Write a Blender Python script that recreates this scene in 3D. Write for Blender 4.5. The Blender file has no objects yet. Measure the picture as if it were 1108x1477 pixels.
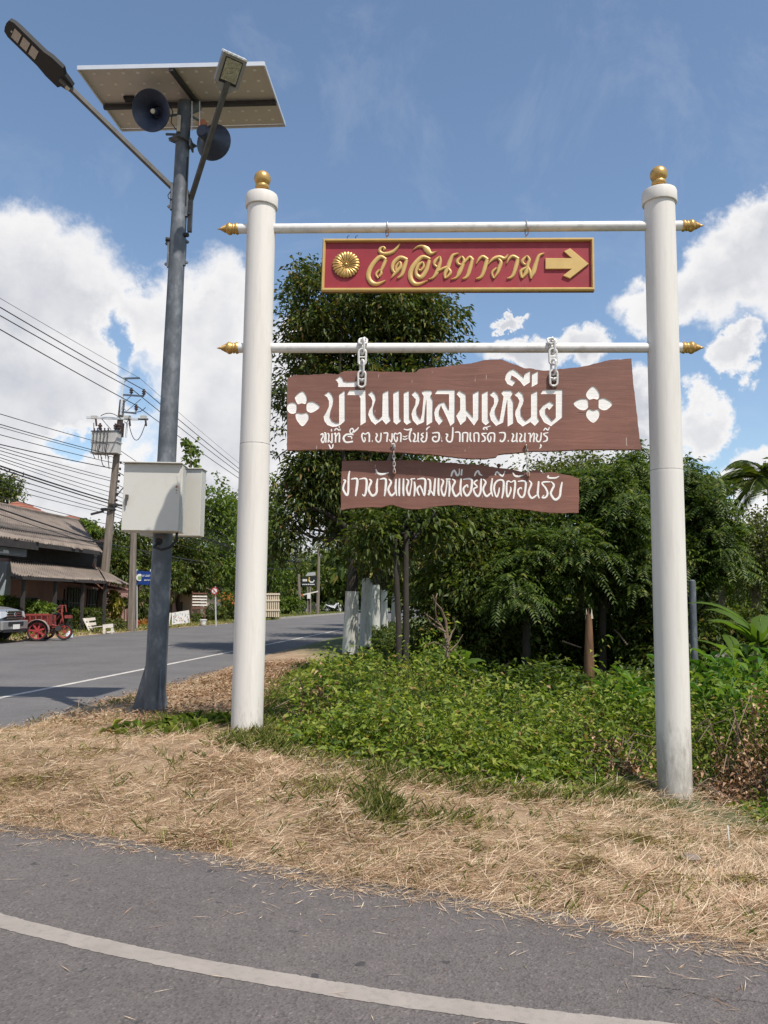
import bpy, math, random
import numpy as np
from mathutils import Vector, Matrix
from mathutils.geometry import delaunay_2d_cdt

# ------------------------------------------------------------------ camera, sky, sun, exposure
scene = bpy.context.scene
C = scene.collection
F, PITCH, ROLL, CAMZ = 1150.0, 0.112, 0.0123, 1.5
cR = np.array([1.0, 0, 0]); cU = np.array([0, -math.sin(PITCH), math.cos(PITCH)]); cF = np.array([0, math.cos(PITCH), math.sin(PITCH)])
R2 = math.cos(ROLL)*cR + math.sin(ROLL)*cU
U2 = -math.sin(ROLL)*cR + math.cos(ROLL)*cU
camd = bpy.data.cameras.new('camera'); cam = bpy.data.objects.new('camera', camd); C.objects.link(cam)
camd.sensor_fit = 'HORIZONTAL'; camd.sensor_width = 36; camd.lens = F/1108*36
camd.clip_end = 6000; camd.clip_start = 0.05
cam.matrix_world = Matrix(((R2[0], U2[0], -cF[0], 0), (R2[1], U2[1], -cF[1], 0), (R2[2], U2[2], -cF[2], CAMZ), (0, 0, 0, 1)))
scene.camera = cam

SUNV = Vector((1.15, -1.45, 3.05)).normalized()          # towards the sun
SUN_EL = math.asin(SUNV.z); SUN_AZ = math.atan2(SUNV.x, SUNV.y)
SKY_STRENGTH, SUN_STRENGTH, EXPOSURE = 0.124, 4.7, 0.20
sl = bpy.data.lights.new('sun', 'SUN'); sl.energy = SUN_STRENGTH; sl.angle = math.radians(0.55); sl.color = (1.0, 0.94, 0.85)
so = bpy.data.objects.new('sun', sl); C.objects.link(so)
so.rotation_euler = (-SUNV).to_track_quat('-Z', 'Y').to_euler()
vs = scene.view_settings
vs.view_transform = 'Standard'; vs.look = 'None'; vs.exposure = EXPOSURE; vs.gamma = 1; vs.use_curve_mapping = False
scene.cycles.max_bounces = 6; scene.cycles.diffuse_bounces = 2; scene.cycles.glossy_bounces = 2
scene.cycles.transmission_bounces = 3; scene.cycles.transparent_max_bounces = 4

def ray(px, py):
    return cF + R2*(px-554)/F + U2*(738.5-py)/F
def at_y(px, py, Y):
    d = ray(px, py); t = Y/d[1]
    return np.array([d[0]*t, Y, CAMZ+d[2]*t])
def at_z(px, py, z=0.0):
    d = ray(px, py); t = (z-CAMZ)/d[2]
    return np.array([d[0]*t, d[1]*t, z])
def at_plane(px, py, P, n):
    d = ray(px, py); P = np.array(P, float); n = np.array(n, float)
    t = ((P-np.array([0, 0, CAMZ]))@n)/(d@n)
    return np.array([0, 0, CAMZ])+d*t

# world: Nishita sky with cumulus clouds laid out by direction
world = bpy.data.worlds.new('World'); scene.world = world; world.use_nodes = True
nt = world.node_tree; N = nt.nodes; L = nt.links
for n in list(N): N.remove(n)
out = N.new('ShaderNodeOutputWorld'); bg = N.new('ShaderNodeBackground')
bg.inputs['Strength'].default_value = 1.0
sky = N.new('ShaderNodeTexSky'); sky.sky_type = 'NISHITA'; sky.sun_disc = False
sky.sun_elevation = SUN_EL; sky.sun_rotation = SUN_AZ
sky.altitude = 0; sky.air_density = 1.0; sky.dust_density = 0.6; sky.ozone_density = 1.0
tc = N.new('ShaderNodeTexCoord')
def nmath(op, a, b=None, c=None, clamp=False):
    n = N.new('ShaderNodeMath'); n.operation = op; n.use_clamp = clamp
    for i, v in enumerate((a, b, c)):
        if v is None: continue
        if isinstance(v, (int, float)): n.inputs[i].default_value = v
        else: L.new(v, n.inputs[i])
    return n.outputs[0]
sep = N.new('ShaderNodeSeparateXYZ'); L.new(tc.outputs['Generated'], sep.inputs[0])
az = nmath('ARCTAN2', sep.outputs[0], sep.outputs[1]); el = nmath('ARCSINE', sep.outputs[2])
comb = N.new('ShaderNodeCombineXYZ'); L.new(az, comb.inputs[0]); L.new(el, comb.inputs[1])
def wnoise(scale, detail, rough, vec=None, dist=0.0):
    n = N.new('ShaderNodeTexNoise'); n.inputs['Scale'].default_value = scale; n.inputs['Detail'].default_value = detail
    n.inputs['Roughness'].default_value = rough; n.inputs['Distortion'].default_value = dist
    L.new(vec or tc.outputs['Generated'], n.inputs['Vector'])
    return n
big = wnoise(7, 8, 0.62); fine = wnoise(26, 7, 0.6)
def vmath(op, a, b=None, s=None):
    n = N.new('ShaderNodeVectorMath'); n.operation = op
    for i, v in enumerate((a, b)):
        if v is None: continue
        if isinstance(v, tuple): n.inputs[i].default_value = v
        else: L.new(v, n.inputs[i])
    if s is not None: n.inputs['Scale'].default_value = s
    return n.outputs[1] if op == 'LENGTH' else n.outputs[0]
w1 = vmath('SUBTRACT', big.outputs['Color'], (0.5, 0.5, 0.5)); w1 = vmath('SCALE', w1, s=0.16)
w2 = vmath('SUBTRACT', fine.outputs['Color'], (0.5, 0.5, 0.5)); w2 = vmath('SCALE', w2, s=0.042)
warp = vmath('ADD', vmath('ADD', comb.outputs[0], w1), w2)
def azel(px, py):
    d = ray(px, py); d = d/np.linalg.norm(d)
    return math.atan2(d[0], d[1]), math.asin(d[2])
# (px, py, radius x, radius y) of every cloud bank seen, in photograph pixels
CL = [(40, 415, 140, 98), (150, 452, 130, 62), (20, 560, 190, 110), (290, 480, 80, 105), (330, 600, 110, 120), (110, 640, 60, 60),
      (285, 425, 40, 24), (-150, 500, 160, 170), (120, 700, 170, 60), (330, 720, 120, 60), (60, 790, 200, 90), (445, 560, 90, 90), (450, 760, 120, 90),
      (1050, 400, 90, 72), (960, 425, 80, 50), (1110, 350, 66, 62), (1190, 420, 110, 74), (1020, 610, 42, 36), (925, 575, 42, 50), (1060, 520, 32, 30),
      (930, 640, 60, 40), (850, 510, 30, 40), (770, 515, 75, 24), (740, 470, 30, 10), (690, 675, 120, 34), (800, 680, 120, 60), (1100, 690, 50, 40), (1070, 790, 150, 60)]
mask = None
for (px, py, rx, ry) in CL:
    a0, e0 = azel(px, py)
    d = vmath('SUBTRACT', warp, (a0, e0, 0))
    m = N.new('ShaderNodeVectorMath'); m.operation = 'MULTIPLY'; L.new(d, m.inputs[0])
    m.inputs[1].default_value = (F/rx, F/ry, 0)
    ln = vmath('LENGTH', m.outputs[0])
    v = nmath('SUBTRACT', 1.0, ln)
    mask = v if mask is None else nmath('SMOOTH_MAX', mask, v, 0.15)
for (px, py, rx, ry) in [(172, 500, 12, 40), (192, 575, 22, 36), (120, 635, 30, 10)]:
    a0, e0 = azel(px, py); d = vmath('SUBTRACT', warp, (a0, e0, 0))
    m = N.new('ShaderNodeVectorMath'); m.operation = 'MULTIPLY'; L.new(d, m.inputs[0]); m.inputs[1].default_value = (F/rx, F/ry, 0)
    v = nmath('MULTIPLY_ADD', nmath('SUBTRACT', vmath('LENGTH', m.outputs[0]), 1.0), 0.35, 0.0)
    mask = nmath('MINIMUM', mask, v)
# the same weather all round, outside the frame
rnd = wnoise(2.6, 6, 0.55)
g1 = nmath('MULTIPLY_ADD', rnd.outputs['Fac'], 7.0, -3.9)
outside = nmath('SUBTRACT', nmath('ABSOLUTE', az), 0.62)
outside = nmath('MULTIPLY', outside, 4.0, clamp=True)
lowm = nmath('MULTIPLY_ADD', el, -6.0, 5.2, clamp=True)
g1 = nmath('MULTIPLY_ADD', nmath('SUBTRACT', g1, -2.0), nmath('MULTIPLY', outside, lowm), -2.0)
mask = nmath('MAXIMUM', mask, g1)
dens = nmath('MULTIPLY_ADD', mask, 2.8, 0.40, clamp=True); dens = nmath('MULTIPLY', nmath('MULTIPLY', dens, dens), nmath('MULTIPLY_ADD', dens, -2.0, 3.0))
wisp = wnoise(5.5, 9, 0.68, dist=0.6)
wv = nmath('MULTIPLY_ADD', wisp.outputs['Fac'], 0.5, -0.26, clamp=True)
dens = nmath('MAXIMUM', dens, wv)
# grey undersides and billows
shade = wnoise(5.5, 10, 0.58)
shade2 = nmath('MULTIPLY_ADD', shade.outputs['Fac'], 3.4, -1.25, clamp=True)
thick = nmath('MULTIPLY_ADD', mask, 1.9, -0.15, clamp=True)
low = nmath('MULTIPLY', nmath('SUBTRACT', 1.0, shade2), thick)
cr = N.new('ShaderNodeMix'); cr.data_type = 'RGBA'
cr.inputs[6].default_value = (0.84, 0.83, 0.83, 1); cr.inputs[7].default_value = (0.52, 0.54, 0.59, 1)
L.new(low, cr.inputs[0])
skyc = N.new('ShaderNodeVectorMath'); skyc.operation = 'MULTIPLY'
L.new(sky.outputs[0], skyc.inputs[0]); skyc.inputs[1].default_value = (SKY_STRENGTH*1.12, SKY_STRENGTH*1.14, SKY_STRENGTH*1.13)
mixc = N.new('ShaderNodeMix'); mixc.data_type = 'RGBA'; L.new(dens, mixc.inputs[0])
hs = N.new('ShaderNodeHueSaturation'); hs.inputs['Saturation'].default_value = 1.0
L.new(skyc.outputs[0], hs.inputs['Color'])
L.new(hs.outputs[0], mixc.inputs[6]); L.new(cr.outputs[2], mixc.inputs[7])
L.new(mixc.outputs[2], bg.inputs['Color']); L.new(bg.outputs[0], out.inputs['Surface'])

# ------------------------------------------------------------------ materials
def newmat(name):
    m = bpy.data.materials.new(name); m.use_nodes = True
    t = m.node_tree; b = t.nodes['Principled BSDF']
    return m, t, b
def tn(t, kind, **kw):
    n = t.nodes.new(kind)
    for k, v in kw.items():
        if hasattr(n, k): setattr(n, k, v)
        else: n.inputs[k.replace('_', ' ')].default_value = v
    return n
def ramp(t, fac, stops):
    r = t.nodes.new('ShaderNodeValToRGB'); e = r.color_ramp.elements
    while len(e) < len(stops): e.new(0.5)
    for i, (p, c) in enumerate(stops):
        e[i].position = p; e[i].color = (c[0], c[1], c[2], 1)
    t.links.new(fac, r.inputs[0]); return r.outputs[0]
def mat(name, col, rough=0.6, metal=0.0, var=0.15, scale=6.0, stretch=(1, 1, 1), bump=0.0, bscale=60, dirt=None, dirtscale=3, dirtamt=0.5, detail=6):
    """base colour with large soft variation, fine relief and optional stains"""
    m, t, b = newmat(name)
    co = tn(t, 'ShaderNodeTexCoord'); mp = tn(t, 'ShaderNodeMapping'); mp.inputs['Scale'].default_value = stretch
    t.links.new(co.outputs['Object'], mp.inputs[0])
    n1 = tn(t, 'ShaderNodeTexNoise', Scale=scale, Detail=float(detail), Roughness=0.6); t.links.new(mp.outputs[0], n1.inputs['Vector'])
    lo = [max(0, c*(1-var)) for c in col]; hi = [min(1, c*(1+var)) for c in col]
    c = ramp(t, n1.outputs['Fac'], [(0.3, lo), (0.7, hi)])
    if dirt:
        n2 = tn(t, 'ShaderNodeTexNoise', Scale=dirtscale, Detail=8.0, Roughness=0.7); t.links.new(mp.outputs[0], n2.inputs['Vector'])
        f = ramp(t, n2.outputs['Fac'], [(0.5, (0, 0, 0)), (0.72, (dirtamt,)*3)])
        mx = tn(t, 'ShaderNodeMix', data_type='RGBA'); t.links.new(f, mx.inputs[0]); t.links.new(c, mx.inputs[6]); mx.inputs[7].default_value = (*dirt, 1)
        c = mx.outputs[2]
    t.links.new(c, b.inputs['Base Color']); b.inputs['Roughness'].default_value = rough; b.inputs['Metallic'].default_value = metal
    if bump:
        n3 = tn(t, 'ShaderNodeTexNoise', Scale=bscale, Detail=5.0); t.links.new(mp.outputs[0], n3.inputs['Vector'])
        bp = tn(t, 'ShaderNodeBump', Strength=bump, Distance=0.01); t.links.new(n3.outputs['Fac'], bp.inputs['Height']); t.links.new(bp.outputs[0], b.inputs['Normal'])
    return m
def leafmat(name, stops, rough=0.45, trans=0.35, spec=0.4):
    spec = min(spec, 0.25); rough = max(rough, 0.5)
    """each leaf (mesh island) takes its own tint of the ramp"""
    m, t, b = newmat(name)
    g = tn(t, 'ShaderNodeNewGeometry')
    c = ramp(t, g.outputs['Random Per Island'], stops)
    t.links.new(c, b.inputs['Base Color']); b.inputs['Roughness'].default_value = rough
    b.inputs['Specular IOR Level'].default_value = spec
    tr = tn(t, 'ShaderNodeBsdfTranslucent'); 
    br = tn(t, 'ShaderNodeMix', data_type='RGBA', blend_type='MULTIPLY'); br.inputs[0].default_value = 1
    t.links.new(c, br.inputs[6]); br.inputs[7].default_value = (1.5, 1.6, 0.6, 1); t.links.new(br.outputs[2], tr.inputs['Color'])
    mx = tn(t, 'ShaderNodeMixShader'); mx.inputs[0].default_value = trans
    t.links.new(b.outputs[0], mx.inputs[1]); t.links.new(tr.outputs[0], mx.inputs[2])
    t.links.new(mx.outputs[0], t.nodes['Material Output'].inputs['Surface'])
    return m
def asphalt(name, col, worn, speck=0.5):
    m, t, b = newmat(name)
    co = tn(t, 'ShaderNodeTexCoord')
    n1 = tn(t, 'ShaderNodeTexNoise', Scale=0.5, Detail=6.0, Roughness=0.6); t.links.new(co.outputs['Object'], n1.inputs['Vector'])
    c1 = ramp(t, n1.outputs['Fac'], [(0.3, col), (0.7, worn)])
    v = tn(t, 'ShaderNodeTexVoronoi', Scale=95.0); t.links.new(co.outputs['Object'], v.inputs['Vector'])
    c2 = ramp(t, v.outputs['Color'], [(0.15, (0.45,)*3), (0.5, (1, 1, 1)), (0.8, (1.0,)*3), (0.97, (1.9,)*3)])
    mx = tn(t, 'ShaderNodeMix', data_type='RGBA', blend_type='MULTIPLY'); mx.inputs[0].default_value = speck
    t.links.new(c1, mx.inputs[6]); t.links.new(c2, mx.inputs[7])
    n3 = tn(t, 'ShaderNodeTexNoise', Scale=5.0, Detail=9.0, Roughness=0.75); t.links.new(co.outputs['Object'], n3.inputs['Vector'])
    c3 = ramp(t, n3.outputs['Fac'], [(0.3, (0.8,)*3), (0.7, (1.15,)*3)])
    m2 = tn(t, 'ShaderNodeMix', data_type='RGBA', blend_type='MULTIPLY'); m2.inputs[0].default_value = 0.8
    t.links.new(mx.outputs[2], m2.inputs[6]); t.links.new(c3, m2.inputs[7])
    n4 = tn(t, 'ShaderNodeTexNoise', Scale=9.0, Detail=2.0); t.links.new(co.outputs['Object'], n4.inputs['Vector'])
    f4 = ramp(t, n4.outputs['Fac'], [(0.70, (0,)*3), (0.73, (0.75,)*3)])      # oil drips
    m3 = tn(t, 'ShaderNodeMix', data_type='RGBA'); t.links.new(f4, m3.inputs[0]); t.links.new(m2.outputs[2], m3.inputs[6]); m3.inputs[7].default_value = (0.03, 0.03, 0.032, 1)
    t.links.new(m3.outputs[2], b.inputs['Base Color']); b.inputs['Roughness'].default_value = 0.9
    bp = tn(t, 'ShaderNodeBump', Strength=0.7, Distance=0.006); t.links.new(v.outputs['Distance'], bp.inputs['Height']); t.links.new(bp.outputs[0], b.inputs['Normal'])
    return m

# ------------------------------------------------------------------ mesh helpers
ORI = {}
class MB:
    def __init__(s): s.v = []; s.f = []; s.n = 0; s.flat = True
    def add(s, vs, fs):
        o = s.n; s.v.extend([tuple(map(float, p)) for p in vs]); s.f.extend([tuple(i+o for i in f) for f in fs]); s.n += len(vs); return s
    def box(s, c, size, ax=None):
        """box centred at c; ax: three axis vectors"""
        c = np.array(c, float); ax = np.eye(3) if ax is None else np.array(ax, float)
        h = np.array(size, float)/2
        vs = [c+ax[0]*h[0]*i+ax[1]*h[1]*j+ax[2]*h[2]*k for i in (-1, 1) for j in (-1, 1) for k in (-1, 1)]
        return s.add(vs, [(0, 1, 3, 2), (4, 6, 7, 5), (0, 4, 5, 1), (2, 3, 7, 6), (0, 2, 6, 4), (1, 5, 7, 3)])
    def bar(s, a, b, w, h=None, up=(0, 0, 1)):
        a = np.array(a, float); b = np.array(b, float); d = b-a; ln = np.linalg.norm(d); d /= ln
        u = np.array(up, float)
        if abs(d@u) > 0.97: u = np.array([0, 1.0, 0])
        sd = np.cross(d, u); sd /= np.linalg.norm(sd); u = np.cross(sd, d)
        return s.box((a+b)/2, (ln, w, h or w), (d, sd, u))
    def tube(s, pts, r, seg=8, cap=True):
        pts = [np.array(p, float) for p in pts]; n = len(pts)
        rs = [r]*n if isinstance(r, (int, float)) else list(r)
        ref = None; vs = []; fs = []
        for i, p in enumerate(pts):
            d = pts[min(i+1, n-1)]-pts[max(i-1, 0)]; d = d/(np.linalg.norm(d)+1e-9)
            if ref is None: ref = np.array([0, 0, 1.0]) if abs(d[2]) < 0.9 else np.array([1.0, 0, 0])
            a = ref-d*(ref@d); a = a/(np.linalg.norm(a)+1e-9); ref = a; b = np.cross(d, a)
            for k in range(seg):
                t = 2*math.pi*k/seg; vs.append(p+rs[i]*(math.cos(t)*a+math.sin(t)*b))
        for i in range(n-1):
            for k in range(seg):
                k2 = (k+1) % seg; fs.append((i*seg+k, i*seg+k2, (i+1)*seg+k2, (i+1)*seg+k))
        if cap: fs.append(tuple(range(seg))[::-1]); fs.append(tuple((n-1)*seg+k for k in range(seg)))
        return s.add(vs, fs)
    def lathe(s, base, axis, prof, seg=20):
        """prof: (distance along axis, radius)"""
        base = np.array(base, float); d = np.array(axis, float); d /= np.linalg.norm(d)
        a = np.array([0, 0, 1.0]) if abs(d[2]) < 0.9 else np.array([1.0, 0, 0])
        a = a-d*(a@d); a /= np.linalg.norm(a); b = np.cross(d, a); vs = []; fs = []
        for (h, r) in prof:
            for k in range(seg):
                t = 2*math.pi*k/seg; vs.append(base+d*h+max(r, 1e-4)*(math.cos(t)*a+math.sin(t)*b))
        for i in range(len(prof)-1):
            for k in range(seg):
                k2 = (k+1) % seg; fs.append((i*seg+k, i*seg+k2, (i+1)*seg+k2, (i+1)*seg+k))
        fs.append(tuple(range(seg))[::-1]); fs.append(tuple((len(prof)-1)*seg+k for k in range(seg)))
        return s.add(vs, fs)
    def prism(s, poly, ext):
        """closed polygon of 3-D points pushed along ext"""
        P = [np.array(p, float) for p in poly]; e = np.array(ext, float); n = len(P)
        fs = [tuple(range(n)), tuple(range(2*n-1, n-1, -1))]+[(i, i+n, (i+1) % n+n, (i+1) % n) for i in range(n)]
        return s.add(P+[p+e for p in P], fs)
    def quad(s, a, b, c, d): return s.add([a, b, c, d], [(0, 1, 2, 3)])
def finish(me, material, smooth):
    if material: me.materials.append(material)
    if smooth:
        me.polygons.foreach_set('use_smooth', [True]*len(me.polygons)); me.set_sharp_from_angle(angle=math.radians(smooth if smooth > 1 else 38))
    me.update()
def part(name, mb, material, parent=None, smooth=38, label=None, bevel=0, kind=None, loc=None):
    me = bpy.data.meshes.new(name)
    o0 = ORI.get(parent, np.zeros(3)) if parent is not None else (np.array(loc, float) if loc is not None else np.zeros(3))
    if isinstance(mb, MB): V = np.array(mb.v, float)-o0; me.from_pydata(V.tolist(), [], mb.f)
    else:
        V, Fc, k = mb; V = V-o0; fast_mesh(me, V, Fc, k)
    finish(me, material, smooth)
    o = bpy.data.objects.new(name, me); C.objects.link(o)
    if parent is not None: o.parent = parent
    else: o.location = o0
    ORI[o] = o0
    if label: o['label'] = label
    if kind: o['kind'] = kind
    if bevel:
        md = o.modifiers.new('bevel', 'BEVEL'); md.width = bevel; md.segments = 2; md.limit_method = 'ANGLE'
    return o
def fast_mesh(me, V, Fc, k):
    """V (n,3), Fc (m,k) index array"""
    n = len(V); m = len(Fc)
    me.vertices.add(n); me.vertices.foreach_set('co', np.ascontiguousarray(V, np.float32).ravel())
    me.loops.add(m*k); me.loops.foreach_set('vertex_index', np.ascontiguousarray(Fc, np.int32).ravel())
    me.polygons.add(m); me.polygons.foreach_set('loop_start', np.arange(0, m*k, k, dtype=np.int32))
    me.update(calc_edges=True)
def thing(name, loc, label, cat, group=None):
    o = bpy.data.objects.new(name, None); C.objects.link(o); o.location = tuple(map(float, loc)); o.empty_display_size = 0.1
    o['label'] = label; o['category'] = cat
    if group: o['group'] = group
    ORI[o] = np.array(loc, float); return o
def tag(o, label, cat, group=None, kind=None):
    if label: o['label'] = label
    if cat: o['category'] = cat
    if group: o['group'] = group
    if kind: o['kind'] = kind
    return o
def structure(o): o['kind'] = 'structure'; return o
def copy_tree(o, parent=None, off=None, link=True):
    c = o.copy(); C.objects.link(c); c.parent = parent
    for ch in o.children: copy_tree(ch, c)
    return c
def smoothstep(a, b, x):
    t = np.clip((x-a)/(b-a), 0, 1); return t*t*(3-2*t)
def catmull(P, n=5, closed=False):
    P = np.array(P, float); m = len(P); out = []
    rng = range(m) if closed else range(m-1)
    for i in rng:
        p0, p1, p2, p3 = (P[(i-1) % m], P[i], P[(i+1) % m], P[(i+2) % m]) if closed else (P[max(i-1, 0)], P[i], P[min(i+1, m-1)], P[min(i+2, m-1)])
        for k in range(n):
            t = k/n; out.append(0.5*((2*p1)+(-p0+p2)*t+(2*p0-5*p1+4*p2-p3)*t*t+(-p0+3*p1-3*p2+p3)*t**3))
    if not closed: out.append(P[-1])
    return np.array(out)
rs = np.random.RandomState(7); random.seed(11)
def vnoise(x, y, sc, seed=0):
    """cheap smooth 2-D noise"""
    x = np.asarray(x, float)*sc; y = np.asarray(y, float)*sc
    s = seed*12.9898
    return (np.sin(x*1.7+1.3*np.sin(y*1.1+s)+s)+np.sin(y*2.3+1.7*np.sin(x*0.9-s)+2*s)+0.6*np.sin(x*4.1+y*3.3+s*3)+0.4*np.sin(x*7.7-y*6.1+s))/3.0

# leaves: arrays -> folded blades of 4 vertices, 2 triangles each
def leaf_arrays(pos, axis, nrm, ln, wd, fold=0.25, droop=0.25):
    n = len(pos); axis = axis/(np.linalg.norm(axis, axis=1, keepdims=True)+1e-9)
    side = np.cross(axis, nrm); side /= (np.linalg.norm(side, axis=1, keepdims=True)+1e-9)
    up = np.cross(side, axis); ln = np.asarray(ln).reshape(-1, 1); wd = np.asarray(wd).reshape(-1, 1)
    mid = pos+axis*ln*0.42
    V = np.empty((n, 4, 3)); V[:, 0] = pos; V[:, 1] = mid+side*wd*0.5+up*wd*fold
    V[:, 2] = pos+axis*ln; V[:, 2, 2] -= (ln*droop)[:, 0]; V[:, 3] = mid-side*wd*0.5+up*wd*fold
    i = np.arange(n)[:, None]*4
    Fc = np.concatenate([i+np.array([[0, 1, 2]]), i+np.array([[0, 2, 3]])], axis=1).reshape(-1, 3)
    return V.reshape(-1, 3), Fc
def join_arrays(lst):
    V = []; Fs = []; o = 0
    for v, f in lst: V.append(v); Fs.append(f+o); o += len(v)
    return np.concatenate(V), np.concatenate(Fs), 3
def rand_dirs(n, up=0.0):
    d = rs.normal(size=(n, 3)); d[:, 2] += up; return d/(np.linalg.norm(d, axis=1, keepdims=True)+1e-9)
# ------------------------------------------------------------------ ground and roads
# edge of the near side road (left to right) and edges of the main road, found on z = 0
side_edge = [at_z(*p)[:2] for p in [(0, 1197), (150, 1218), (300, 1243), (450, 1270), (600, 1295), (750, 1322), (900, 1350), (1108, 1380)]]
main_near = [at_z(*p)[:2] for p in [(0, 1055), (100, 1020), (170, 1003), (250, 985), (330, 958), (400, 938)]]
e0 = np.array(main_near[-1])
RD = np.array([0.150, 0.9887])                    # direction of the main road
RN = np.array([RD[1], -RD[0]])                    # towards the camera side of it
lineA = at_z(0, 1007)[:2]; lineB = at_z(330, 941)[:2]
RD = (lineB-lineA)/np.linalg.norm(lineB-lineA); RN = np.array([RD[1], -RD[0]])
far0 = at_z(0, 927)[:2]; far1 = at_z(330, 899)[:2]
def roadp(s, off): return lineA+RD*s+RN*off       # s metres along the edge line, off towards us
far_off = float((far0-lineA)@RN); 
near_pts = [tuple(p) for p in main_near]+[tuple(roadp((e0-lineA)@RD+d, o)) for d, o in [(6, 1.15), (14, 1.0), (30, 0.9), (200, 0.9)]]
tip = np.array([main_near[0][0]-2.2, (main_near[0][1]+side_edge[0][1])/2-0.1])
island = [tuple(p) for p in side_edge[::-1]]+[(side_edge[0][0]-1.1, side_edge[0][1]+0.35), tuple(tip), (main_near[0][0]-1.2, main_near[0][1]-0.75)]+near_pts+[(260, 200), (260, -60), (14, -3.2), (6, 0.9)]
island = np.array(island)
def inside(poly, x, y):
    x = np.asarray(x, float); y = np.asarray(y, float); r = np.zeros(x.shape, bool); n = len(poly)
    for i in range(n):
        x1, y1 = poly[i]; x2, y2 = poly[(i+1) % n]
        c = ((y1 > y) != (y2 > y)) & (x < (x2-x1)*(y-y1)/((y2-y1)+1e-12)+x1); r ^= c
    return r
def dist_poly(poly, x, y):
    x = np.asarray(x, float); y = np.asarray(y, float); d = np.full(x.shape, 1e9); n = len(poly)
    for i in range(n):
        a = poly[i]; b = poly[(i+1) % n]; ab = b-a; t = np.clip(((x-a[0])*ab[0]+(y-a[1])*ab[1])/(ab@ab+1e-12), 0, 1)
        d = np.minimum(d, np.hypot(x-a[0]-t*ab[0], y-a[1]-t*ab[1]))
    return d
GY = 7.5
GL = at_y(356, 1058, GY); GR = at_y(974, 1150, 7.34)       # where the gate posts enter the ground
LP = at_y(222, 1030, 9.3)                                  # foot of the light pole
def ground_z(x, y):
    x = np.asarray(x, float); y = np.asarray(y, float)
    ins = inside(island, x, y); d = dist_poly(island, x, y)
    tx = smoothstep(GL[0]-0.3, GR[0]+0.6, x)
    H = LP[2]*0+GL[2]+(GR[2]-GL[2])*tx
    H = H+(LP[2]-GL[2])*smoothstep(GL[0], LP[0], x)
    H = H-0.10*smoothstep(8, 13, y)*smoothstep(-1.5, 1, x)-0.25*smoothstep(10, 20, y)*smoothstep(-3, 1, x)
    H = H+0.035*vnoise(x, y, 1.3, 1)+0.015*vnoise(x, y, 4.2, 2)
    zi = -0.02+H*smoothstep(0.0, np.where(x > 1, 2.6, 1.6), d)+0.02*smoothstep(0, .25, d)
    # beyond the main road
    off = (x-lineA[0])*RN[0]+(y-lineA[1])*RN[1]
    fd = far_off-0.0-off
    zf = np.where(fd > 0, -0.03+0.10*smoothstep(0, 0.8, fd), -0.05)
    return np.where(ins, zi, np.where(off < far_off, zf, -0.05-0.0*x))
def gz(x, y): return float(ground_z(np.array([x]), np.array([y]))[0])
def at_g(px, py):
    z = 0.0
    for _ in range(25):
        p = at_z(px, py, z); z = 0.5*z+0.5*gz(p[0], p[1])
    return np.array([p[0], p[1], z])
def axis_grid(dense0, dense1, step, far_lo, far_hi):
    a = list(np.arange(dense0, dense1+1e-6, step)); s = step
    x = dense1
    while x < far_hi: s *= 1.12; x += s; a.append(x)
    s = step; x = dense0; lo = []
    while x > far_lo: s *= 1.12; x -= s; lo.append(x)
    return np.array(lo[::-1]+a)
gx = axis_grid(-7, 7.5, 0.10, -3000, 3000); gy = axis_grid(2.2, 13, 0.10, -3000, 3000)
X, Y = np.meshgrid(gx, gy); Z = ground_z(X.ravel(), Y.ravel())
V = np.stack([X.ravel(), Y.ravel(), Z], 1); nx = len(gx); ny = len(gy)
i = (np.arange(ny-1)[:, None]*nx+np.arange(nx-1)[None, :]).ravel()
Fq = np.stack([i, i+1, i+nx+1, i+nx], 1)
mg, t, b = newmat('verge_soil')
co = tn(t, 'ShaderNodeTexCoord')
n1 = tn(t, 'ShaderNodeTexNoise', Scale=1.6, Detail=8.0, Roughness=0.7); t.links.new(co.outputs['Object'], n1.inputs['Vector'])
c1 = ramp(t, n1.outputs['Fac'], [(0.32, (0.20, 0.125, 0.07)), (0.5, (0.38, 0.26, 0.16)), (0.66, (0.50, 0.37, 0.24))])
n2 = tn(t, 'ShaderNodeTexNoise', Scale=70.0, Detail=5.0, Roughness=0.8); t.links.new(co.outputs['Object'], n2.inputs['Vector'])
c2 = ramp(t, n2.outputs['Fac'], [(0.3, (0.5,)*3), (0.7, (1.2,)*3)])
mx = tn(t, 'ShaderNodeMix', data_type='RGBA', blend_type='MULTIPLY'); mx.inputs[0].default_value = 0.9
t.links.new(c1, mx.inputs[6]); t.links.new(c2, mx.inputs[7])
sx = tn(t, 'ShaderNodeSeparateXYZ'); t.links.new(co.outputs['Object'], sx.inputs[0])
fy = tn(t, 'ShaderNodeMapRange'); fa = tn(t, 'ShaderNodeMath', operation='MULTIPLY_ADD'); t.links.new(sx.outputs[0], fa.inputs[0]); fa.inputs[1].default_value = 4.0; t.links.new(sx.outputs[1], fa.inputs[2]); t.links.new(fa.outputs[0], fy.inputs[0])      # planted ground further in is green
for k_, v_ in (('From Min', 11.0), ('From Max', 16.0)): fy.inputs[k_].default_value = v_
m2 = tn(t, 'ShaderNodeMix', data_type='RGBA'); t.links.new(fy.outputs[0], m2.inputs[0]); t.links.new(mx.outputs[2], m2.inputs[6])
c3 = ramp(t, n1.outputs['Fac'], [(0.35, (0.05, 0.07, 0.02)), (0.65, (0.13, 0.15, 0.05))]); t.links.new(c3, m2.inputs[7])
t.links.new(m2.outputs[2], b.inputs['Base Color']); b.inputs['Roughness'].default_value = 1
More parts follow.
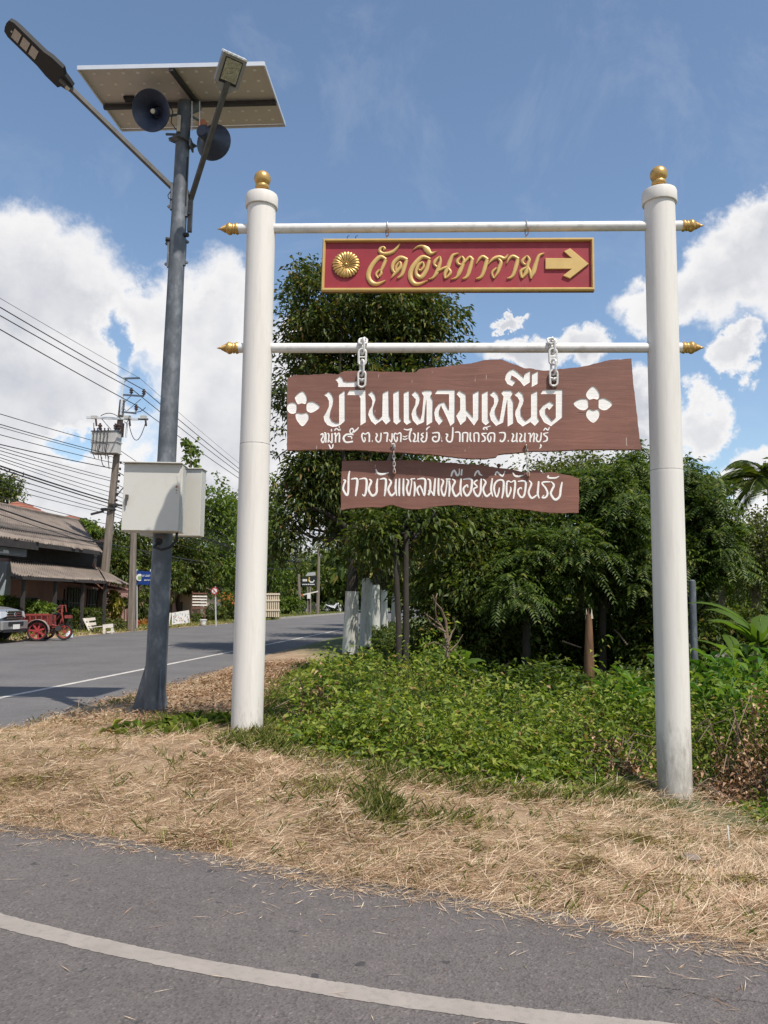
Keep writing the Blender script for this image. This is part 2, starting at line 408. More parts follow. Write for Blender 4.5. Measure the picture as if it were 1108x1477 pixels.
bp = tn(t, 'ShaderNodeBump', Strength=0.8, Distance=0.02); t.links.new(n2.outputs['Fac'], bp.inputs['Height']); t.links.new(bp.outputs[0], b.inputs['Normal'])
structure(part('ground', (V, Fq, 4), mg, smooth=0.5))

def sheet(name, poly, z, m, smooth=0):
    me = bpy.data.meshes.new(name); vs = [Vector((p[0], p[1])) for p in poly]
    r = delaunay_2d_cdt(vs, [], [list(range(len(vs)))], 1, 1e-4)
    me.from_pydata([(v.x, v.y, z) for v in r[0]], [], [tuple(f) for f in r[2]]); finish(me, m, 0)
    if me.polygons and me.polygons[0].normal.z < 0: me.flip_normals()
    o = bpy.data.objects.new(name, me); C.objects.link(o); return o
m_road = asphalt('main_road_asphalt', (0.105, 0.100, 0.098), (0.150, 0.142, 0.138), 0.35)
m_side = asphalt('side_road_asphalt', (0.108, 0.094, 0.089), (0.135, 0.118, 0.111), 0.6)
nearx = [(p[0]+0.25, p[1]+0.0) for p in near_pts]
main_poly = [tuple(roadp(-60, far_off)), tuple(roadp(400, far_off)), tuple(roadp(400, 1.1))]+nearx[::-1]+[(main_near[0][0]-1.0, main_near[0][1]-0.6), tuple(tip+np.array([0.3, 0])), tuple(tip+np.array([0.3, -3])), tuple(roadp(-60, 3.5))]
structure(sheet('main_road', main_poly, 0.0, m_road))
se = [tuple(np.array(p)+np.array([0.05, 0.12])) for p in side_edge]
side_poly = [(tip[0]-3.5, tip[1]-0.35), (tip[0]+0.2, tip[1]-0.35)]+se+[(6, 1.0), (14, -3.1), (60, -22), (56, -34), (-12, -9), (-14, 0)]
structure(sheet('side_road', side_poly, 0.004, m_side))
def paint_line(name, pts, w, z, m, dash=None):
    pts = catmull(pts, 26 if w == 0.115 else 6); vs = []; fs = []
    for k, p in enumerate(pts):
        d = pts[min(k+1, len(pts)-1)]-pts[max(k-1, 0)]; d = d/np.linalg.norm(d); nn = np.array([-d[1], d[0]])
        j = 1+0.035*rs.normal()*(w == 0.115)+0.03*math.sin(k*0.4); j2 = 1+0.035*rs.normal()*(w == 0.115)+0.03*math.sin(k*0.31+1)
        vs += [(*(p+nn*w/2*j), z), (*(p-nn*w/2*j2), z)]
    for k in range(len(pts)-1): fs.append((2*k, 2*k+1, 2*k+3, 2*k+2))
    mb = MB(); mb.add(vs, fs); o = part(name, mb, m, smooth=0)
    return structure(o)
m_paint = mat('worn_road_paint', (0.50, 0.47, 0.43), 0.8, var=0.2, scale=3, dirt=(0.2, 0.18, 0.17), dirtscale=14, dirtamt=0.75, bump=0.3, bscale=200)
m_paint2 = mat('near_road_paint', (0.29, 0.255, 0.225), 0.85, var=0.12, scale=4, dirt=(0.18, 0.16, 0.15), dirtscale=22, dirtamt=0.55, bump=0.3, bscale=150)
paint_line('edge_line', [at_z(-240, 1375)[:2]+np.array([0, -.1]), at_z(-100, 1305)[:2], at_z(0, 1330)[:2], at_z(125, 1361)[:2], at_z(277, 1393)[:2], at_z(420, 1418)[:2], at_z(554, 1440)[:2], at_z(700, 1460)[:2], at_z(800, 1472)[:2], at_z(920, 1485)[:2], at_z(1100, 1502)[:2], at_z(1400, 1528)[:2]], 0.115, 0.006, m_paint2)
paint_line('lane_line', [roadp(s, 0) for s in (-14, -6, 0, 5, 10, 18, 30, 60, 120, 300)], 0.12, 0.005, m_paint)
mid = far_off*0.52
for s in (): paint_line('centre_dash', [roadp(s, mid), roadp(s+1.5, mid), roadp(s+3, mid)], 0.1, 0.005, m_paint)
m_crack = mat('crack_dirt', (0.03, 0.027, 0.025), 1.0)
def crack(pts, seed):
    r = np.random.RandomState(seed); P = catmull([at_z(*p)[:2] for p in pts], 14); P = P+r.normal(size=P.shape)*0.006; vs = []; fs = []
    for k, p in enumerate(P):
        d = P[min(k+1, len(P)-1)]-P[max(k-1, 0)]; d /= np.linalg.norm(d)+1e-9; nn = np.array([-d[1], d[0]]); w = r.uniform(0.0004, 0.0020)
        vs += [(*(p+nn*w), 0.0075), (*(p-nn*w), 0.0075)]
    for k in range(len(P)-1): fs.append((2*k, 2*k+1, 2*k+3, 2*k+2))
    m = MB(); m.add(vs, fs); structure(part('road_crack', m, m_crack, smooth=0))
crack([(925, 1424), (980, 1430), (1040, 1444), (1108, 1450), (1180, 1470)], 3)
m_curb = mat('kerb_concrete', (0.36, 0.33, 0.29), 0.9, var=0.2, scale=2, dirt=(0.12, 0.11, 0.09), dirtamt=0.6, bump=0.4)
mb = MB()
k0 = (at_z(425, 891)[:2]-lineA)@RD
a = roadp(k0-6, far_off-0.12); b2 = roadp(k0+30, far_off-0.12)
mb.bar((*a, 0.05), (*b2, 0.05), 0.16, 0.2); structure(part('kerb', mb, m_curb, smooth=0))

# ------------------------------------------------------------------ the gate: two posts, two bars
m_post = mat('white_post_paint', (0.66, 0.625, 0.58), 0.6, var=0.07, scale=2, stretch=(2.5, 2.5, 0.22), dirt=(0.40, 0.36, 0.31), dirtscale=4, dirtamt=0.45, bump=0.2, bscale=9)
# grime near the foot of the posts
def foot_grime(m, z0, z1):
    t = m.node_tree; b = t.nodes['Principled BSDF']; src = b.inputs['Base Color'].links[0].from_socket
    g = tn(t, 'ShaderNodeNewGeometry'); sp = tn(t, 'ShaderNodeSeparateXYZ'); t.links.new(g.outputs['Position'], sp.inputs[0])
    mr = tn(t, 'ShaderNodeMapRange'); t.links.new(sp.outputs[2], mr.inputs[0]); mr.inputs['From Min'].default_value = z1; mr.inputs['From Max'].default_value = z0
    nz = tn(t, 'ShaderNodeTexNoise', Scale=11.0, Detail=9.0, Roughness=0.75); mp = tn(t, 'ShaderNodeMapping'); mp.inputs['Scale'].default_value = (1.6, 1.6, 0.5)
    t.links.new(g.outputs['Position'], mp.inputs[0]); t.links.new(mp.outputs[0], nz.inputs['Vector'])
    ad = tn(t, 'ShaderNodeMath', operation='MULTIPLY_ADD'); t.links.new(mr.outputs[0], ad.inputs[0]); ad.inputs[1].default_value = 0.55; t.links.new(nz.outputs['Fac'], ad.inputs[2])
    f = ramp(t, ad.outputs[0], [(0.62, (0,)*3), (0.95, (0.62,)*3)])
    mx = tn(t, 'ShaderNodeMix', data_type='RGBA'); t.links.new(f, mx.inputs[0]); t.links.new(src, mx.inputs[6]); mx.inputs[7].default_value = (0.17, 0.15, 0.12, 1)
    t.links.new(mx.outputs[2], b.inputs['Base Color'])
foot_grime(m_post, -0.4, 0.75)
m_bar = mat('white_bar_paint', (0.70, 0.68, 0.655), 0.4, var=0.05, scale=3, dirt=(0.30, 0.27, 0.25), dirtscale=9, dirtamt=0.5, bump=0.05)
m_gold = mat('gold_paint', (0.50, 0.31, 0.10), 0.36, metal=0.5, var=0.15, scale=14, bump=0.08, bscale=40)
m_goldflat = mat('gold_letter_paint', (0.56, 0.375, 0.13), 0.45, metal=0.15, var=0.08, scale=8, bump=0.05)
m_joint = mat('cracked_joint_mortar', (0.36, 0.34, 0.31), 0.9, var=0.4, scale=30)
def gate_post(px_top, py_top, foot, rr, name_label):
    top = at_y(px_top, py_top, foot[1]); top[0] = 0.5*(top[0]+foot[0]+0.0)+0.5*(top[0]-foot[0])
    d = top-foot; t = thing('gate_post', foot, name_label, 'post', 'white gate posts')
    h = np.linalg.norm(d); dj = d/h
    joint = h*0.52
    m = MB(); m.lathe(foot-dj*0.3, d, [(0, rr*1.0), (joint+0.26, rr*0.985), (joint+0.275, rr*0.985), (joint+0.289, rr*0.978), (joint+0.29, rr*0.955)], 40); part('lower_pipe', m, m_post, t, smooth=50)
    m = MB(); m.lathe(foot+dj*joint, d, [(-0.02, rr*0.972), (h-joint-0.12, rr*0.95)], 40); part('upper_pipe', m, m_post, t, smooth=50)
    m = MB(); m.lathe(foot+dj*(joint-0.013), d, [(0, rr*0.97), (0.001, rr*0.981), (0.004, rr*0.983), (0.008, rr*0.98), (0.009, rr*0.96)], 40); part('joint_ring', m, m_joint, t, smooth=60)
    m = MB(); m.lathe(foot+dj*(h-0.125), d, [(0, rr*0.96), (0.0, rr*1.07), (0.012, rr*1.09), (0.105, rr*1.09), (0.125, rr*1.05), (0.128, rr*0.5)], 40); part('cap', m, m_post, t, smooth=30)
    s = 0.088; m = MB()
    prof = [(0, 0.11), (0.014, 0.095), (0.045, 0.055), (0.062, 0.05), (0.068, 0.060), (0.09, 0.070), (0.108, 0.066), (0.116, 0.058)]
    for k in range(1, 16):
        a = math.pi*(0.22+0.78*k/15); prof.append((0.116+0.062-math.cos(a)*0.083, math.sin(a)*0.083))
    m.lathe(foot+dj*(h+0.0), d, prof, 28); part('finial', m, m_gold, t, smooth=60)
    return t, top
rL, rR = 0.146, 0.150
pL, topL = gate_post(378, 283, GL, rL, 'left white round gate post on the dry verge beside the light pole')
pR, topR = gate_post(951, 277, GR, rR, 'right white round gate post with dirty foot standing in the weeds')
gdir = np.array([GR[0]-GL[0], GR[1]-GL[1], 0.0]); gdir /= np.linalg.norm(gdir); gn = np.array([gdir[1], -gdir[0], 0.0])   # gn points towards the camera
def on_gate(px, py, off=0.0): return at_plane(px, py, GL+gn*off, gn)
def gate_bar(pyL, pyR, label):
    a = on_gate(343, pyL); b = on_gate(985, pyR); z = (a[2]+b[2])/2; 
    a[2] = z+0.0; b[2] = z; a = a.copy(); b = b.copy()
    t = thing('cross_bar', (a+b)/2, label, 'bar', 'white bars between the gate posts')
    m = MB(); m.tube([a, b], 0.047, 24); part('pipe', m, m_bar, t)
    for e, sgn in ((a, -1), (b, 1)):
        m = MB(); prof = [(-0.01, 0.050), (0.006, 0.057), (0.014, 0.057), (0.02, 0.048), (0.028, 0.046), (0.034, 0.052), (0.044, 0.052), (0.05, 0.046)]
        for k in range(9):
            q = k/8; prof.append((0.052+q*0.062, 0.046+0.017*math.sin(math.pi*q)-0.006*q))
        prof += [(0.118, 0.043), (0.122, 0.034), (0.134, 0.036), (0.137, 0.026), (0.149, 0.028), (0.152, 0.018), (0.163, 0.02), (0.166, 0.011), (0.178, 0.011), (0.205, 0.002)]
        m.lathe(e, gdir*sgn, prof, 22); part('finial', m, m_gold, t, smooth=60)
    return t, z
bar1, zb1 = gate_bar(330, 325.5, 'upper white pipe bar with the red sign hanging under it')
bar2, zb2 = gate_bar(501, 502.5, 'lower white pipe bar carrying the big brown board on chains')

# ------------------------------------------------------------------ lettering tools
def px_region(x0, y0, s):
    return lambda P: [(x0+p[0]/s, y0+p[1]/s)+tuple(p[2:]) for p in P]
def plane_map(off):
    P0 = GL+gn*off
    def f(px, py, h=0.0): return at_plane(px, py, P0, gn)+gn*h
    return f
PXM = 0.99*7.5/F*1.0        # metres per photograph pixel about the signs
def ribbon(mb, stroke, fmap, h, scale, ridge=0.0, base=-0.002, steps=5, taper=True):
    """calligraphic stroke (x, y, width in zoomed px) as a raised ribbon with a rounded back"""
    S = catmull(stroke, steps) if len(stroke) > 2 else np.array(stroke, float)
    if len(S) < 2: S = np.array([S[0], S[0]+[2, 0, 0]])
    vs = []; n = len(S)
    for k in range(n):
        d = S[min(k+1, n-1), :2]-S[max(k-1, 0), :2]; d = d/(np.linalg.norm(d)+1e-9); nn = np.array([-d[1], d[0]])
        w = max(S[k, 2], 0.3)/2; c = S[k, :2]
        for (u, hh) in ((-1, base), (-0.97, h*0.55), (-0.55, h), (0, h+ridge), (0.55, h), (0.97, h*0.55), (1, base)):
            p = c+nn*w*u; vs.append(fmap(p[0], p[1], hh))
    fs = []
    for k in range(n-1):
        for j in range(6): fs.append((k*7+j, k*7+j+1, (k+1)*7+j+1, (k+1)*7+j))
    fs.append(tuple(range(7))); fs.append(tuple((n-1)*7+j for j in range(7))[::-1])
    mb.add(vs, fs)
def conv(stroke, x0, y0, s): return [(x0+p[0]/s, y0+p[1]/s, p[2]/s) for p in stroke]

# ------------------------------------------------------------------ red direction sign
m_red = mat('red_sign_panel', (0.27, 0.012, 0.022), 0.5, var=0.10, scale=4, dirt=(0.34, 0.06, 0.07), dirtscale=5, dirtamt=0.35, bump=0.05)
fm = plane_map(0.02)
red = thing('hanging_sign', fm(661, 421), 'red carved sign with gold frame, gold lettering and arrow, under the upper bar', 'sign')
A8 = 7.914
c4 = [(466.0, 345.8), (856.3, 344.2), (857.2, 420.3), (463.6, 421.2)]
def lerp4(u, v, inset=0):
    a = np.array(c4[0])*(1-u)+np.array(c4[1])*u; b = np.array(c4[3])*(1-u)+np.array(c4[2])*u; return a*(1-v)+b*v
m = MB()
m.prism([fm(*p, 0.0) for p in c4], -gn*0.03); part('panel', m, m_red, red, smooth=0)
fw = 4.3
def frame_bar(p, q, ip, iq):
    m = MB(); P, Q, IP, IQ = [np.array(x, float) for x in (p, q, ip, iq)]; pr = [(0.0, -0.032), (0.0, 0.022), (0.3, 0.034), (0.7, 0.034), (1.0, 0.018), (1.0, 0.0005)]
    vs = [];
    for (a, b_) in ((P, IP), (Q, IQ)):
        for u, h in pr: c = a*(1-u)+b_*u; vs.append(fm(c[0], c[1], h))
    k = len(pr); fs = [(j, j+1, k+j+1, k+j) for j in range(k-1)]+[tuple(range(k))[::-1], tuple(range(k, 2*k))]
    m.add(vs, fs); part('frame_rail', m, m_goldflat, red, smooth=30)
ci = [(c4[0][0]+fw, c4[0][1]+fw), (c4[1][0]-fw, c4[1][1]+fw), (c4[2][0]-fw, c4[2][1]-fw-0.6), (c4[3][0]+fw, c4[3][1]-fw-0.6)]
for k in range(4): frame_bar(c4[k], c4[(k+1) % 4], ci[k], ci[(k+1) % 4])
RL = {
 'A': [[[(735,168,12),(754,150,24),(735,132,20),(706,145,28),(694,178,32),(725,203,30),(780,206,34),(840,188,34),(885,150,26),(925,95,14)]],
       [[(697,388,18),(662,425,24),(655,455,22),(680,488,16)],[(690,470,20),(712,430,26),(705,395,20)],[(712,400,26),(738,340,34),(765,275,32)],[(768,272,24),(705,243,38),(640,295,40),(585,380,42),(566,465,44),(600,535,42),(670,552,32),(760,515,14)]],
       [[(825,490,6),(870,430,34),(928,365,34),(935,320,26),(920,300,16)],[(922,300,16),(885,350,24),(875,395,16)],[(865,428,20),(838,375,34),(858,305,36),(930,250,36),(1010,276,30)],[(1005,276,30),(975,365,38),(945,450,32),(898,487,14)]]],
 'B': [[[(48,166,8),(105,125,22),(160,122,34),(205,160,56),(250,205,36),(318,182,8)]],
       [[(242,268,24),(160,243,36),(95,290,40),(30,380,42),(14,470,46),(50,540,40),(115,552,28),(215,514,10)],[(232,280,32),(200,390,38),(140,475,40),(90,455,38),(82,400,32),(112,335,30),(158,303,22)],[(158,303,18),(168,350,24),(135,398,24),(104,385,12)]],
       [[(350,238,16),(300,290,34),(288,330,26),(318,358,20)],[(352,240,18),(360,290,28),(340,360,36),(312,430,36),(270,485,22),(220,498,8)],[(322,415,18),(385,378,26),(435,362,30)],[(565,205,14),(500,228,30),(465,300,38),(440,375,38),(410,435,34),(410,490,18)],[(438,368,22),(475,412,28),(455,455,26),(415,490,14)]],
       [[(600,238,14),(552,290,34),(565,325,24),(600,335,18)],[(604,238,18),(628,280,28),(612,340,34),(575,420,40),(540,480,24),(480,500,8)],[(612,335,18),(655,280,26),(695,245,26),(730,282,32)],[(722,275,32),(695,380,38),(660,470,32),(610,495,12)]],
       [[(768,325,10),(800,268,26),(845,240,30),(898,275,30)],[(890,275,36),(865,370,38),(825,470,32),(765,495,12)]],
       [[(903,332,8),(960,268,30),(1030,245,34),(1090,262,30),(1130,218,14)],[(1020,268,18),(1050,305,34),(1028,375,36),(1008,430,26),(970,490,14)],[(1000,370,20),(948,425,26),(965,488,18)]]],
 'C': [[[(85,322,10),(115,262,26),(160,236,30),(222,268,30)],[(212,270,36),(190,360,38),(150,465,32),(90,491,12)]],
       [[(315,232,14),(266,288,34),(275,318,26),(300,335,20)],[(317,232,18),(345,275,30),(328,330,34),(308,420,40),(262,488,16)],[(310,365,22),(248,408,32),(258,482,24)],[(322,355,24),(350,410,32),(365,492,22)],[(515,205,14),(455,232,30),(420,320,38),(392,415,42),(360,492,16)]]],
}
for key, x0 in (('A', 460), ('B', 590), ('C', 720)):
    for gl in RL[key]:
        m = MB()
        for st in gl: ribbon(m, [(p[0], p[1], p[2]*1.22) for p in conv(st, x0, 340, A8)], fm, 0.013, A8, ridge=0.003)
        part('letter', m, m_goldflat, red, smooth=50)
arrow = [(525,262),(825,262),(735,185),(808,150),(1022,328),(808,497),(725,462),(825,385),(525,388)]
arr = [(720+p[0]/A8, 340+p[1]/A8) for p in arrow]; m = MB()
cx_, cy_ = 833, 381.5
n = len(arr); vs = [fm(*p, 0.001) for p in arr]+[fm(*p, 0.014) for p in arr]
ins_ = []
for k in range(n):
    p0, p1, p2 = [np.array(arr[q % n]) for q in (k-1, k, k+1)]
    d1 = (p1-p0)/np.linalg.norm(p1-p0); d2 = (p2-p1)/np.linalg.norm(p2-p1); nn = np.array([-d1[1]-d2[1], d1[0]+d2[0]]); nn /= np.linalg.norm(nn)
    ins_.append(p1+nn*0.9)
vs += [fm(*p, 0.018) for p in ins_]
fs = [(k, (k+1) % n, (k+1) % n+n, k+n) for k in range(n)]+[(k+n, (k+1) % n+n, (k+1) % n+2*n, k+2*n) for k in range(n)]+[tuple(range(2*n, 3*n))]
m.add(vs, fs); part('arrow', m, m_goldflat, red, smooth=25)
# gold flower medallion: petals round a beaded boss
fc = (460+312/A8, 340+335/A8); med = MB()
cen = fm(*fc); rr_ = 158/A8*PXM*1.0
ux = gdir; uz = np.array([0, 0, 1.0])
def fl(r, a, h): return cen+(ux*math.cos(a)+uz*math.sin(a))*r+gn*h
m = MB(); m.lathe(cen-gn*0.001, gn, [(0, rr_*0.93), (0.008, rr_*0.9), (0.01, rr_*0.5)], 36); part('medallion_disc', m, m_gold, red, smooth=40)
for k in range(12):
    a0 = 2*math.pi*(k+0.5)/12; m = MB(); hw = math.pi/12*1.0
    rows = []
    for (q, hgt) in ((0.26, 0.012), (0.45, 0.020), (0.7, 0.026), (0.9, 0.022), (1.0, 0.010)):
        row = []
        for j, u in enumerate((-1, -0.62, -0.3, 0, 0.3, 0.62, 1)):
            lobe = 1.0 if q < 0.95 else (0.96 if abs(u) in (1, 0) else 1.04)
            hh = hgt*(0.7 if abs(u) == 1 else (0.78 if u == 0 else 1.0))
            row.append(fl(rr_*q*lobe, a0+hw*u*(0.6+0.4*min(1, q*1.3)), hh+0.004))
        rows.append(row)
    vs = [p for r_ in rows for p in r_]; fs = [(i_*7+j, i_*7+j+1, (i_+1)*7+j+1, (i_+1)*7+j) for i_ in range(4) for j in range(6)]
    m.add(vs, fs); part('petal', m, m_gold, red, smooth=60)
m = MB(); m.lathe(cen+gn*0.008, gn, [(0, rr_*0.14), (0.012, rr_*0.13), (0.019, rr_*0.08), (0.021, 0.001)], 16)
for k in range(12):
    p = fl(rr_*0.22, 2*math.pi*k/12, 0.014); m.lathe(p, gn, [(0, rr_*0.045), (0.007, rr_*0.04), (0.01, 0.001)], 8)
part('boss', m, m_gold, red, smooth=60)
# the two small hooks carrying it
m_steel = mat('galvanised_hook', (0.42, 0.41, 0.40), 0.4, metal=0.6, var=0.2, scale=20)
m_rust = mat('rusty_wire', (0.22, 0.10, 0.05), 0.8, metal=0.2, var=0.4, scale=30)
def link_pts(c, u, v, L_, W_, n=20):
    """stadium link centred at c, long axis u, short axis v"""
    r = W_/2; st = L_/2-r; P = []
    for k in range(n):
        a = 2*math.pi*k/n; x = math.cos(a)*r; y = math.sin(a)*r+(st if math.sin(a) >= 0 else -st); P.append(c+np.array(u)*y+np.array(v)*x)
    return P+[P[0]]
for px in (559, 759):
    tpos = on_gate(px, 321); t = thing('sign_hook', tpos, 'thin steel hook over the upper bar, %s red sign' % ('near the flower of the' if px < 600 else 'near the arrow of the'), 'hook', 'hooks holding the red sign')
    bc = on_gate(px, 328); bc[2] = zb1
    m = MB(); P = [bc+gn*math.cos(a)*0.056+np.array([0, 0, 1])*math.sin(a)*0.056 for a in np.linspace(-0.7, math.pi+0.5, 14)]
    m.tube(P, 0.007, 8); part('hook', m, m_steel, t)
    m = MB(); c = bc+gn*0.035+np.array([0, 0, -0.062]); m.tube(link_pts(c, np.array([0, 0, 1.0]), gdir*0.8+gn*0.6, 0.075, 0.034), 0.0045, 6, cap=False); part('ring', m, m_rust, t)
    m = MB(); q = fm(px, 346.5, 0.0); m.tube([q+np.array([0, 0, 0.05])+gdir*0.012, q+np.array([0, 0, 0.035])-gdir*0.012, q+np.array([0, 0, 0.02]), q+np.array([0, 0, -0.01])], 0.005, 6); part('eye', m, m_steel, t)

# ------------------------------------------------------------------ brown wooden boards
def wood(name):
    m, t, b = newmat(name); co = tn(t, 'ShaderNodeTexCoord')
    mp = tn(t, 'ShaderNodeMapping'); mp.inputs['Scale'].default_value = (1, 1, 10); t.links.new(co.outputs['Object'], mp.inputs[0])
    n1 = tn(t, 'ShaderNodeTexNoise', Scale=2.2, Detail=8.0, Roughness=0.65, Distortion=0.5); t.links.new(mp.outputs[0], n1.inputs['Vector'])
    c = ramp(t, n1.outputs['Fac'], [(0.25, (0.150, 0.062, 0.043)), (0.5, (0.182, 0.077, 0.054)), (0.75, (0.222, 0.098, 0.070))])
    n2 = tn(t, 'ShaderNodeTexNoise', Scale=1.4, Detail=5.0, Roughness=0.6); t.links.new(co.outputs['Object'], n2.inputs['Vector'])
    c2 = ramp(t, n2.outputs['Fac'], [(0.3, (0.78,)*3), (0.5, (1, 1, 1)), (0.7, (1.2, 1.16, 1.14))])
    mx = tn(t, 'ShaderNodeMix', data_type='RGBA', blend_type='MULTIPLY'); mx.inputs[0].default_value = 1; t.links.new(c, mx.inputs[6]); t.links.new(c2, mx.inputs[7])
    mp3 = tn(t, 'ShaderNodeMapping'); mp3.inputs['Scale'].default_value = (2.0, 2.0, 34); t.links.new(co.outputs['Object'], mp3.inputs[0])
    n3 = tn(t, 'ShaderNodeTexNoise', Scale=1.0, Detail=3.0, Roughness=0.5); t.links.new(mp3.outputs[0], n3.inputs['Vector'])
    f = ramp(t, n3.outputs['Fac'], [(0.24, (0.8,)*3), (0.30, (0,)*3)])     # cracks
    m2 = tn(t, 'ShaderNodeMix', data_type='RGBA'); t.links.new(f, m2.inputs[0]); t.links.new(mx.outputs[2], m2.inputs[6]); m2.inputs[7].default_value = (0.05, 0.018, 0.014, 1)
    mp4 = tn(t, 'ShaderNodeMapping'); mp4.inputs['Scale'].default_value = (16, 16, 3); t.links.new(co.outputs['Object'], mp4.inputs[0])
    n4 = tn(t, 'ShaderNodeTexNoise', Scale=2.6, Detail=2.0); t.links.new(mp4.outputs[0], n4.inputs['Vector'])
    f4 = ramp(t, n4.outputs['Fac'], [(0.74, (0,)*3), (0.77, (0.6,)*3)])     # pale droppings and chips
    m3 = tn(t, 'ShaderNodeMix', data_type='RGBA'); t.links.new(f4, m3.inputs[0]); t.links.new(m2.outputs[2], m3.inputs[6]); m3.inputs[7].default_value = (0.55, 0.47, 0.42, 1)
    t.links.new(m3.outputs[2], b.inputs['Base Color']); b.inputs['Roughness'].default_value = 0.62
    mul = tn(t, 'ShaderNodeMath', operation='SUBTRACT'); t.links.new(n1.outputs['Fac'], mul.inputs[0]); t.links.new(f, mul.inputs[1])
    bp = tn(t, 'ShaderNodeBump', Strength=0.4, Distance=0.007); t.links.new(mul.outputs[0], bp.inputs['Height']); t.links.new(bp.outputs[0], b.inputs['Normal'])
    return m
m_wood = wood('brown_painted_wood')
m_white = mat('white_letter_paint', (0.80, 0.77, 0.73), 0.6, var=0.05, scale=3, stretch=(1, 1, 14), dirt=(0.55, 0.48, 0.43), dirtscale=2, dirtamt=0.4, bump=0.25, bscale=14)
def jag(poly, amp, step=3.0, seed=1):
    """subdivide an outline and roughen it like torn grain"""
    r = np.random.RandomState(seed); out = []; n = len(poly)
    for k in range(n):
        a = np.array(poly[k], float); b = np.array(poly[(k+1) % n], float); d = b-a; ln = np.linalg.norm(d); q = max(1, int(ln/step)); nn = np.array([-d[1], d[0]])/(ln+1e-9)
        off = 0
        for j in range(q):
            off = 0.6*off+r.normal()*amp*0.6
            out.append(a+d*j/q+(nn*off if j else 0))
    return out
def carved_board(name, outline, glyphs, off, thick, depth, label, cat, loc_px):
    fb = plane_map(off); t = thing(name, fb(*loc_px), label, cat, 'brown wooden boards hung on chains')
    vs = [Vector((p[0], -p[1])) for p in outline]; cons = [list(range(len(vs)))]; gp = []
    for g in glyphs:
        o = len(vs); vs += [Vector((p[0], -p[1])) for p in g]; cons.append(list(range(o, len(vs)))); gp.append(np.array([(p[0], p[1]) for p in g]))
    edges = [(c[k], c[(k+1) % len(c)]) for c in cons for k in range(len(c))]
    r = delaunay_2d_cdt(vs, edges, [], 0, 1e-5)
    V2 = np.array([(v.x, -v.y) for v in r[0]]); T = np.array([f for f in r[2] if len(f) == 3]); cen = V2[T].mean(1)
    ob = np.array([tuple(p) for p in outline]); inb = inside(ob, cen[:, 0], cen[:, 1]); ing = np.zeros(len(T), bool)
    for g in gp: ing |= inside(g, cen[:, 0], cen[:, 1])
    m = MB(); front = [fb(p[0], p[1], 0) for p in V2]; m.add(front, [tuple(int(q) for q in f) for f in T[inb & ~ing]])
    back = [fb(p[0], p[1], -thick) for p in V2]; m.add(back, [tuple(int(q) for q in f)[::-1] for f in T[inb]])
    n = len(outline); m.add([fb(p[0], p[1], 0) for p in outline]+[fb(p[0], p[1], -thick) for p in outline], [(k, (k+1) % n, (k+1) % n+n, k+n) for k in range(n)])
    part('plank', m, m_wood, t, smooth=0)
    for g in gp:
        sel = inb & inside(g, cen[:, 0], cen[:, 1]); idx = sorted(set(T[sel].ravel())); mp_ = {q: k for k, q in enumerate(idx)}
        m = MB(); m.add([fb(V2[q][0], V2[q][1], -depth) for q in idx], [tuple(mp_[q] for q in f) for f in T[sel]])
        n = len(g); m.add([fb(p[0], p[1], 0) for p in g]+[fb(p[0], p[1], -depth) for p in g], [(k, (k+1) % n, (k+1) % n+n, k+n) for k in range(n)])
        part('letter' if len(g) > 0 and not g.tolist() in PETALS else 'petal', m, m_white, t, smooth=0)
    return t, fb
PETALS = []
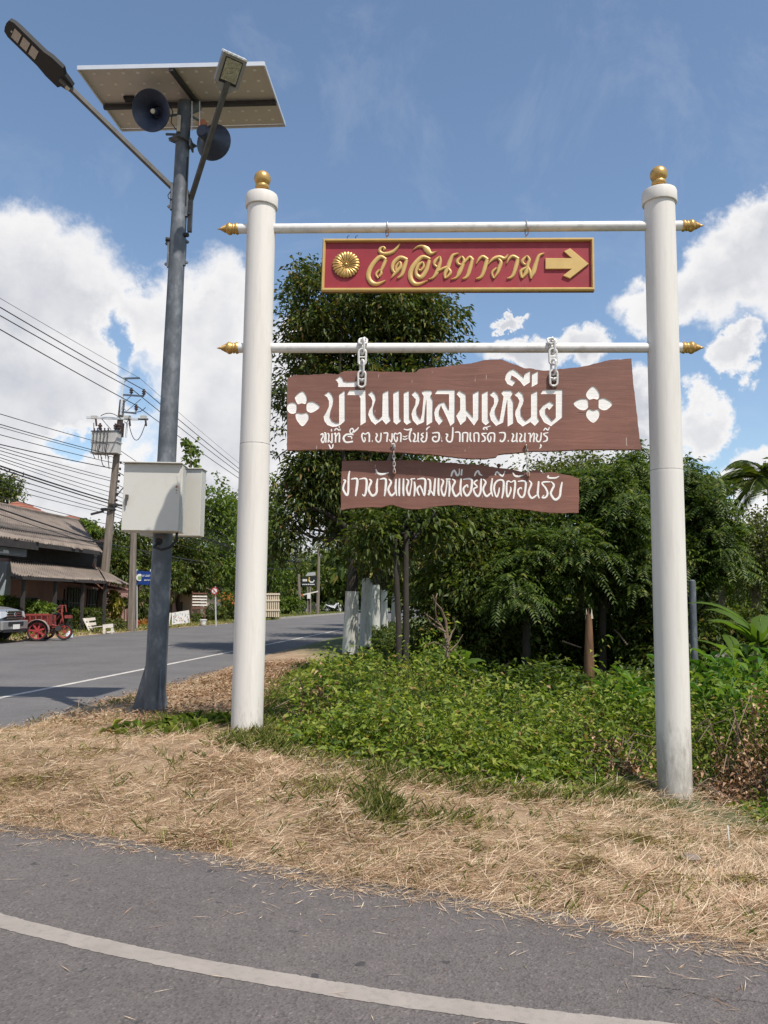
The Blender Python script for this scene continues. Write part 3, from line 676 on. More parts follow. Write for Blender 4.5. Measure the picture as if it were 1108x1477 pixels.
D = {410: [ [(582,220),(638,175),(665,200),(675,235),(720,245),(842,238),(820,300),(615,300),(620,265),(605,235)],
            [(455,395),(510,352),(545,390),(562,440),(555,500),(530,570),(520,640),(545,690),(590,713),(628,712),(628,385),(692,340),(693,688),(640,735),(600,752),(555,757),(495,735),(460,690),(450,635),(480,590),(512,520),(512,460),(490,415)],
            [(720,393),(745,338),(930,335),(936,700),(872,740),(872,430),(850,393)]],
     545: [ [(-113,385),(-68,348),(-33,390),(-22,440),(-40,490),(-55,540),(-52,600),(-20,655),(10,672),(52,632),(57,372),(122,338),(127,625),(150,682),(95,728),(50,675),(-28,732),(-75,690),(-110,615),(-95,560),(-65,510),(-60,460),(-80,415)],
            [(177,370),(243,338),(246,650),(270,685),(215,730),(180,700)], [(297,370),(357,340),(360,660),(388,700),(330,732),(298,700)],
            [(385,388),(430,345),(465,380),(483,430),(470,490),(440,550),(445,610),(470,650),(490,670),(508,600),(525,405),(497,360),(540,340),(610,340),(625,362),(600,405),(628,450),(625,700),(558,740),(558,440),(545,520),(530,700),(450,735),(400,680),(385,610),(400,560),(430,500),(435,440)],
            [(652,382),(682,335),(880,333),(878,705),(830,745),(790,650),(722,510),(700,570),(700,620),(748,682),(700,735),(660,680),(645,600),(660,540),(700,490),(762,470),(800,550),(815,560),(815,382)],
            [(900,382),(930,340),(1005,385),(1010,560),(1088,645),(1086,378),(1154,342),(1151,665),(1099,740),(1015,632),(1008,680),(945,735),(895,630),(942,560),(942,430)]],
     675: [ [(160,378),(230,342),(230,660),(250,700),(205,738),(160,700)],
            [(248,390),(300,345),(340,385),(355,440),(335,500),(308,560),(312,610),(340,665),(362,685),(385,560),(408,410),(380,370),(410,340),(495,340),(515,370),(488,415),(518,470),(520,715),(455,752),(452,440),(440,500),(405,705),(322,745),(265,680),(248,610),(270,545),(300,490),(298,430)],
            [(532,390),(585,345),(625,380),(642,440),(630,490),(602,545),(605,620),(640,672),(665,688),(722,640),(722,378),(795,345),(795,645),(818,688),(765,745),(715,700),(625,752),(565,700),(540,620),(545,570),(572,520),(590,460),(570,420)],
            [(520,95),(570,130),(640,195),(650,150),(712,115),(712,245),(640,292),(600,240),(550,195),(500,168),(490,205),(545,240),(505,292),(450,265),(425,215),(435,160),(470,115)],
            [(733,155),(803,118),(800,262),(730,300)],
            [(830,382),(858,335),(1080,332),(1077,648),(950,748),(870,705),(822,620),(815,570),(860,510),(935,465),(985,500),(930,562),(905,535),(885,550),(885,600),(960,690),(1005,650),(1005,382)]]}
FLW = [(410, [(205,352),(248,400),(256,450),(240,492),(200,484),(160,494),(133,450),(132,408)]), (410, [(402,527),(350,480),(300,470),(266,484),(258,525),(262,568),(300,592),(350,575)]),
       (410, [(208,745),(262,690),(278,640),(258,596),(200,606),(146,598),(135,640),(155,690)]), (410, [(35,540),(50,495),(90,480),(132,492),(141,525),(139,560),(128,596),(85,603),(48,580)]),
       (810, [(360,295),(415,345),(432,400),(410,440),(365,432),(320,442),(287,400),(300,350)]), (810, [(578,495),(530,450),(480,430),(432,444),(428,490),(430,536),(470,560),(520,555)]),
       (810, [(362,705),(415,660),(435,600),(412,556),(365,570),(318,554),(287,600),(300,655)]), (810, [(145,495),(180,455),(240,437),(296,446),(304,490),(302,532),(260,562),(200,550)])]
glyphs = []
for x0, gl in D.items():
    for g in gl:
        if g[0][0] in (582,) : pass
        glyphs.append([(x0+p[0]/A8, 520+p[1]/A8) for p in g])
for x0, g in FLW:
    q = catmull([(x0+p[0]/A8, 520+p[1]/A8) for p in g], 3, closed=True); q = q.mean(0)+(q-q.mean(0))*1.05; q = [tuple(p) for p in q]; glyphs.append(q); PETALS.append(np.array(q).tolist())
main_out = [(414,551),(415,545),(424,541),(445,541),(470,539),(488,540),(497,535),(520,535),(560,536),(600,537),(605,532),(640,529),(665,525),(680,524),(700,519),(722,518),(735,523),(745,526),(756,531),(770,532),(780,534),(795,534.5),(812,532),(830,530),(860,524),(880,519),(911,517),(912,530),(913,545),(918,590),(925,648.5),(880,648),(830,648.5),(796,650),(765,651),(748,652.5),(732,654),(719,655.5),(716,659),(710,660),(699,661.5),(675,661),(652,658.5),(617,655),(570,652.5),(550,651),(520,649),(480,648),(450,648.5),(414,649.5)]
main_out = jag(main_out, 0.35, 3.0, 5)
big, fbig = carved_board('hanging_board', main_out, glyphs, 0.105, 0.055, 0.0055, 'large brown wooden board with white carved lettering and a flower at each end', 'board', (665, 655))
low_out = [(493,665),(520,664.5),(571,664),(600,664),(630,666),(661.7,668.7),(697,671),(720,675),(738,676.8),(755.7,681),(763,681),(768,679),(774,677.5),(779,679),(784,683),(788,681),(795.8,680.5),(823,686),(835.7,690),(835.5,715),(834.8,739.6),(817.5,740),(795,739.6),(779.6,738.2),(765,735.5),(747,734),(719,733.6),(690,731),(660.6,728),(632.5,730),(604,734.5),(582.5,733),(572,730),(564,728),(556,730),(549,732),(528,731.5),(515,732),(503,733.6),(491.5,736)]
low_out = jag(low_out, 0.35, 3.0, 9)
lowb, flow = carved_board('hanging_board', low_out, [], 0.018, 0.045, 0.005, 'small brown wooden board with one line of white lettering, hanging below the large one', 'board', (665, 735))
# painted small lettering
SM = {(450, 605, 8.523): [
 [[(105,190,20),(132,178,24),(135,215,20),(115,250,22),(132,285,24),(150,262,16),(160,180,14)],[(150,168,20),(170,178,22),(170,285,22)]],
 [[(192,170,20),(208,190,22),(205,240,20),(200,282,26)],[(210,258,14),(238,285,18),(246,270,22),(246,170,22)]],[[(240,118,18),(240,148,18)]],
 [[(208,308,16),(220,335,20),(230,357,20),(252,345,18),(260,305,20)]],
 [[(272,185,18),(290,175,22),(290,285,22)],[(296,215,14),(325,170,18),(338,190,24),(336,282,24)]],
 [[(278,138,18),(300,113,20),(335,138,20)],[(346,112,14),(344,138,18)]],[[(335,82,14),(335,104,14)]],
 [[(510,188,24),(430,185,26),(390,220,30),(398,262,30),(430,282,24),(505,272,26)],[(440,212,14),(485,215,18),(488,242,14)],[(500,185,20),(470,160,18),(470,130,18),(495,112,20),(512,140,20),(495,165,18)],[(510,160,24),(555,122,22),(575,95,12)]],
 [[(648,218,14),(655,250,20),(636,277,20),(613,212,24),(625,172,22),(655,182,18),(690,166,22),(705,190,24),(705,278,24)]],[[(738,268,28),(746,268,28)]],
 [[(785,172,20),(802,195,24),(785,235,22),(800,270,24),(830,275,22),(846,240,22),(850,165,22)]],
 [[(880,170,20),(928,170,24),(925,225,24),(920,277,20)]],
 [[(948,245,12),(974,277,20),(985,230,22),(985,172,22)]],
 [[(1045,212,14),(1050,245,20),(1032,277,18),(1008,215,22),(1020,172,22),(1050,182,16),(1080,166,22),(1095,190,22),(1090,278,22)]]],
 (570, 605, 8.523): [
 [[(92,205,12),(120,215,18),(152,198,14)],[(92,238,12),(120,247,18),(152,233,14)]],
 [[(108,118,14),(150,130,20),(208,115,24)],[(205,128,20),(185,155,24),(175,230,26),(195,277,20)]],
 [[(220,170,18),(245,190,24),(240,240,22),(225,270,24),(260,270,16),(285,250,16)],[(285,160,22),(280,250,24),(292,280,20)]],
 [[(350,165,16),(322,190,22),(345,215,20),(320,242,22),(340,275,24),(375,265,22),(388,215,24),(388,152,20)]],[[(385,135,18),(395,110,22),(428,88,12)]],
 [[(455,170,16),(535,168,26),(536,250,26),(500,275,24),(465,258,24),(465,222,22),(500,210,18),(500,228,12)]],[[(570,265,28),(580,265,28)]],
 [[(620,180,18),(645,190,24),(630,235,22),(650,272,24),(690,270,24),(705,220,26),(710,95,20)]],
 [[(735,160,18),(792,165,24),(794,277,22)]],[[(830,278,24),(830,210,24),(835,170,20),(880,165,22),(892,190,24),(885,278,24)]],
 [[(925,160,22),(922,240,26),(940,274,20)]],[[(975,278,24),(970,200,22),(975,172,18),(1015,168,22),(1028,200,24),(1025,278,24)]]],
 (690, 605, 8.523): [
 [[(105,172,14),(45,178,22),(80,222,24),(78,260,24),(40,275,16)]],[[(75,130,12),(62,115,20),(85,100,20),(112,128,18)],[(92,102,18),(152,80,10)]],
 [[(150,205,14),(155,240,20),(135,278,20),(113,220,22),(135,175,22),(180,168,22),(200,190,24),(195,278,22)]],
 [[(252,166,14),(322,168,26),(326,230,26),(300,270,24),(268,266,20),(278,248,12)]],[[(362,265,26),(374,265,26)]],
 [[(410,172,16),(432,195,24),(420,240,22),(415,270,24),(445,268,16),(472,250,16)],[(475,165,22),(470,250,24),(480,280,20)]],
 [[(505,172,16),(532,195,24),(515,240,22),(512,270,24),(545,268,16),(572,250,16)],[(575,165,22),(570,250,24),(580,280,20)]],
 [[(612,178,16),(640,180,22),(635,278,20)],[(640,240,12),(675,172,18),(688,190,22),(680,278,22)]],
 [[(705,175,16),(727,195,24),(712,235,22),(725,270,24),(755,270,22),(768,235,22),(775,160,20)]],[[(762,306,20),(772,330,22),(752,360,10)]],
 [[(862,163,12),(802,180,20),(845,222,24),(838,262,24),(795,275,14)]],[[(803,138,16),(825,110,20),(855,132,20),(876,92,12)]]]}
SL = {(485, 660, 9.233): [
 [[(92,300,16),(122,310,30),(100,370,28),(95,430,32),(140,502,34),(160,450,32),(165,260,30),(180,178,18)]],
 [[(198,290,18),(278,290,36),(270,430,36),(258,515,20)]],[[(308,290,18),(398,290,34),(398,440,34),(375,512,28),(346,488,14)]],
 [[(438,288,18),(467,320,34),(440,390,32),(435,440,34),(480,508,36),(535,470,34),(540,360,34),(552,278,20)]],
 [[(528,158,16),(560,212,34),(620,222,34),(700,200,14)]],[[(582,290,18),(658,290,34),(655,430,34),(642,515,20)]],
 [[(698,288,16),(732,330,32),(700,400,32),(695,440,34),(735,508,34),(790,460,24)],[(797,285,26),(790,400,34),(795,450,34),(805,512,14)]],
 [[(842,278,24),(838,440,34),(842,515,20)]],[[(897,278,24),(893,440,34),(900,515,20)]],
 [[(932,288,16),(962,320,30),(940,400,30),(945,450,30),(970,505,30),(990,430,20),(1005,320,22),(996,290,22),(1052,283,20)],[(1040,320,22),(1048,400,34),(1038,518,22)]]],
 (600, 660, 9.233): [
 [[(18,290,18),(118,290,32),(120,420,36),(112,510,18),(80,430,26),(52,368,24)],[(60,370,24),(20,410,30),(20,450,30),(45,508,22)]],
 [[(152,288,18),(187,310,32),(190,430,32),(165,502,32)],[(165,448,22),(195,442,22),(240,508,26)],[(257,278,26),(245,420,34),(242,512,22)]],
 [[(302,275,26),(298,450,34),(308,510,22)]],
 [[(332,288,16),(365,320,30),(340,400,28),(345,460,28),(375,512,30),(400,430,22),(415,300,22)],[(398,290,22),(462,288,22)],[(440,305,24),(450,400,34),(440,520,22)]],
 [[(482,288,16),(520,320,30),(490,390,30),(490,440,32),(530,517,34),(592,462,24)],[(602,275,26),(592,400,34),(595,465,32),(608,520,16)]],
 [[(470,252,22),(485,200,30),(515,172,26),(545,235,32),(575,218,24),(580,145,12)]],[[(614,155,24),(605,238,26)]],
 [[(628,290,18),(738,290,32),(740,400,34),(725,460,34),(680,512,32),(640,460,32),(635,410,30),(680,368,26),(692,400,16)]],
 [[(820,298,22),(775,340,26),(815,390,24),(770,420,26),(785,480,32),(825,517,32),(860,460,32),(865,360,32),(870,280,20)]],
 [[(780,250,20),(800,200,28),(830,178,26),(850,220,28),(885,240,12)]],
 [[(892,288,16),(930,330,30),(900,400,30),(900,450,32),(940,517,32),(1000,470,24)],[(1018,275,22),(1002,400,34),(1005,460,30),(1024,520,16)]]],
 (720, 660, 9.233): [
 [[(2,398,16),(-5,460,26),(-33,528,22),(-65,440,30),(-60,360,30),(-20,310,28),(30,300,28),(60,330,32),(55,450,34),(36,545,20)]],
 [[(-52,235,22),(-30,190,24),(10,225,26),(42,250,26),(68,210,14),(78,178,10)]],
 [[(150,388,16),(155,440,28),(113,528,24),(98,430,30),(105,330,28),(135,318,22),(160,330,16),(205,310,26),(214,350,32),(205,450,32),(190,548,20)]],
 [[(182,200,16),(210,245,28),(260,250,30),(325,235,12)]],
 [[(250,320,18),(348,320,30),(348,430,32),(330,510,30),(295,532,30),(255,480,30),(255,430,28),(290,403,22),(302,425,12)]],
 [[(398,308,16),(430,350,30),(400,430,30),(395,480,32),(435,542,32),(502,500,24)],[(527,315,26),(518,430,34),(515,490,32),(534,545,16)]],
 [[(685,325,14),(600,328,28),(572,350,24),(620,410,30),(645,480,32),(620,530,30),(575,535,24),(600,498,12)]],
 [[(662,238,16),(650,265,28),(700,275,28),(760,270,24),(800,248,10)]],
 [[(693,322,16),(730,370,32),(700,440,32),(690,490,34),(745,562,36),(805,520,34),(820,420,34),(840,325,20)]]]}
for (x0, y0, s), gls in SM.items():
    for gl in gls:
        m = MB()
        for st in gl: ribbon(m, [(p[0], p[1], p[2]*0.84) for p in conv(st, x0, y0, s)], fbig, 0.002, s)
        part('small_letter', m, m_white, big, smooth=0)
for (x0, y0, s), gls in SL.items():
    for gl in gls:
        m = MB()
        for st in gl: ribbon(m, [(p[0], p[1], p[2]*0.88) for p in conv(st, x0, y0, s)], flow, 0.003, s)
        part('letter', m, m_white, lowb, smooth=0)
# chains of the big board: links hang in front of the bar, last one bolted to the board
m_chain = mat('white_chain_paint', (0.66, 0.64, 0.61), 0.42, metal=0.15, var=0.1, scale=20, dirt=(0.3, 0.25, 0.22), dirtscale=25, dirtamt=0.5)
def big_chain(px, lab):
    ztop = zb2; c0 = on_gate(px, 501); c0[2] = ztop
    t = thing('chain', c0, lab, 'chain', 'white chains holding the large board')
    up = np.array([0, 0, 1.0]); q = fbig(px-0.5, 0, 0); front = gn*0.135
    # the link laid over the bar
    def link(c, u, v, L_=0.128, W_=0.078, r=0.0125, stud=True):
        W_ = W_*0.9; r = r*0.88
        m = MB(); m.tube(link_pts(c, u, v, L_, W_), r, 10, cap=False)
        if stud: m.tube([c-np.array(v)*(W_/2-0.005), c+np.array(v)*(W_/2-0.005)], r*0.75, 8)
        part('link', m, m_chain, t, smooth=60)
    link(c0+up*0.052+gn*0.045, gn*0.75-up*0.66, gdir, 0.13, 0.085)
    link(c0+up*0.062-gn*0.03, gn*0.96+up*0.25, gdir*0.5+up*0.85, 0.12, 0.07, stud=False)
    zs = [-0.012, -0.108, -0.205, -0.300]; offs = [0.084, 0.105, 0.12, 0.125]
    b0 = fbig(px, 547.5 if px < 600 else 546.0, 0); ztot = (b0-c0)[2]; sc = ztot/-0.300
    for k, (z, o) in enumerate(zip(zs, offs)):
        c = c0+gn*o+up*z*sc
        if k % 2 == 0: link(c, up, gn*0.85+gdir*0.5, 0.135*sc, 0.076, stud=False)
        else: link(c, up, gdir, 0.138*sc, 0.078)
    m = MB(); c = c0+gn*0.105+up*(zs[3]*sc-0.018); m.lathe(c, gn, [(-0.01, 0.022), (0.03, 0.02), (0.036, 0.014)], 6); m.lathe(c+gn*0.036, gn, [(0, 0.012), (0.01, 0.012), (0.012, 0.006)], 10); part('bolt', m, m_steel, t)
big_chain(524, 'white stud-link chain on the left, bolted beside the first letters of the large board')
big_chain(795, 'white stud-link chain on the right, bolted above the last letter of the large board')
def small_chain(px1, py1, px2, py2, lab, rust):
    a = fbig(px1, py1, 0.012); b = flow(px2, py2, 0.014); t = thing('chain', a, lab, 'chain', 'thin chains between the two brown boards')
    m = MB(); m.tube([fbig(px1-2.5, py1+3, 0), fbig(px1-2, py1, 0.016), fbig(px1+1, py1, 0.018), fbig(px1+1.5, py1+4, 0.012)], 0.0085, 8); part('staple', m, m_rust if rust else m_chain, t)
    n = 8; d = b-a; ln = np.linalg.norm(d)/n; u = d/np.linalg.norm(d)
    for k in range(n):
        c = a+d*(k+0.5)/n; v = gdir if k % 2 else gn; m = MB(); m.tube(link_pts(c, u, v, ln*1.45, 0.022, 12), 0.0035, 6, cap=False); part('link', m, m_chain, t, smooth=60)
    m = MB(); m.lathe(b-gn*0.012, gn, [(0, 0.013), (0.02, 0.012), (0.024, 0.004)], 8); part('screw', m, m_rust, t)
small_chain(568, 641, 569, 683, 'thin white chain between the boards, at left below the small lettering', False)
small_chain(759, 643, 762, 687, 'thin rusty-topped chain between the boards, at right below the small lettering', True)
for (px, py, lab) in ((696, 669, 'small dark iron knob on the top edge of the small board, nearer its middle'), (720, 670, 'small rusty iron knob on the top edge of the small board, nearer its right end')):
    b = flow(px, py+6, -0.02); m = MB(); m.tube([b-np.array([0, 0, 0.02]), b+np.array([0, 0, 0.02])], 0.007, 8)
    m.lathe(b+np.array([0, 0, 0.018]), (0, 0, 1), [(0, 0.008), (0.006, 0.019), (0.02, 0.021), (0.03, 0.014), (0.034, 0.002)], 12)
    o = part('iron_knob', m, m_rust, loc=b); tag(o, lab, 'knob', 'iron knobs on the small board')
# row of broken screws standing on the frame of the red sign
m_dark = mat('dark_iron', (0.05, 0.045, 0.045), 0.6, metal=0.3, var=0.3, scale=20)
for px in (501, 513):
    b = fm(px, 346, 0.0); m = MB(); m.tube([b-np.array([0, 0, 0.01]), b+np.array([0, 0, 0.035]), b+np.array([0, 0, 0.045])+gdir*0.02], 0.004, 6); part('screw', m, m_dark, red)
# ------------------------------------------------------------------ solar light pole
m_galv = mat('galvanised_pole', (0.105, 0.118, 0.135), 0.62, metal=0.25, var=0.3, scale=7, stretch=(1, 1, 0.6), dirt=(0.30, 0.31, 0.33), dirtscale=7, dirtamt=0.5, bump=0.06, bscale=14)
m_arm = mat('dull_arm_steel', (0.10, 0.095, 0.09), 0.6, metal=0.3, var=0.2, scale=12)
m_box = mat('box_enamel', (0.55, 0.54, 0.50), 0.45, var=0.03, scale=2, dirt=(0.40, 0.33, 0.27), dirtscale=4, dirtamt=0.25, bump=0.04)
m_boxseam = mat('box_seam_shadow_gap', (0.10, 0.10, 0.10), 0.7)
m_black = mat('black_plastic', (0.016, 0.016, 0.019), 0.75, var=0.15, scale=10)
m_navy = mat('horn_navy_paint', (0.028, 0.038, 0.07), 0.5, var=0.2, scale=8, dirt=(0.10, 0.11, 0.14), dirtscale=6, dirtamt=0.4)
m_alu = mat('aluminium_frame', (0.70, 0.70, 0.70), 0.35, metal=0.5, var=0.05, scale=5)
m_orange = mat('orange_cap', (0.38, 0.14, 0.06), 0.7, var=0.25, scale=20)
m_cream = mat('cream_plastic', (0.55, 0.48, 0.36), 0.6, var=0.1)
up = np.array([0, 0, 1.0])
YP = 9.3
ptop = at_y(266.5, 148, YP); pbase = LP.copy()
pole = thing('street_light_pole', pbase, 'tall dark galvanised steel pole with solar lamps, standing at the roadside corner', 'light pole')
pd = (ptop-pbase); ph = np.linalg.norm(pd); pdn = pd/ph
def onpole(py):      # point of the pole's axis that shows at image row py
    for q in np.linspace(0, ph, 600):
        p = pbase+pdn*q; r = p-np.array([0, 0, CAMZ]); yy = 738.5-F*(r@U2)/(r@cF)
        if yy <= py: return p
    return ptop
m = MB(); m.lathe(pbase-pdn*0.3, pdn, [(0, 0.124), (0.3, 0.124), (0.9, 0.120), (ph*0.62, 0.103), (ph+0.0, 0.084), (ph+0.3, 0.082)], 32); part('shaft', m, m_galv, pole, smooth=50)
for a in (188, 305, 68):          # base gussets
    r = math.radians(a); d = np.array([math.cos(r), math.sin(r), 0]); s_ = np.array([-d[1], d[0], 0])
    m = MB(); z0 = pbase-pdn*0.05
    m.prism([z0+d*0.1-s_*0.006, z0+d*0.25-s_*0.006, z0+pdn*0.12+d*0.24-s_*0.006, z0+pdn*0.62+d*0.115-s_*0.006, z0+pdn*0.62+d*0.10-s_*0.006], s_*0.012); part('gusset', m, m_galv, pole, smooth=0)
m = MB(); m.box(pbase-up*0.03, (0.5, 0.5, 0.03)); part('base_plate', m, m_galv, pole, smooth=0)
c = onpole(207)
m = MB(); m.prism([c+np.array([-0.17, -0.03, 0.03]), c+np.array([0.0, -0.17, 0.0]), c+np.array([0.17, 0.03, -0.03]), c+np.array([0.0, 0.17, 0])], up*0.02); m.box(c+np.array([0.12, -0.04, -0.05]), (0.02, 0.16, 0.10)); part('flange', m, m_galv, pole, smooth=0)
def hardware(py, side):
    p = onpole(py); m = MB(); x = p+np.array([side*0.095, -0.02, 0]); m.box(x, (0.03, 0.05, 0.34)); 
    for dz in (-0.13, 0.13): m.bar(x+up*dz-np.array([side*0.01, 0, 0]), x+up*dz+np.array([side*0.05, 0, 0]), 0.012); m.box(x+up*dz+np.array([side*0.03, 0, 0]), (0.02, 0.03, 0.03))
    part('arm_clamp', m, m_galv, pole, smooth=0)
hardware(295, 1); hardware(285, -1); hardware(365, 1); hardware(368, -1)
for side, py in ((1, 342), (-1, 348)):
    p = onpole(py); m = MB(); m.lathe(p+np.array([side*0.085, -0.03, 0]), (side, -0.3, 0), [(0, 0.028), (0.05, 0.028), (0.055, 0.022)], 12); part('cable_port', m, m_black, pole)
p = onpole(864); m = MB(); m.lathe(p+np.array([0.0, -0.104, 0]), (-0.05, -1, 0), [(0, 0.030), (0.008, 0.030), (0.01, 0.02)], 14); part('rusty_plug', m, m_rust, pole)
# lamp arms
def flat_frame(axis):
    a = axis/np.linalg.norm(axis); b = np.cross(a, up); b /= np.linalg.norm(b); return a, b, np.cross(a, b)     # third points downwards
s0 = at_y(250, 272, YP); tipL = at_y(8, 36, 8.1); axL = tipL-s0; LL = np.linalg.norm(axL); a, b, dn = flat_frame(axL)
if dn[2] > 0: dn = -dn
j0 = s0+a*(LL*0.655)
m = MB(); m.bar(s0, j0+a*0.10, 0.052, 0.052); part('lamp_arm', m, m_arm, pole, smooth=0, bevel=0.004)
def outline_solid(name, pts, c0, a, b, dn, th, material, parent, dome=0.0):
    m = MB(); n = len(pts); lo = [c0+a*x+b*y for x, y in pts]; hi = [p-dn*th for p in lo]; cc = np.mean(lo, axis=0)
    tp = [cc+(p-cc)*0.86-dn*(th+dome) for p in lo]
    m.add(lo+hi+tp, [tuple(range(n))]+[(k, (k+1) % n, (k+1) % n+n, k+n) for k in range(n)]+[(k+n, (k+1) % n+n, (k+1) % n+2*n, k+2*n) for k in range(n)]+[tuple(range(2*n, 3*n))[::-1]])
    return part(name, m, material, parent, smooth=35)
HL = LL*0.345; W = HL*0.18
ol = [(-0.05*HL, -0.45*W), (0.02*HL, -0.62*W), (0.10*HL, -0.75*W), (0.16*HL, -1.25*W), (0.34*HL, -1.22*W), (0.45*HL, -W), (0.92*HL, -0.98*W), (0.985*HL, -0.75*W), (HL, -0.3*W), (HL, 0.3*W), (0.985*HL, 0.75*W), (0.92*HL, 0.98*W), (0.45*HL, W), (0.30*HL, 1.2*W), (0.1*HL, 1.2*W), (0.07*HL, 0.75*W), (0.0, 0.6*W), (-0.05*HL, 0.45*W)]
head = outline_solid('lamp_head', ol, j0, a, b, dn, 0.045, m_black, pole, 0.02)
m_led = mat('led_lens', (0.42, 0.38, 0.35), 0.4, var=0.1, scale=40)
for k in range(3):
    x = HL*(0.56+k*0.135); m = MB(); m.box(j0+a*x+dn*0.002, (HL*0.105, W*1.15, 0.008), (a, b, dn)); part('led_panel', m, m_led, head, smooth=0)
m = MB(); m.lathe(j0+a*HL*0.90+dn*0.001, dn, [(0, 0.012), (0.012, 0.008)], 10); part('sensor', m, m_cream, head)
m = MB(); m.box(j0+a*(-0.02)*HL+dn*0.02, (0.05, 0.05, 0.03), (a, b, dn)); part('arm_bracket', m, m_cream, head, smooth=0)
s1 = at_y(276, 285, YP); tipR = at_y(341, 78, 8.35); axR = tipR-s1; LR = np.linalg.norm(axR); a, b, dn = flat_frame(axR)
if dn[2] > 0: dn = -dn
j1 = s1+a*(LR*0.80)
m = MB(); m.bar(s1-a*0.02, j1+a*0.03, 0.055, 0.055); part('lamp_arm', m, m_arm, pole, smooth=0, bevel=0.004)
m = MB(); e = s1-a*0.02; m.bar(e, e-up*0.42, 0.05, 0.05); part('arm_tail', m, m_arm, pole, smooth=0)
m_flood = mat('flood_lamp_grey', (0.30, 0.28, 0.27), 0.5, metal=0.3, var=0.1, scale=10)
HR = LR*0.195; W = HR*0.44
flood = outline_solid('flood_lamp', [(-0.28*HR, -0.12*HR), (-0.02*HR, -0.9*W), (0, -W*1.02), (HR*0.93, -W), (HR*0.93, W), (0, W*1.02), (-0.02*HR, 0.9*W), (-0.28*HR, 0.12*HR)], j1, a, b, dn, 0.055, m_flood, pole, 0.02)
m = MB(); m.box(j1+a*HR*0.44+dn*0.003, (HR*0.82, W*1.45, 0.006), (a, b, dn)); part('reflector_rim', m, m_black, flood, smooth=0)
m_refl = mat('reflector_foil', (0.45, 0.42, 0.35), 0.22, metal=0.9, var=0.3, scale=25, bump=0.6, bscale=30)
m = MB(); m.box(j1+a*HR*0.47+dn*0.0075, (HR*0.70, W*1.3, 0.004), (a, b, dn)); part('reflector', m, m_refl, flood, smooth=0)
for k in range(5):
    m = MB(); m.box(j1+a*HR*0.965+b*W*(-0.8+0.4*k)-dn*0.045, (HR*0.05, W*0.32, 0.10), (a, b, dn)); part('cooling_fin', m, m_alu, flood, smooth=0)
m = MB(); m.box(j1+a*HR*0.945-dn*0.045, (HR*0.02, W*2.0, 0.11), (a, b, dn)); part('end_plate', m, m_alu, flood, smooth=0)
# wire loop on the left arm
m = MB(); q = at_y(246, 276, YP-0.05); m.tube([q, q+np.array([-0.03, 0, -0.05]), q+np.array([-0.02, 0, -0.09]), q+np.array([0.02, 0, -0.1])], 0.006, 6); part('cable', m, m_black, pole)
# solar panel
Yn, Yf = 8.72, 10.0
pc = [at_y(112, 97, Yn), at_y(381, 91, Yn), at_y(411, 179, Yf), at_y(176, 186, Yf)]
zc = sum(p[2] for p in pc)/4
v1 = pc[1]-pc[0]; v1 /= np.linalg.norm(v1); nrmp = np.cross(pc[1]-pc[0], pc[3]-pc[0]); nrmp /= np.linalg.norm(nrmp); nrmp *= np.sign(nrmp[2])
def pp(u, v): return (pc[0]*(1-u)+pc[1]*u)*(1-v)+(pc[3]*(1-u)+pc[2]*u)*v
m_back = mat('solar_backsheet', (0.62, 0.56, 0.50), 0.6, var=0.04, scale=3)
m_cell = mat('solar_cell_glass', (0.02, 0.025, 0.05), 0.1, var=0.2)
sp = thing('solar_panel', pp(.5, .5), 'large solar panel seen from below on top of the light pole', 'solar panel')
m = MB(); m.prism([pp(0.005, 0.01), pp(0.995, 0.01), pp(0.995, 0.99), pp(0.005, 0.99)], nrmp*0.006); part('backsheet', m, m_back, sp, smooth=0)
m = MB(); m.prism([pp(0.006, 0.012)+nrmp*0.008, pp(0.994, 0.012)+nrmp*0.008, pp(0.994, 0.988)+nrmp*0.008, pp(0.006, 0.988)+nrmp*0.008], nrmp*0.004); part('glass', m, m_cell, sp, smooth=0)
for (u0, v0, u1, v1_) in ((0, 0, 1, 0), (1, 0, 1, 1), (1, 1, 0, 1), (0, 1, 0, 0)):
    A_, B_ = pp(u0, v0), pp(u1, v1_); m = MB(); m.bar(A_-nrmp*0.008, B_-nrmp*0.008, 0.018, 0.05, up=nrmp); part('frame_rail', m, m_alu, sp, smooth=0)
m = MB()
for i_ in range(12):
    for j_ in range(6): m.box(pp((i_+0.8)/12.6, (j_+0.6)/6.2)-nrmp*0.001, (0.038, 0.038, 0.002), (v1, np.cross(nrmp, v1), nrmp))
m_dot = mat('cell_gap_mark', (0.85, 0.82, 0.76), 0.6); part('cell_marks', m, m_dot, sp, smooth=0)
m = MB(); m.box(pp(0.17, 0.47)-nrmp*0.02, (0.13, 0.09, 0.03), (v1, np.cross(nrmp, v1), nrmp)); part('junction_box', m, m_black, sp, smooth=0)
m = MB(); m.box(pp(0.26, 0.47)-nrmp*0.015, (0.09, 0.07, 0.02), (v1, np.cross(nrmp, v1), nrmp)); part('junction_box', m, m_black, sp, smooth=0)
m_beam = mat('panel_beam', (0.055, 0.055, 0.06), 0.6, metal=0.3, var=0.2)
m = MB(); m.bar(pp(0.0, 0.56)-nrmp*0.045, pp(1.0, 0.56)-nrmp*0.045, 0.05, 0.05, up=nrmp); part('support_rail', m, m_beam, sp, smooth=0)
m = MB(); m.bar(pp(0.50, 0.0)-nrmp*0.045, pp(0.545, 0.54)-nrmp*0.045, 0.05, 0.05, up=nrmp); part('support_rail', m, m_beam, sp, smooth=0)
m = MB(); m.tube([ptop-up*0.1, pp(0.54, 0.56)-nrmp*0.05], 0.076, 20); part('mast_head', m, m_galv, pole)
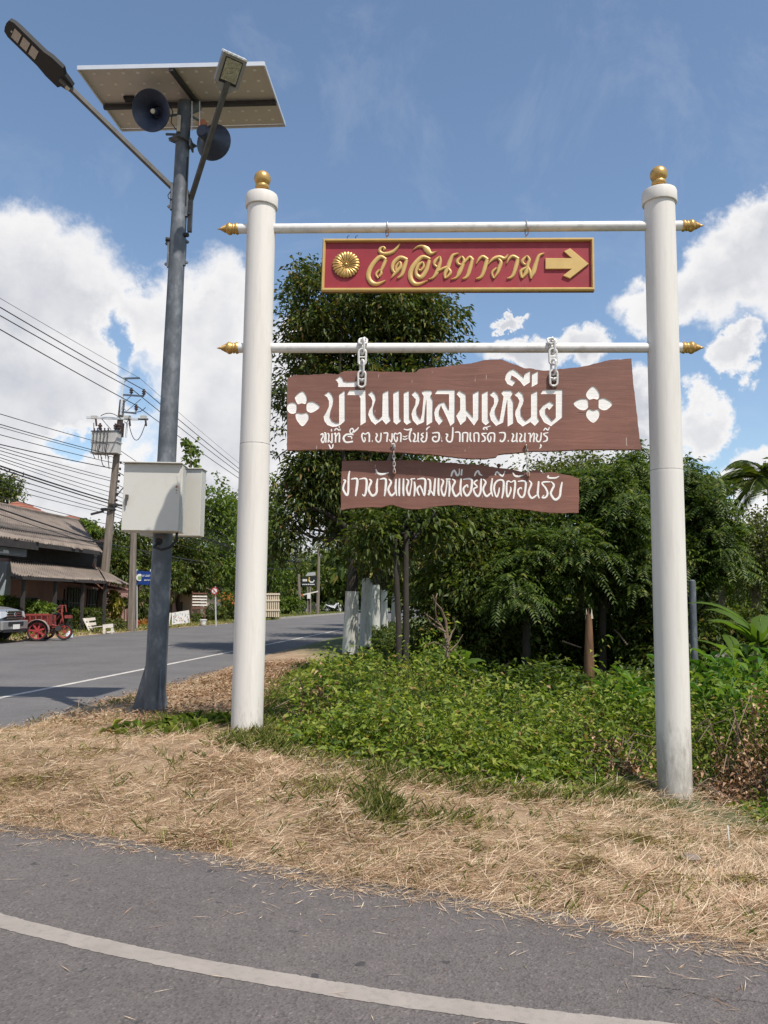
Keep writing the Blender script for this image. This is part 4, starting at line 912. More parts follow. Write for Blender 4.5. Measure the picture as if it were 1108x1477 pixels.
# loudspeaker horns
def horn(c, facing, R_, lab, cap_dir=None):
    f = np.array(facing, float); f /= np.linalg.norm(f); t = thing('loudspeaker_horn', c, lab, 'loudspeaker', 'horn loudspeakers on the light pole')
    m = MB(); m.lathe(c, -f, [(0.0, R_), (0.012, R_*1.03), (0.02, R_), (0.06, R_*0.86), (0.12, R_*0.6), (0.18, R_*0.40), (0.24, R_*0.30)], 36)
    m.f = m.f[:-2]
    m2 = [(0.0, R_), (0.03, R_*0.86), (0.09, R_*0.58), (0.15, R_*0.38), (0.19, R_*0.30)]; m.lathe(c, -f, m2, 36); m.f = m.f[:-2]
    part('bell', m, m_navy, t, smooth=60)
    m = MB(); m.lathe(c-f*0.19, f, [(0, R_*0.2), (0.05, R_*0.18), (0.08, R_*0.14), (0.10, R_*0.04)], 16); part('reflex_cone', m, m_navy, t, smooth=60)
    m = MB(); m.lathe(c-f*0.075, f, [(0, 0.030), (0.012, 0.026), (0.016, 0.004)], 12); part('centre_knob', m, m_cream, t)
    m = MB(); m.lathe(c-f*0.22, -f, [(0, R_*0.26), (0.03, R_*0.36), (0.11, R_*0.36), (0.14, R_*0.28), (0.145, 0.01)], 20); part('driver', m, m_navy, t, smooth=50)
    return t
hL = at_y(217, 159, YP-0.32); horn(hL, (-0.12, -0.85, -0.42), 0.232, 'left navy horn loudspeaker under the solar panel, mouth facing the near road')
hR = at_y(309, 206, YP+0.18)
f_ = np.array([0.22, 0.95, 0.12]); f_ /= np.linalg.norm(f_)
tR = horn(hR, f_, 0.225, 'right navy horn loudspeaker with orange-capped driver, turned away beside the lamp arm')
dR = hR-f_*0.24+np.array([-0.03, -0.04, 0.1]); 
m = MB(); m.lathe(dR, (-0.1, -1, 0.05), [(-0.06, 0.045), (0.0, 0.055), (0.03, 0.055), (0.034, 0.04)], 18); part('driver_cap', m, m_orange, tR)
for (q0, q1) in ((hL+np.array([0.12, 0.15, 0.02]), onpole(165)), (hL+np.array([0.14, 0.2, -0.18]), onpole(195)), (hR+np.array([-0.1, -0.12, 0.18]), onpole(162))):
    m = MB(); m.bar(q0, q1, 0.022, 0.022); part('bracket', m, m_galv, pole, smooth=0)
for px in (277, 288):
    m = MB(); m.tube([at_y(px, 146, YP-0.12), at_y(px, 188, YP-0.12)], 0.007, 6); part('threaded_rod', m, m_alu, pole)
m = MB(); m.box(at_y(258, 178, YP-0.13), (0.045, 0.03, 0.21)); part('controller', m, m_cream, pole, smooth=0, bevel=0.006)
m = MB(); m.tube([hL+np.array([0.2, 0.1, 0.15]), hL+np.array([0.24, 0.1, 0.05]), hL+np.array([0.22, 0.12, -0.08]), onpole(200)], 0.006, 6); part('cable', m, m_black, pole)
m = MB(); m.tube([hL+np.array([0.18, 0.2, -0.26]), hL+np.array([0.24, 0.2, -0.29]), hL+np.array([0.3, 0.2, -0.25])], 0.005, 6); part('cable', m, m_black, pole)
for dx, L0, L1 in ((0.088, 300, 230), (-0.080, 365, 330)):
    m = MB(); m.tube([onpole(L0)+np.array([dx, -0.045, 0]), onpole(L1)+np.array([dx*0.95, -0.045, 0])], 0.008, 6); part('cable', m, m_black, pole)

# ------------------------------------------------------------------ control boxes on the pole
def cabinet(px0, px1, pyt, pyb, Y, depth, lab, yaw, door=True, hood=True):
    A_ = at_y(px0, pyb, Y); B_ = at_y(px1, pyb, Y); w = B_[0]-A_[0]; top = at_y(px0+3, pyt, Y)[2]; h = top-A_[2]
    c0 = np.array([(A_[0]+B_[0])/2, Y, A_[2]]); t = thing('control_box', c0, lab, 'electrical box', 'control boxes on the light pole')
    r = math.radians(yaw); ex = np.array([math.cos(r), math.sin(r), 0]); ey = np.array([-math.sin(r), math.cos(r), 0])
    P = lambda x, y, z: c0+ex*x+ey*y+up*z
    def bx(name, x0, x1, y0, y1, z0, z1, mm, bev=0.004, par=t):
        m = MB(); m.box(P((x0+x1)/2, (y0+y1)/2, (z0+z1)/2), (abs(x1-x0), abs(y1-y0), abs(z1-z0)), (ex, ey, up)); return part(name, m, mm, par, smooth=0, bevel=bev)
    bx('body', -w/2, w/2, 0.012, depth, 0, h, m_box)
    bx('roof', -w/2-0.006, w/2+0.012, -0.065 if hood else -0.01, depth+0.01, h+0.0005, h+0.014, m_box)
    if door:
        d = bx('door', -w/2+0.004, w/2-0.006, -0.012, 0.010, 0.008, h-0.002, m_box, 0.005)
        m = MB(); hx = -w/2+w*0.085; m.box(P(hx, -0.025, h*0.50), (0.03, 0.03, 0.05), (ex, ey, up)); m.prism([P(hx-0.014, -0.04, h*0.53), P(hx+0.014, -0.04, h*0.53), P(hx+0.004, -0.03, h*0.37), P(hx-0.010, -0.03, h*0.37)], -ey*0.014+up*0.0)
        part('handle', m, m_arm, d, smooth=0, bevel=0.003)
        bx('side_seam_shade', w/2+0.0005, w/2+0.005, depth*0.55, depth*0.62, 0, h, m_boxseam, 0)  # dark strip laid on the side; its colour stands in for the shaded seam
        bx('side_skirt', w/2-0.004, w/2+0.012, 0.02, depth*0.5, -0.006, h*0.985, m_box, 0.004)
        # dented corner of the door
        m = MB(); m.prism([P(w/2-0.008, -0.0125, h*0.86), P(w/2-0.05, -0.0125, h*0.83), P(w/2-0.02, -0.0125, h*0.62), P(w/2-0.008, -0.0125, h*0.6)], -ey*0.004); part('dent_lip', m, m_box, d, smooth=0, bevel=0.002)
        m = MB(); 
        for (zz, rr) in ((0.66, 0.013), (0.61, 0.009), (0.57, 0.006), (0.685, 0.006)): m.lathe(P(w/2-0.045, -0.0122, h*zz), -ey, [(0, rr), (0.0012, rr*0.9)], 9)
        part('rust_spot', m, mat('rust_stain', (0.33, 0.17, 0.08), 0.8, var=0.3, scale=50), d, smooth=0)
    return t, P, w, h
cb, Pb, wb, hb = cabinet(175, 258, 668.5, 766, 8.95, 0.26, 'large pale grey control box with door handle on the front of the light pole', 2)
cb2, Pb2, wb2, hb2 = cabinet(200, 288, 676, 772, 9.46, 0.2, 'second pale grey control box, on the back of the light pole behind the large one', -4, door=False, hood=False)
m = MB(); m.tube([Pb(wb/2-0.05, 0.12, 0), Pb(wb/2-0.055, 0.12, -0.09), Pb(wb/2-0.11, 0.08, -0.17), Pb(wb/2-0.2, 0.05, -0.20), Pb(wb/2-0.29, 0.08, -0.17), onpole(785)+np.array([-0.02, -0.1, 0])], 0.016, 10); part('conduit', m, m_black, cb)
m = MB(); p = onpole(783); m.lathe(p+np.array([-0.01, -0.09, 0]), (-0.1, -1, 0), [(0, 0.045), (0.03, 0.042), (0.034, 0.025)], 14); part('cable_gland', m, m_black, pole)
m = MB(); p = onpole(778); m.lathe(p+np.array([-0.0, -0.1, 0]), (-0.1, -1, 0), [(0, 0.016), (0.02, 0.014)], 10); part('bolt', m, m_rust, pole)

# ------------------------------------------------------------------ buildings across the road
FO = far_off
def onoff(px, py, d):            # point at image place on the vertical plane d metres behind the far road edge
    P = roadp(0, FO-d); return at_plane(px, py, (P[0], P[1], 0), (RN[0], RN[1], 0))
T3 = np.array([RD[0], RD[1], 0]); N3 = np.array([RN[0], RN[1], 0])
m_fibro = mat('weathered_corrugated_sheet', (0.215, 0.175, 0.145), 0.95, var=0.3, scale=1.2, stretch=(1, 1, 1), dirt=(0.09, 0.075, 0.065), dirtscale=2.2, dirtamt=0.7, bump=0.4, bscale=20)
m_pinkw = mat('pink_plaster', (0.36, 0.215, 0.185), 0.9, var=0.12, scale=1.2, dirt=(0.2, 0.13, 0.11), dirtamt=0.5)
m_bluew = mat('pale_blue_plaster', (0.34, 0.40, 0.44), 0.8, var=0.08, scale=2)
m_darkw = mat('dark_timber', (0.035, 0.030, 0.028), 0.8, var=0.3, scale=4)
m_beam2 = mat('grey_painted_beam', (0.16, 0.17, 0.18), 0.7, var=0.1)
m_tile = mat('red_roof_tile', (0.28, 0.10, 0.06), 0.85, var=0.25, scale=3, stretch=(1, 1, 4), dirt=(0.12, 0.06, 0.04), dirtamt=0.5)
m_glass = mat('window_glass', (0.02, 0.022, 0.025), 0.15, var=0.3)
m_rtin = mat('rusty_tin', (0.30, 0.14, 0.10), 0.8, var=0.3, scale=5)
def corrugated(name, E0, E1, R0, R1, pitch, amp, material, parent, th=0.012, seed=0):
    """sheet between eave line E0-E1 and ridge line R0-R1, waves running down the slope; laid in overlapping sheets"""
    E0, E1, R0, R1 = [np.array(p, float) for p in (E0, E1, R0, R1)]
    Ln = np.linalg.norm(E1-E0); n = int(Ln/pitch*6); rows = 7; r = np.random.RandomState(seed)
    nrm = np.cross(E1-E0, R0-E0); nrm /= np.linalg.norm(nrm); nrm *= np.sign(nrm[2])
    m = MB(); vs = []
    rag = r.normal(0, 0.02, size=n//12+3)
    for j in range(rows):
        v = j/(rows-1)
        for i_ in range(n+1):
            u = i_/n; vv = v-(rag[i_//12] if j == 0 else 0)
            p = (E0*(1-u)+E1*u)*(1-vv)+(R0*(1-u)+R1*u)*vv
            vs.append(p+nrm*(amp*math.sin(u*Ln/pitch*2*math.pi)+0.012*math.sin(u*9+v*4)))
    fs = [(j*(n+1)+i_, j*(n+1)+i_+1, (j+1)*(n+1)+i_+1, (j+1)*(n+1)+i_) for j in range(rows-1) for i_ in range(n)]
    m.add(vs, fs); o = part(name, m, material, parent, smooth=60)
    md = o.modifiers.new('solid', 'SOLIDIFY'); md.thickness = th; md.offset = -1
    return o
# house with the long upper roof and the porch roof
hb0 = onoff(15, 905, 3.6); hb1 = onoff(152, 893, 3.6); hb0[2] = hb1[2] = 0.05
house = thing('long_house', (hb0+hb1)/2, 'long low pink house with two tiers of weathered corrugated roof, behind the utility pole', 'house')
def wallseg(name, s0, s1, d, z0, z1, mm, par, th=0.15):
    A_ = roadp(0, FO-d); 
    m = MB(); p0 = np.array([*(A_+RD*s0), 0]); p1 = np.array([*(A_+RD*s1), 0])
    m.bar((p0+p1)/2-T3*abs(s1-s0)/2+up*(z0+z1)/2, (p0+p1)/2+T3*abs(s1-s0)/2+up*(z0+z1)/2, th, z1-z0); return part(name, m, mm, par, smooth=0)
def s_of(p): return float((np.array(p[:2])-lineA)@RD)
sa, sb = s_of(onoff(-70, 880, 3.6)), s_of(onoff(150, 880, 3.6))
zl_t = onoff(80, 812, 3.5)[2]; 
wallseg('wall', sa, sb, 3.6, 0, zl_t, m_pinkw, house)
zm = onoff(100, 790, 3.5)[2]
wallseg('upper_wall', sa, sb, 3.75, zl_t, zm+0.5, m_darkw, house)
P0, P1 = onoff(17, 829, 0.9), onoff(152, 839, 0.9); Q0, Q1 = onoff(14, 806, 3.5), onoff(140, 817.5, 3.5); z_ = (P0[2]+P1[2])/2; P0[2] = P1[2] = z_; z_ = (Q0[2]+Q1[2])/2; Q0[2] = Q1[2] = z_
corrugated('porch_roof', P0, P1, Q0, Q1, 0.17, 0.028, m_fibro, house, seed=3)
P2 = onoff(188, 846, 0.9); Q2 = onoff(160, 828, 3.5); P2[2] = P1[2]-0.12; corrugated('porch_roof', P1+T3*0.06, P2, Q1+T3*0.06, Q2, 0.17, 0.028, m_fibro, house, seed=4)
m = MB(); m.bar(P0-up*0.06, P1-up*0.06, 0.08, 0.12); part('porch_beam', m, m_darkw, house, smooth=0)
E0, E1 = onoff(20, 776, 2.6), onoff(147, 797, 2.6); z_ = (E0[2]+E1[2])/2; E0[2] = E1[2] = z_; E0 = E0-T3*8
R1_ = onoff(113, 751, 7.0); R0_ = R1_-T3*(np.linalg.norm(E1-E0)-2.0); R0_[2] = R1_[2]
corrugated('upper_roof', E0, E1-T3*0.0, R0_, R1_, 0.17, 0.028, m_fibro, house, seed=5)
H1 = E1-N3*8.4
m = MB(); m.add([E1, H1, R1_], [(0, 1, 2)]); m.add([E0, E0-N3*8.4, R0_], [(0, 1, 2)]); part('hip_end', m, m_fibro, house, smooth=0)
corrugated('upper_roof', E0-N3*8.4, H1, R0_+up*0.0-N3*.02, R1_-N3*.02, 0.17, 0.028, m_fibro, house, seed=6)
m = MB(); m.bar(E0-up*0.10, E1-up*0.10, 0.10, 0.18); part('fascia', m, m_darkw, house, smooth=0)
m = MB(); m.tube([R0_+up*0.03, R1_+up*0.03, E1+up*0.02-N3*0.1], 0.07, 6); part('ridge_cap', m, m_fibro, house)
for (px, dd) in ((32, 1.1), (78, 1.1), (118, 1.1), (150, 1.1)):
    p = onoff(px, 880, dd); m = MB(); m.bar(np.array([p[0], p[1], 0]), np.array([p[0], p[1], P0[2]-0.1]), 0.12); part('porch_post', m, m_darkw, house, smooth=0)
for (x0, x1, y0, y1) in ((20, 53, 862, 876), (78, 95, 865, 892), (96, 118, 848, 892), (124, 138, 850, 895)):
    a_, b_ = onoff(x0, y1, 3.49), onoff(x1, y0, 3.49); w_ = thing; m = MB(); cc = (a_+b_)/2; L_ = abs(s_of(b_)-s_of(a_)); H_ = abs(b_[2]-a_[2])
    m.box(cc, (L_, 0.06, H_), (T3, N3, up)); wn = part('window', m, m_glass, house, smooth=0)
    m = MB(); 
    for k in range(int(L_/0.25)+1): m.box(cc+T3*(-L_/2+k*L_/max(1, int(L_/0.25)))+N3*0.04, (0.025, 0.03, H_), (T3, N3, up))
    for z in (-H_/2, 0, H_/2): m.box(cc+up*z+N3*0.04, (L_, 0.035, 0.03), (T3, N3, up))
    part('window_bars', m, m_beam2, wn, smooth=0)
wallseg('wall', sa, sa+0.15, 7.5, 0, zm, m_pinkw, house, th=7.5)
# carport with pale blue column at the left edge
cpo = onoff(8, 900, 0.7); car = thing('carport', (cpo[0], cpo[1], 0.05), 'carport with pale blue column and corrugated roof at the left edge', 'carport')
c0_, c1_ = onoff(-140, 772, 0.0), onoff(55, 781.5, 0.0); z_ = c1_[2]; c0_ = c1_-T3*7; r0_, r1_ = c0_-N3*3.4+up*0.85, c1_-N3*3.4+up*0.85
corrugated('roof', c0_, c1_, r0_, r1_, 0.17, 0.028, m_fibro, car, seed=8)
m = MB(); m.bar(c0_-up*0.17, c1_-up*0.17+T3*0.0, 0.06, 0.26); part('gutter', m, m_darkw, car, smooth=0)
bz = onoff(20, 799, 0.3)
m = MB(); m.bar(c0_-up*0.43-N3*0.3, c1_-up*0.43-N3*0.3-T3*0.3, 0.14, 0.26); part('beam', m, m_beam2, car, smooth=0)
pc_ = onoff(4, 880, 3.3)
m = MB(); m.box((pc_[0], pc_[1], (c1_[2]-0.56)/2), (0.42, 0.3, c1_[2]-0.56), (T3, N3, up)); part('column', m, m_bluew, car, smooth=0, bevel=0.01)
m = MB(); q = pc_-N3*3.2-T3*0.2; m.box((q[0], q[1], (c1_[2])/2), (0.3, 0.3, c1_[2]), (T3, N3, up)); part('column', m, m_bluew, car, smooth=0)
# red tiled roofs further back
def tiled_roof(name, pa, pb, pt, d, lab, wallh=0.2):
    A_, B_ = onoff(*pa, d), onoff(*pb, d); z_ = min(A_[2], B_[2]); A_[2] = B_[2] = z_; T_ = onoff(*pt, d+3)
    t = thing(name, np.array([*((A_+B_)/2)[:2], 0]), lab, 'house', 'houses with red roofs behind')
    back = [A_-N3*6, B_-N3*6]; R0 = A_*0.62+B_*0.38-N3*3; R1 = A_*0.38+B_*0.62-N3*3; R0[2] = R1[2] = T_[2]
    for nm, q in (('roof_slope', [A_, B_, R1, R0]), ('roof_slope', [back[1], back[0], R0, R1]), ('roof_hip', [B_, back[1], R1]), ('roof_hip', [back[0], A_, R0])):
        m = MB()
        q = [np.array(x) for x in q]; nr = 7
        for k in range(nr):
            if len(q) == 4: l0, l1 = q[0]+(q[3]-q[0])*k/nr, q[1]+(q[2]-q[1])*k/nr; u0, u1 = q[0]+(q[3]-q[0])*(k+1.08)/nr, q[1]+(q[2]-q[1])*(k+1.08)/nr
            else: l0, l1 = q[0]+(q[2]-q[0])*k/nr, q[1]+(q[2]-q[1])*k/nr; u0, u1 = q[0]+(q[2]-q[0])*min(1, (k+1.08)/nr), q[1]+(q[2]-q[1])*min(1, (k+1.08)/nr)
            m.add([l0+up*0.06, l1+up*0.06, u1, u0], [(0, 1, 2, 3)]); m.add([l0, l1, l1+up*0.06, l0+up*0.06], [(0, 1, 2, 3)])
        part(nm, m, m_tile, t, smooth=0)
    m = MB(); cc = (A_+B_)/2-N3*3; L_ = np.linalg.norm(B_-A_)-1.0; m.box((cc[0], cc[1], z_/2), (max(1, L_), 5, z_), (T3, N3, up)); part('wall', m, m_pinkw, t, smooth=0)
tiled_roof('tiled_house', (62, 751), (112, 756), (80, 735.5), 13, 'house with small red hipped tile roof showing above the ridge of the long house')
tiled_roof('tiled_house', (125, 766), (178, 772), (140, 752), 16, 'house with red tile roof half hidden behind the utility pole')
# second pink building further along
g0, g1 = onoff(226, 880, 5.5), onoff(283, 880, 5.5); gt = onoff(255, 838, 5.5)[2]
shed = thing('pink_house', (*(g0+g1)[:2]/2, 0.05), 'plain pink house with two dark windows under the trees, right of the light pole', 'house')
m = MB(); L_ = s_of(g1)-s_of(g0); cc = (g0+g1)/2-N3*2.5; m.box((cc[0], cc[1], gt/2), (L_, 5, gt), (T3, N3, up)); part('wall', m, m_pinkw, shed, smooth=0)
m = MB(); m.prism([np.array([cc[0], cc[1], gt])+T3*(sx*(L_/2+0.4))+N3*(sy*3.0)+up*0.02 for sx, sy in ((-1, -1), (1, -1), (1, 1), (-1, 1))], up*0.1); part('roof', m, m_fibro, shed, smooth=0)
for (x0, x1, y0, y1) in ((243, 248, 868, 884), (256, 264, 868, 884)):
    a_, b_ = onoff(x0, y1, 5.46), onoff(x1, y0, 5.46); m = MB(); m.box((a_+b_)/2, (abs(s_of(b_)-s_of(a_)), 0.08, abs(b_[2]-a_[2])), (T3, N3, up)); part('window', m, m_glass, shed, smooth=0)
# rusty awning on posts
a0, a1 = onoff(153, 850, 1.2), onoff(196, 851, 1.2); aw = thing('awning', (*((a0+a1)/2)[:2], 0.05), 'rusty tin awning on thin posts between the two utility poles', 'awning')
z_ = a0[2]; a1[2] = z_; corrugated('roof', a0, a1, a0-N3*2.2+up*0.35, a1-N3*2.2+up*0.35, 0.15, 0.02, m_rtin, aw, seed=2)
for q in (a0, a1, a0-N3*2.0, a1-N3*2.0):
    m = MB(); m.bar(np.array([q[0], q[1], 0]), np.array([q[0], q[1], z_]), 0.06); part('post', m, m_darkw, aw, smooth=0)
# small cream hut with slatted wood stack
m_creamw = mat('cream_plaster', (0.60, 0.50, 0.38), 0.85, var=0.1, scale=2)
h0, h1 = onoff(291, 880, 4), onoff(322, 880, 4); hz = onoff(300, 858, 4)[2]; hut = thing('cream_hut', (*((h0+h1)/2)[:2], 0.05), 'small cream hut with a thatched brown roof behind the round red sign', 'hut')
m = MB(); L_ = s_of(h1)-s_of(h0); cc = (h0+h1)/2-N3*1.6; m.box((cc[0], cc[1], hz/2), (L_, 3, hz), (T3, N3, up)); part('wall', m, m_creamw, hut, smooth=0)
rt = onoff(300, 838, 5)[2]
m_thatch = mat('brown_thatch', (0.26, 0.18, 0.12), 1.0, var=0.4, scale=9, bump=0.6, bscale=30)
m = MB(); b0 = [np.array([cc[0], cc[1], hz+0.35])+T3*(sx*(L_/2+0.35))+N3*(sy*1.9) for sx, sy in ((-1, 1), (1, 1), (1, -1), (-1, -1))]; r0 = np.array([cc[0], cc[1], rt])-T3*(L_/2-0.5); r1 = np.array([cc[0], cc[1], rt])+T3*(L_/2-0.5)
m.add(b0+[r0, r1], [(0, 1, 5, 4), (1, 2, 5), (2, 3, 4, 5), (3, 0, 4)]); part('roof', m, m_thatch, hut, smooth=0)
m = MB(); m.box(np.array([cc[0], cc[1], hz+0.17])+N3*0.2, (L_, 2.9, 0.33), (T3, N3, up)); part('gap_wall', m, m_darkw, hut, smooth=0)
m_brownp = mat('brown_planks', (0.14, 0.065, 0.04), 0.8, var=0.3, scale=6); m_whitep = mat('white_planks', (0.68, 0.64, 0.58), 0.7, var=0.1)
st = onoff(287, 890, 1.8); rack = thing('slatted_rack', (st[0], st[1], 0.05), 'brown rack with white slats standing in front of the cream hut', 'rack')
for k in range(6):
    z0 = onoff(287, 856+k*4.2, 1.8)[2]; m = MB(); m.box((st[0], st[1], z0), (1.1, 0.05, 0.085), (T3*0.75+N3*0.6, N3*0.75-T3*0.6, up)); part('slat', m, m_whitep if k in (1, 2, 3, 4) else m_brownp, rack, smooth=0)
for sx in (-0.5, 0, 0.5):
    m = MB(); m.box(np.array([st[0], st[1], onoff(287, 853, 1.8)[2]/2])+(T3*0.75+N3*0.6)*sx-N3*0.05, (0.07, 0.05, onoff(287, 853, 1.8)[2]), (T3, N3, up)); part('upright', m, m_brownp, rack, smooth=0)

# ------------------------------------------------------------------ utility poles, transformer and wires
m_pole = mat('weathered_concrete_pole', (0.20, 0.165, 0.135), 0.95, var=0.25, scale=4, stretch=(3, 3, 0.3), dirt=(0.06, 0.05, 0.045), dirtscale=3, dirtamt=0.7, bump=0.5, bscale=12)
m_polestain = m_dark
m_insul = mat('brown_porcelain', (0.05, 0.025, 0.02), 0.3, var=0.2)
m_trafo = mat('transformer_grey', (0.44, 0.43, 0.41), 0.5, var=0.05, dirt=(0.3, 0.27, 0.24), dirtscale=4, dirtamt=0.4)
m_xarm = mat('crossarm_steel', (0.10, 0.13, 0.17), 0.6, metal=0.4, var=0.2)
m_wire = mat('cable_black', (0.03, 0.03, 0.032), 0.6)
ub = at_z(143, 905, 0.05); PX = lambda px, py: at_plane(px, py, ub, (RD[0], RD[1], 0))
utop = PX(176.5, 577)
up1 = thing('utility_pole', ub, 'leaning utility pole with a transformer and crossarms in front of the long house', 'utility pole', 'utility poles')
def square_pole(par, b, t, w0, w1, mm=None):
    b = np.array(b, float); t = np.array(t, float); m = MB(); d = (t-b)/np.linalg.norm(t-b)
    q = []
    for p, w in ((b-d*0.3, w0), (t, w1)):
        for sx, sy in ((-1, -0.6), (-0.6, -1), (0.6, -1), (1, -0.6), (1, 0.6), (0.6, 1), (-0.6, 1), (-1, 0.6)): q.append(p+N3*sx*w/2+T3*sy*w/2)
    m.add(q, [(k, (k+1) % 8, (k+1) % 8+8, k+8) for k in range(8)]+[tuple(range(8))[::-1], tuple(range(8, 16))]); return part('shaft', m, mm or m_pole, par, smooth=0)
square_pole(up1, ub, utop, 0.42, 0.24)
m = MB(); m.bar(PX(150.5, 905), PX(152.5, 842), 0.09); part('conduit_pipe', m, m_trafo, up1, smooth=0)
off = T3*-0.22
m = MB(); m.bar(PX(177, 600)+off, PX(181.5, 547)+off, 0.09); part('top_extension', m, m_alu, up1, smooth=0)
for (a_, b_) in (((181, 547.5), (204, 547)), ((180, 571), (210, 573)), ((177.5, 595.5), (199, 597.5))):
    m = MB(); m.bar(PX(*a_)+off, PX(*b_)+off, 0.08, 0.08); part('bracket_arm', m, m_xarm, up1, smooth=0)
for (a_, b_) in (((178, 586), (192, 572)), ((178, 586), (186, 596)), ((182, 553), (188, 547)), ((186, 594), (206, 577))):
    m = MB(); m.bar(PX(*a_)+off, PX(*b_)+off, 0.025); part('brace', m, m_xarm, up1, smooth=0)
def insulator(p, par, s=1.0, d=(0, 0, 1)):
    m = MB(); m.lathe(p, d, [(0, 0.05*s), (0.06*s, 0.05*s), (0.07*s, 0.10*s), (0.11*s, 0.10*s), (0.13*s, 0.06*s), (0.17*s, 0.06*s), (0.18*s, 0.11*s), (0.24*s, 0.10*s), (0.27*s, 0.05*s), (0.33*s, 0.05*s)], 10); part('insulator', m, m_insul, par)
IN = [(192, 570), (210, 572), (199, 594)]
for q in IN: insulator(PX(*q)+off, up1, 1.0)
m = MB(); m.bar(PX(128, 603.5)+off, PX(202, 606)+off, 0.11, 0.11); part('crossarm', m, m_alu, up1, smooth=0)
for x in (140, 188, 211):
    c_ = PX(x, 604)+off*1.5; m = MB(); m.box(c_, (0.30, 0.14, 0.16), (N3, T3, up)); part('fuse_holder', m, m_trafo, up1, smooth=0)
    m = MB(); m.tube([c_+N3*0.1-up*0.08, c_+N3*0.16-up*0.45], 0.05, 8); part('fuse_tube', m, m_insul, up1)
m = MB(); m.bar(PX(198, 606)+off, PX(216, 606)+off, 0.09, 0.09); part('crossarm', m, m_xarm, up1, smooth=0)
m = MB(); m.bar(PX(150, 606)+off, PX(163, 621)+off, 0.03); part('brace', m, m_xarm, up1, smooth=0)
for x in (181, 186): m = MB(); m.tube([PX(x, 612)+off, PX(x-1.5, 632)+off], 0.05, 8); part('arrester', m, m_insul if x == 181 else m_alu, up1)
tc0, tc1 = PX(138, 657), PX(178, 624); tcn = (tc0+tc1)/2-T3*0.35
traf = thing('transformer', tcn, 'pale grey transformer tank hanging on the utility pole below the crossarm', 'transformer')
w_ = abs((tc1-tc0)@N3); h_ = abs(tc1[2]-tc0[2])
m = MB(); m.box(tcn, (w_*0.94, 0.55, h_*0.96), (N3, T3, up)); part('tank', m, m_trafo, traf, smooth=0, bevel=0.02)
for z in (h_*0.47, 0.0, -h_*0.47):
    m = MB(); m.box(tcn+up*z, (w_*1.0, 0.62, 0.045), (N3, T3, up)); part('rim', m, m_xarm if z > 0.1 else m_trafo, traf, smooth=0)
for k in range(5):
    x = tcn+N3*w_*(-0.36+0.13*k)-T3*0.32
    m = MB(); m.lathe(x+up*h_*0.46, (0, -0.3, 1), [(0, 0.045), (0.1, 0.03), (0.13, 0.045), (0.16, 0.01)], 8); part('terminal', m, m_insul, traf)
    m = MB(); m.tube([x+up*h_*0.5-T3*0.02, x+up*h_*0.25-T3*0.1+N3*0.03, x-up*h_*0.1-T3*0.06, x-up*h_*0.42-T3*0.08+N3*(0.1 if k % 2 else -0.05), x-up*h_*0.75+N3*0.12], 0.018, 6); part('lead', m, m_wire, traf)
for (x, hgt) in ((150, 0.36), (172, 0.34), (177, 0.4)): insulator(PX(x, 623)+T3*(-0.45), traf, hgt*3.0)
def sagline(m, A_, B_, r, sag, n=14, seg=5):
    A_, B_ = np.array(A_), np.array(B_); m.tube([A_+(B_-A_)*k/n-up*sag*4*(k/n)*(1-k/n) for k in range(n+1)], r, seg, cap=False)
for (p, q, s) in (((140, 612), (142, 632), .3), ((190, 612), (214, 612), .9), ((184, 610), (190, 606), .15), ((160, 658), (162, 678), .0), ((150, 658), (156, 674), .2), ((199, 596), (214, 590), .1), ((178, 606), (150, 602), -.2)):
    m = MB(); sagline(m, PX(*p)+off*1.6, PX(*q)+off*1.6, 0.02, s, 10); part('jumper_cable', m, m_wire, up1)
for k in range(8):
    p = PX(171.5-k*1.0, 668+k*9)-T3*0.15; m = MB(); m.lathe(p+N3*0.12, N3, [(0, 0.03), (0.02, 0.07), (0.08, 0.07), (0.1, 0.03)], 8); part('spool_insulator', m, m_insul, up1)
m = MB(); m.bar(PX(134, 742.5)-T3*0.2, PX(152, 738)-T3*0.2, 0.10); part('low_crossarm', m, m_dark, up1, smooth=0)
m = MB(); m.bar(PX(160, 728)-T3*0.2, PX(180, 730)-T3*0.2, 0.10); part('low_crossarm', m, m_dark, up1, smooth=0)
m = MB(); q = PX(157, 735); m.tube([q-T3*0.3, q+N3*0.3-T3*0.2, q+T3*0.1+N3*0.3, q-N3*0.3+T3*0.1, q-N3*0.3-T3*0.2, q-T3*0.3], 0.06, 6); part('cable_coil', m, m_wire, up1)
m = MB(); q = PX(168, 716); m.tube([q, q+N3*0.25+up*0.35, q+N3*0.5+up*0.55], 0.03, 6); part('jumper_cable', m, m_wire, up1)
m_lantern = mat('lantern_pink', (0.45, 0.25, 0.18), 0.7, var=0.2)
q = PX(138.5, 819); m = MB(); m.box(q-T3*0.25, (0.12, 0.1, 0.36), (N3, T3, up)); part('meter_box', m, m_lantern, up1, smooth=0)
